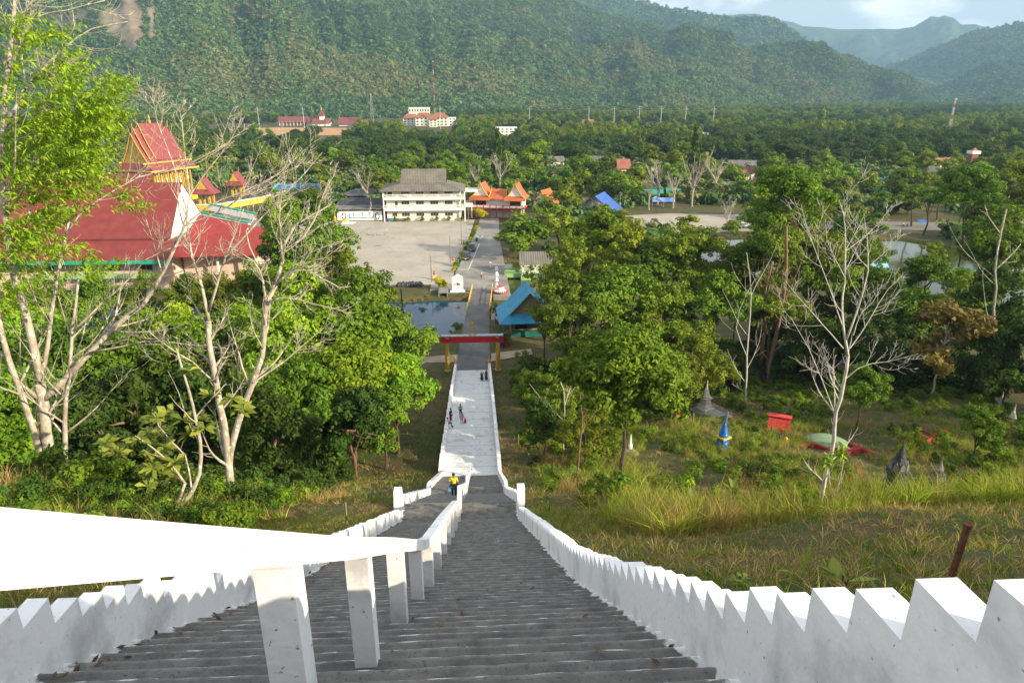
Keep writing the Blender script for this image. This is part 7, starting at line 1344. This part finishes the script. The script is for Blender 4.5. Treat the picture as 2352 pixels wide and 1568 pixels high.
def litter():
    rs = np.random.RandomState(31); V = []; T = []
    for k in range(2600):
        st = STEPS[rs.randint(1, len(STEPS))]; u = rs.rand(); x = (-2.48 + abs(rs.normal()) * .16) if u < .5 else ((2.48 - abs(rs.normal()) * .07) if u < .62 else rs.uniform(-2.4, 2.4)); y = st[0] + (abs(rs.normal()) * .04 if rs.rand() < .6 else rs.uniform(0, st[1] - st[0] - .03)); l = rs.uniform(.02, .055); a = rs.uniform(0, 6.28); c = np.array([x, y + .02, st[2] + rs.uniform(.008, .03)]); q = np.array([math.cos(a), math.sin(a), rs.uniform(-.1, .3)]); n = np.array([-math.sin(a), math.cos(a), rs.uniform(-.3, .3)])
        V += [c - q * l, c + n * l * .4, c + q * l, c - n * l * .4]; T += [rs.rand()] * 4
    o = link('fallen_leaves', np_mesh('fallen_leaves', np.array(V), np.arange(len(V)).reshape(-1, 4), leafmat('dead_leaf', (.05, .025, .012), (.20, .12, .05), .05, .1), {'tint': T})); tag(o, 'dry brown fallen leaves gathered along the stair edges', None, None, 'stuff')
litter()
def plants_near():
    rs = np.random.RandomState(5)
    def leafy(px, py, n, l, w, mat, label, name, up=.3, h=.25, cat='plant', stems=0):
        p = GT(px, py); Vs = []; Ts = []
        for k in range(n):
            a = rs.uniform(0, 6.28); q = np.array([math.cos(a), math.sin(a), rs.uniform(-.1, .9) * up * 3]); q /= np.linalg.norm(q); c = np.array([rs.uniform(-.05, .05), rs.uniform(-.05, .05), rs.uniform(0, h)]); ll = l * rs.uniform(.6, 1.1); s = np.cross(q, [0, 0, 1.0]); s = s / np.linalg.norm(s) + np.array([0, 0, rs.uniform(-.4, .4)]); m = c + q * ll * .5; dr = np.array([0, 0, -.15 * ll])
            Vs += [c, m + s * w, c + q * ll + dr, m - s * w]; Ts += [rs.uniform(.2, 1)] * 4
        t = thing(name, label, cat, p); link('leaves', np_mesh('leaves', np.array(Vs), np.arange(len(Vs)).reshape(-1, 4), mat, {'tint': Ts}), t); b = MB()
        for k in range(5): b.tube([(rs.uniform(-.02, .02), rs.uniform(-.02, .02), -.1), (rs.uniform(-.05, .05), rs.uniform(-.05, .05), h)], .008, 4)
        b.build('stem', BARK_D, t)
    leafy(1935, 1352, 8, .30, .06, LEAF_BIG, 'broad-leaved weed arching over the right wall', 'weed', .25, .12)
    leafy(1600, 1368, 26, .13, .035, LEAF_G, 'small creeping weed on top of the right wall', 'weed', .2, .06)
    leafy(1285, 1272, 40, .14, .03, LEAF_G, 'small bush with red flowers on the right wall', 'flowering_weed', .4, .2)
    leafy(1700, 1345, 30, .12, .03, LEAF_BIG, 'leafy ground weed behind the right wall', 'weed', .3, .08)
    leafy(1840, 1330, 7, .50, .012, GRASS_S, 'tall single grass clump behind the right wall', 'weed', 1.5, .05)
    leafy(2100, 1300, 6, .40, .012, GRASS_S, 'bright grass blades beside the iron rod', 'weed', 1.5, .05)
    for px, py, lb in ((1675, 1190, 'leafy upright bush with pale flower spikes in the tall grass'), (1580, 1080, 'spiky rosette plant below the blue stupa'), (1800, 1070, 'spiky rosette plant in the middle of the slope')): leafy(px, py, 60, .5, .06, LEAF_BIG if 'upright' in lb else LEAF_G, lb, 'slope_shrub', .6, 1.0)
    p = GT(1287, 1268); t = thing('red_flower', 'red blossoms of the little bush on the right wall', 'flower', (p[0] - .1, p[1], p[2] + .16)); MB().lathe([(.01, -.02), (.04, .01), (.03, .035), (.005, .03)], 6).build('petals', REDP, t); MB().lathe([(.01, -.02), (.035, .01), (.025, .03)], 6, (.09, .05, .04)).build('petals', REDP, t)
plants_near()
# ------------------------------------------------------------------ far wood and mountains
def crown_lo(seed, mat, n=130, leaf=.30): return crown_mesh('far_crown', seed, n, leaf, 12, mat, clr=(.35, .55), hollow=.3, flat=.9)[0]
HT = [crown_lo(700 + i, m) for i, m in enumerate((HILL_T, HILL_T, HILL_D, HILL_O, HILL_T, HILL_T, HILL_D, HILL_T))]
def far_wood():
    rs = np.random.RandomState(3); n = 26000; Y = np.sqrt(rs.uniform(440 ** 2, 2500 ** 2, n)); az = rs.uniform(-.74, .74, n); x = Y * np.tan(az) + CAMX; k = np.ones(n, bool)
    px, py = [], []
    P = np.stack([x, Y, np.zeros(n)], 1); v = P - _C; z = v @ _F; px = 1176 + 1568 * (v @ _R) / z; py = 784 - 1568 * (v @ _U) / z
    for a, b, c, d in [(470, 286, 815, 320), (640, 270, 930, 300), (925, 262, 1050, 322), (1130, 292, 1190, 335), (1335, 280, 1368, 302), (1470, 282, 1585, 300), (1590, 290, 1625, 306), (600, 325, 835, 345)]: k &= ~((px > a) & (px < c) & (py > b) & (py < d))
    k &= (px > -150) & (px < 2500); foot = np.interp(px, [0, 900, 1500, 2100, 2400], [1250, 1280, 1700, 2600, 2600]); k &= Y < foot
    k &= vnoise(x * .006, Y * .006) > .16
    P = P[k]; Y = Y[k]; S = rs.uniform(4.5, 8.5, len(P)) * np.where(Y > 1200, 1.15, 1.0); P[:, 2] = S * .65; S3 = np.stack([S, S, S * rs.uniform(.75, 1.35, len(S))], 1)
    v = vnoise(P[:, 0] * .008, P[:, 1] * .008) + rs.uniform(-.25, .25, len(P)); idx = np.where(v > .5, 2, np.where(v < .25, 3, rs.choice([0, 1, 4], len(P)))); K = [PROTO[n_][j][0] for n_ in ('m_green', 'm_dark', 'm_olive') for j in (0, 1, 2)]; idx = np.where(v > .52, rs.choice([3, 4, 5], len(P)), np.where(v < .22, rs.choice([6, 7, 8], len(P)), rs.choice([0, 1, 2, 0, 4, 7], len(P)))); scatter('plain_wood', P, S3, K, idx, 'wooded plain stretching from the village to the foot of the mountain', tilt=.05)
far_wood()
def village_bushes():
    rs = np.random.RandomState(8); n = 9000; x = rs.uniform(-330, 420, n); y = rs.uniform(182, 560, n); k = (y > 262) | ((x > 20) & (y > 180) & (pondmask(x, y) < .02)) | ((x < -64) & (y > 205))
    for a, b, c, d in [(-62, 150, 12, 262), (44, 206, 118, 262), (-134, 150, -44, 262), (-136, 262, -60, 312), (100, 204, 235, 232), (60, 255, 84, 268), (-60, 230, 28, 262)]: k &= ~((x > a) & (x < c) & (y > b) & (y < d))
    for px, py, Y, w, d, *_ in HS: q = AY(px, py, Y); k &= ~((np.abs(x - q[0]) < w * .7) & (y > Y - 16) & (y < Y + d))
    k &= vnoise(x * .03, y * .03) > .18; x, y = x[k], y[k]; S = rs.uniform(1.5, 4.2, len(x)); P = np.stack([x, y, S * .45], 1); scatter('village_growth', P, S, HT, rs.choice([0, 1, 2, 3, 4], len(x)), 'bushes and small trees filling the ground between the village trees', tilt=.1, seed=2)
village_bushes()
def mountains():
    def ridge(name, out, D, foot, nr, ncol, amp, mat, trees, seed, tsize=(6, 11), steep=1.15, rock=None):
        ox = np.array([p[0] for p in out], float); oy = np.array([p[1] for p in out], float); cx = np.linspace(ox[0], ox[-1], ncol); cyv = np.interp(cx, ox, oy)
        d = 1568 * _F[None] + (cx - 1176)[:, None] * _R[None] - (cyv - 784)[:, None] * _U[None]; h = np.hypot(d[:, 0], d[:, 1]); ux, uy = d[:, 0] / h, d[:, 1] / h
        Dr = np.interp(cx, [p[0] for p in D], [p[1] for p in D]); Ft = np.interp(cx, [p[0] for p in foot], [p[1] for p in foot]); zr = CAMZ + Dr * d[:, 2] / h
        ncol_s = (cx[-1] - cx[0]) / ncol / 95.0
        def surf(i, t):
            i0 = np.clip(np.floor(i).astype(int), 0, ncol - 2); f = i - i0; L_ = lambda a: a[i0] * (1 - f) + a[i0 + 1] * f
            r_ = L_(Ft) + (L_(Dr) - L_(Ft)) * np.minimum(t, 1) + np.maximum(t - 1, 0) * 900; x = CAMX + L_(ux) * r_; y = L_(uy) * r_
            z = L_(zr) * np.where(t <= 1, t ** steep, 1 - (t - 1) * 1.2); w = np.clip(t * 3, 0, 1) * np.clip((1.03 - t) * 5, 0, 1)
            z = z + w * amp * (fbm(x * .0022 + seed, y * .0022, 5) * 1.5 + .7 * fbm(x * .007, y * .007 + seed, 3) + 1.3 * fbm(i * ncol_s + t * .8 + seed, t * 1.3 + 5, 3)); return np.stack([x, y, z], -1)
        tt = np.concatenate([np.linspace(0, 1, nr), [1.15, 1.5]]); I, T = np.meshgrid(np.arange(ncol) * 1.0, tt, indexing='ij'); I = np.clip(I, 0, ncol - 1.001); P = surf(I, T); V = P.reshape(-1, 3); m = len(tt); i, j = np.meshgrid(np.arange(ncol - 1), np.arange(m - 1), indexing='ij'); a = (i * m + j).ravel(); F = np.stack([a, a + m, a + m + 1, a + 1], -1)
        rk = np.zeros(len(V))
        if rock: v = V - _C; z = v @ _F; qx = 1176 + 1568 * (v @ _R) / z; qy = 784 - 1568 * (v @ _U) / z; rk = rock(qx, qy, V)
        o = link(name, np_mesh(name, V, F, mat, {'rock': rk}, smooth=True)); tag(o, kind='structure')
        if trees:
            rs = np.random.RandomState(seed); n = trees; ii = rs.uniform(0, ncol - 1.01, n); t = rs.uniform(0.0, 1.0, n); Q = surf(ii, t); v = Q - _C; z = v @ _F; qx = 1176 + 1568 * (v @ _R) / z; qy = 784 - 1568 * (v @ _U) / z; k = (qy > -60) & (qx > -80) & (qx < 2430)
            if rock: k &= rock(qx, qy, Q) < .4 + rs.uniform(-.15, .15, n)
            Q = Q[k]; S = tsize[0] * .75 + (tsize[1] * 1.25 - tsize[0] * .75) * rs.uniform(0, 1, len(Q)) ** 2; S3 = np.stack([S, S * rs.uniform(.75, 1.2, len(S)), S * rs.uniform(.6, 1.4, len(S))], 1); Q[:, 2] += S * .35; v = fbm(Q[:, 0] * .004, Q[:, 1] * .004 + Q[:, 2] * .004, 4) + rs.uniform(-.2, .2, len(Q)); idx = np.where(v > .10, 2, np.where(v < -.22, 3, rs.choice([0, 1, 4, 5, 7], len(Q))))
            scatter(name + '_forest', Q, S3, HT, idx, 'forest covering the ' + name.replace('_', ' '), tilt=.35, seed=seed)
    mt = bpy.data.materials.new('mountain_ground'); mt.use_nodes = True; nt = mt.node_tree; N = nt.nodes; L = nt.links; b = N['Principled BSDF']; b.inputs['Roughness'].default_value = .95; b.inputs['Specular IOR Level'].default_value = .1
    tc = N.new('ShaderNodeTexCoord'); no = N.new('ShaderNodeTexNoise'); no.inputs['Scale'].default_value = .02; no.inputs['Detail'].default_value = 10; no.inputs['Roughness'].default_value = .7; L.new(tc.outputs['Object'], no.inputs['Vector'])
    cr = N.new('ShaderNodeValToRGB'); e = cr.color_ramp.elements; e[0].position = .36; e[0].color = (.018, .050, .018, 1); e[1].position = .66; e[1].color = (.08, .12, .035, 1); L.new(no.outputs[0], cr.inputs[0])
    at = N.new('ShaderNodeAttribute'); at.attribute_name = 'rock'; n2 = N.new('ShaderNodeValToRGB'); n2.color_ramp.elements[0].color = (.10, .08, .06, 1); n2.color_ramp.elements[1].color = (.32, .25, .17, 1); n2.color_ramp.elements[0].position = .35; n2.color_ramp.elements[1].position = .65; L.new(no.outputs[0], n2.inputs[0])
    mx = N.new('ShaderNodeMixRGB'); L.new(at.outputs['Fac'], mx.inputs[0]); L.new(cr.outputs[0], mx.inputs[1]); L.new(n2.outputs[0], mx.inputs[2]); L.new(mx.outputs[0], b.inputs['Base Color'])
    def rock(qx, qy, V):
        n = fbm(V[:, 0] * .01, V[:, 2] * .014, 4); g = lambda cx_, cy_, rx, ry, rot=0: np.exp(-(((qx - cx_) / rx) ** 2 + ((qy - cy_) / ry) ** 2) ** 1.5)
        return np.clip((g(308, 45, 22, 75) * 1.3 + g(285, 60, 40, 50) * .6 + g(348, 50, 9, 85) * .8 + g(190, 50, 150, 60) * .75 + g(560, -10, 60, 22) * .7 + g(420, 20, 60, 40) * .35 + g(285, 165, 12, 55) * .5 + g(345, 330, 1, 1)) + n * 1.1 - .15, 0, 1)
    A = [(-420, -330), (0, -330), (400, -260), (800, -165), (1000, -115), (1100, -82), (1250, -30), (1330, 5), (1400, 28), (1464, 49), (1539, 72), (1596, 81), (1660, 100), (1705, 109), (1785, 109), (1871, 111), (1917, 123), (1962, 132), (2011, 155), (2060, 172), (2105, 192), (2128, 206), (2162, 223), (2240, 240), (2300, 246)]
    ridge('near_mountain', A, [(-400, 3000), (1200, 3000), (2300, 3300)], [(-400, 1250), (900, 1280), (1500, 1700), (2100, 2600), (2300, 2900)], 190, 720, 120, mt, 115000, 3, (3.8, 7.4), 1.25, rock)
    B = [(1180, -100), (1300, -60), (1400, -20), (1464, 4), (1502, 9), (1539, 23), (1588, 28), (1634, 36), (1675, 45), (1736, 38), (1785, 49), (1822, 72), (1856, 96), (1890, 118), (1960, 160), (2050, 215)]
    ridge('second_mountain', B, [(1100, 4600), (2100, 4600)], [(1100, 3500), (2100, 3900)], 70, 260, 60, mt, 16000, 11, (9, 15))
    C3 = [(1500, 20), (1560, 20), (1600, 42), (1653, 37), (1698, 32), (1736, 32), (1792, 47), (1822, 49), (1845, 58), (1879, 61), (1917, 66), (1962, 66), (2022, 68), (2068, 67), (2098, 62), (2120, 49), (2139, 39), (2153, 42), (2170, 38), (2192, 45), (2207, 58), (2241, 57), (2268, 65), (2294, 67), (2352, 75), (2500, 90)]
    ridge('far_mountain', C3, [(1400, 9000), (2500, 9000)], [(1400, 6800), (2500, 6800)], 60, 360, 160, mt, 0, 17)
    D = [(1960, 215), (2034, 160), (2083, 145), (2124, 126), (2162, 107), (2200, 89), (2234, 74), (2264, 70), (2294, 66), (2317, 58), (2352, 57), (2420, 40), (2600, 10)]
    ridge('right_mountain', D, [(1900, 5600), (2600, 5600)], [(1900, 4600), (2600, 4300)], 70, 220, 90, mt, 15000, 23, (10, 16))
    E_ = [(2080, 235), (2162, 204), (2200, 185), (2241, 162), (2294, 145), (2352, 136), (2420, 118), (2600, 90)]
    ridge('right_foothill', E_, [(1900, 4300), (2600, 4300)], [(1900, 3600), (2600, 3300)], 50, 180, 40, mt, 9000, 29, (9, 14))
mountains()
# ------------------------------------------------------------------ air
def haze():
    b = MB(); b.bx(-9000, 9000, -200, 11500, -4, 1120); m = bpy.data.materials.new('haze_air'); m.use_nodes = True; nt = m.node_tree; N = nt.nodes
    for n in list(N): N.remove(n)
    out = N.new('ShaderNodeOutputMaterial'); v = N.new('ShaderNodeVolumePrincipled'); v.inputs['Color'].default_value = (.42, .70, 1.0, 1); v.inputs['Density'].default_value = HAZE; v.inputs['Anisotropy'].default_value = 0.0
    nt.links.new(v.outputs[0], out.inputs['Volume']); o = b.build('haze', m); tag(o, kind='stuff')
HAZE = .00009
haze()
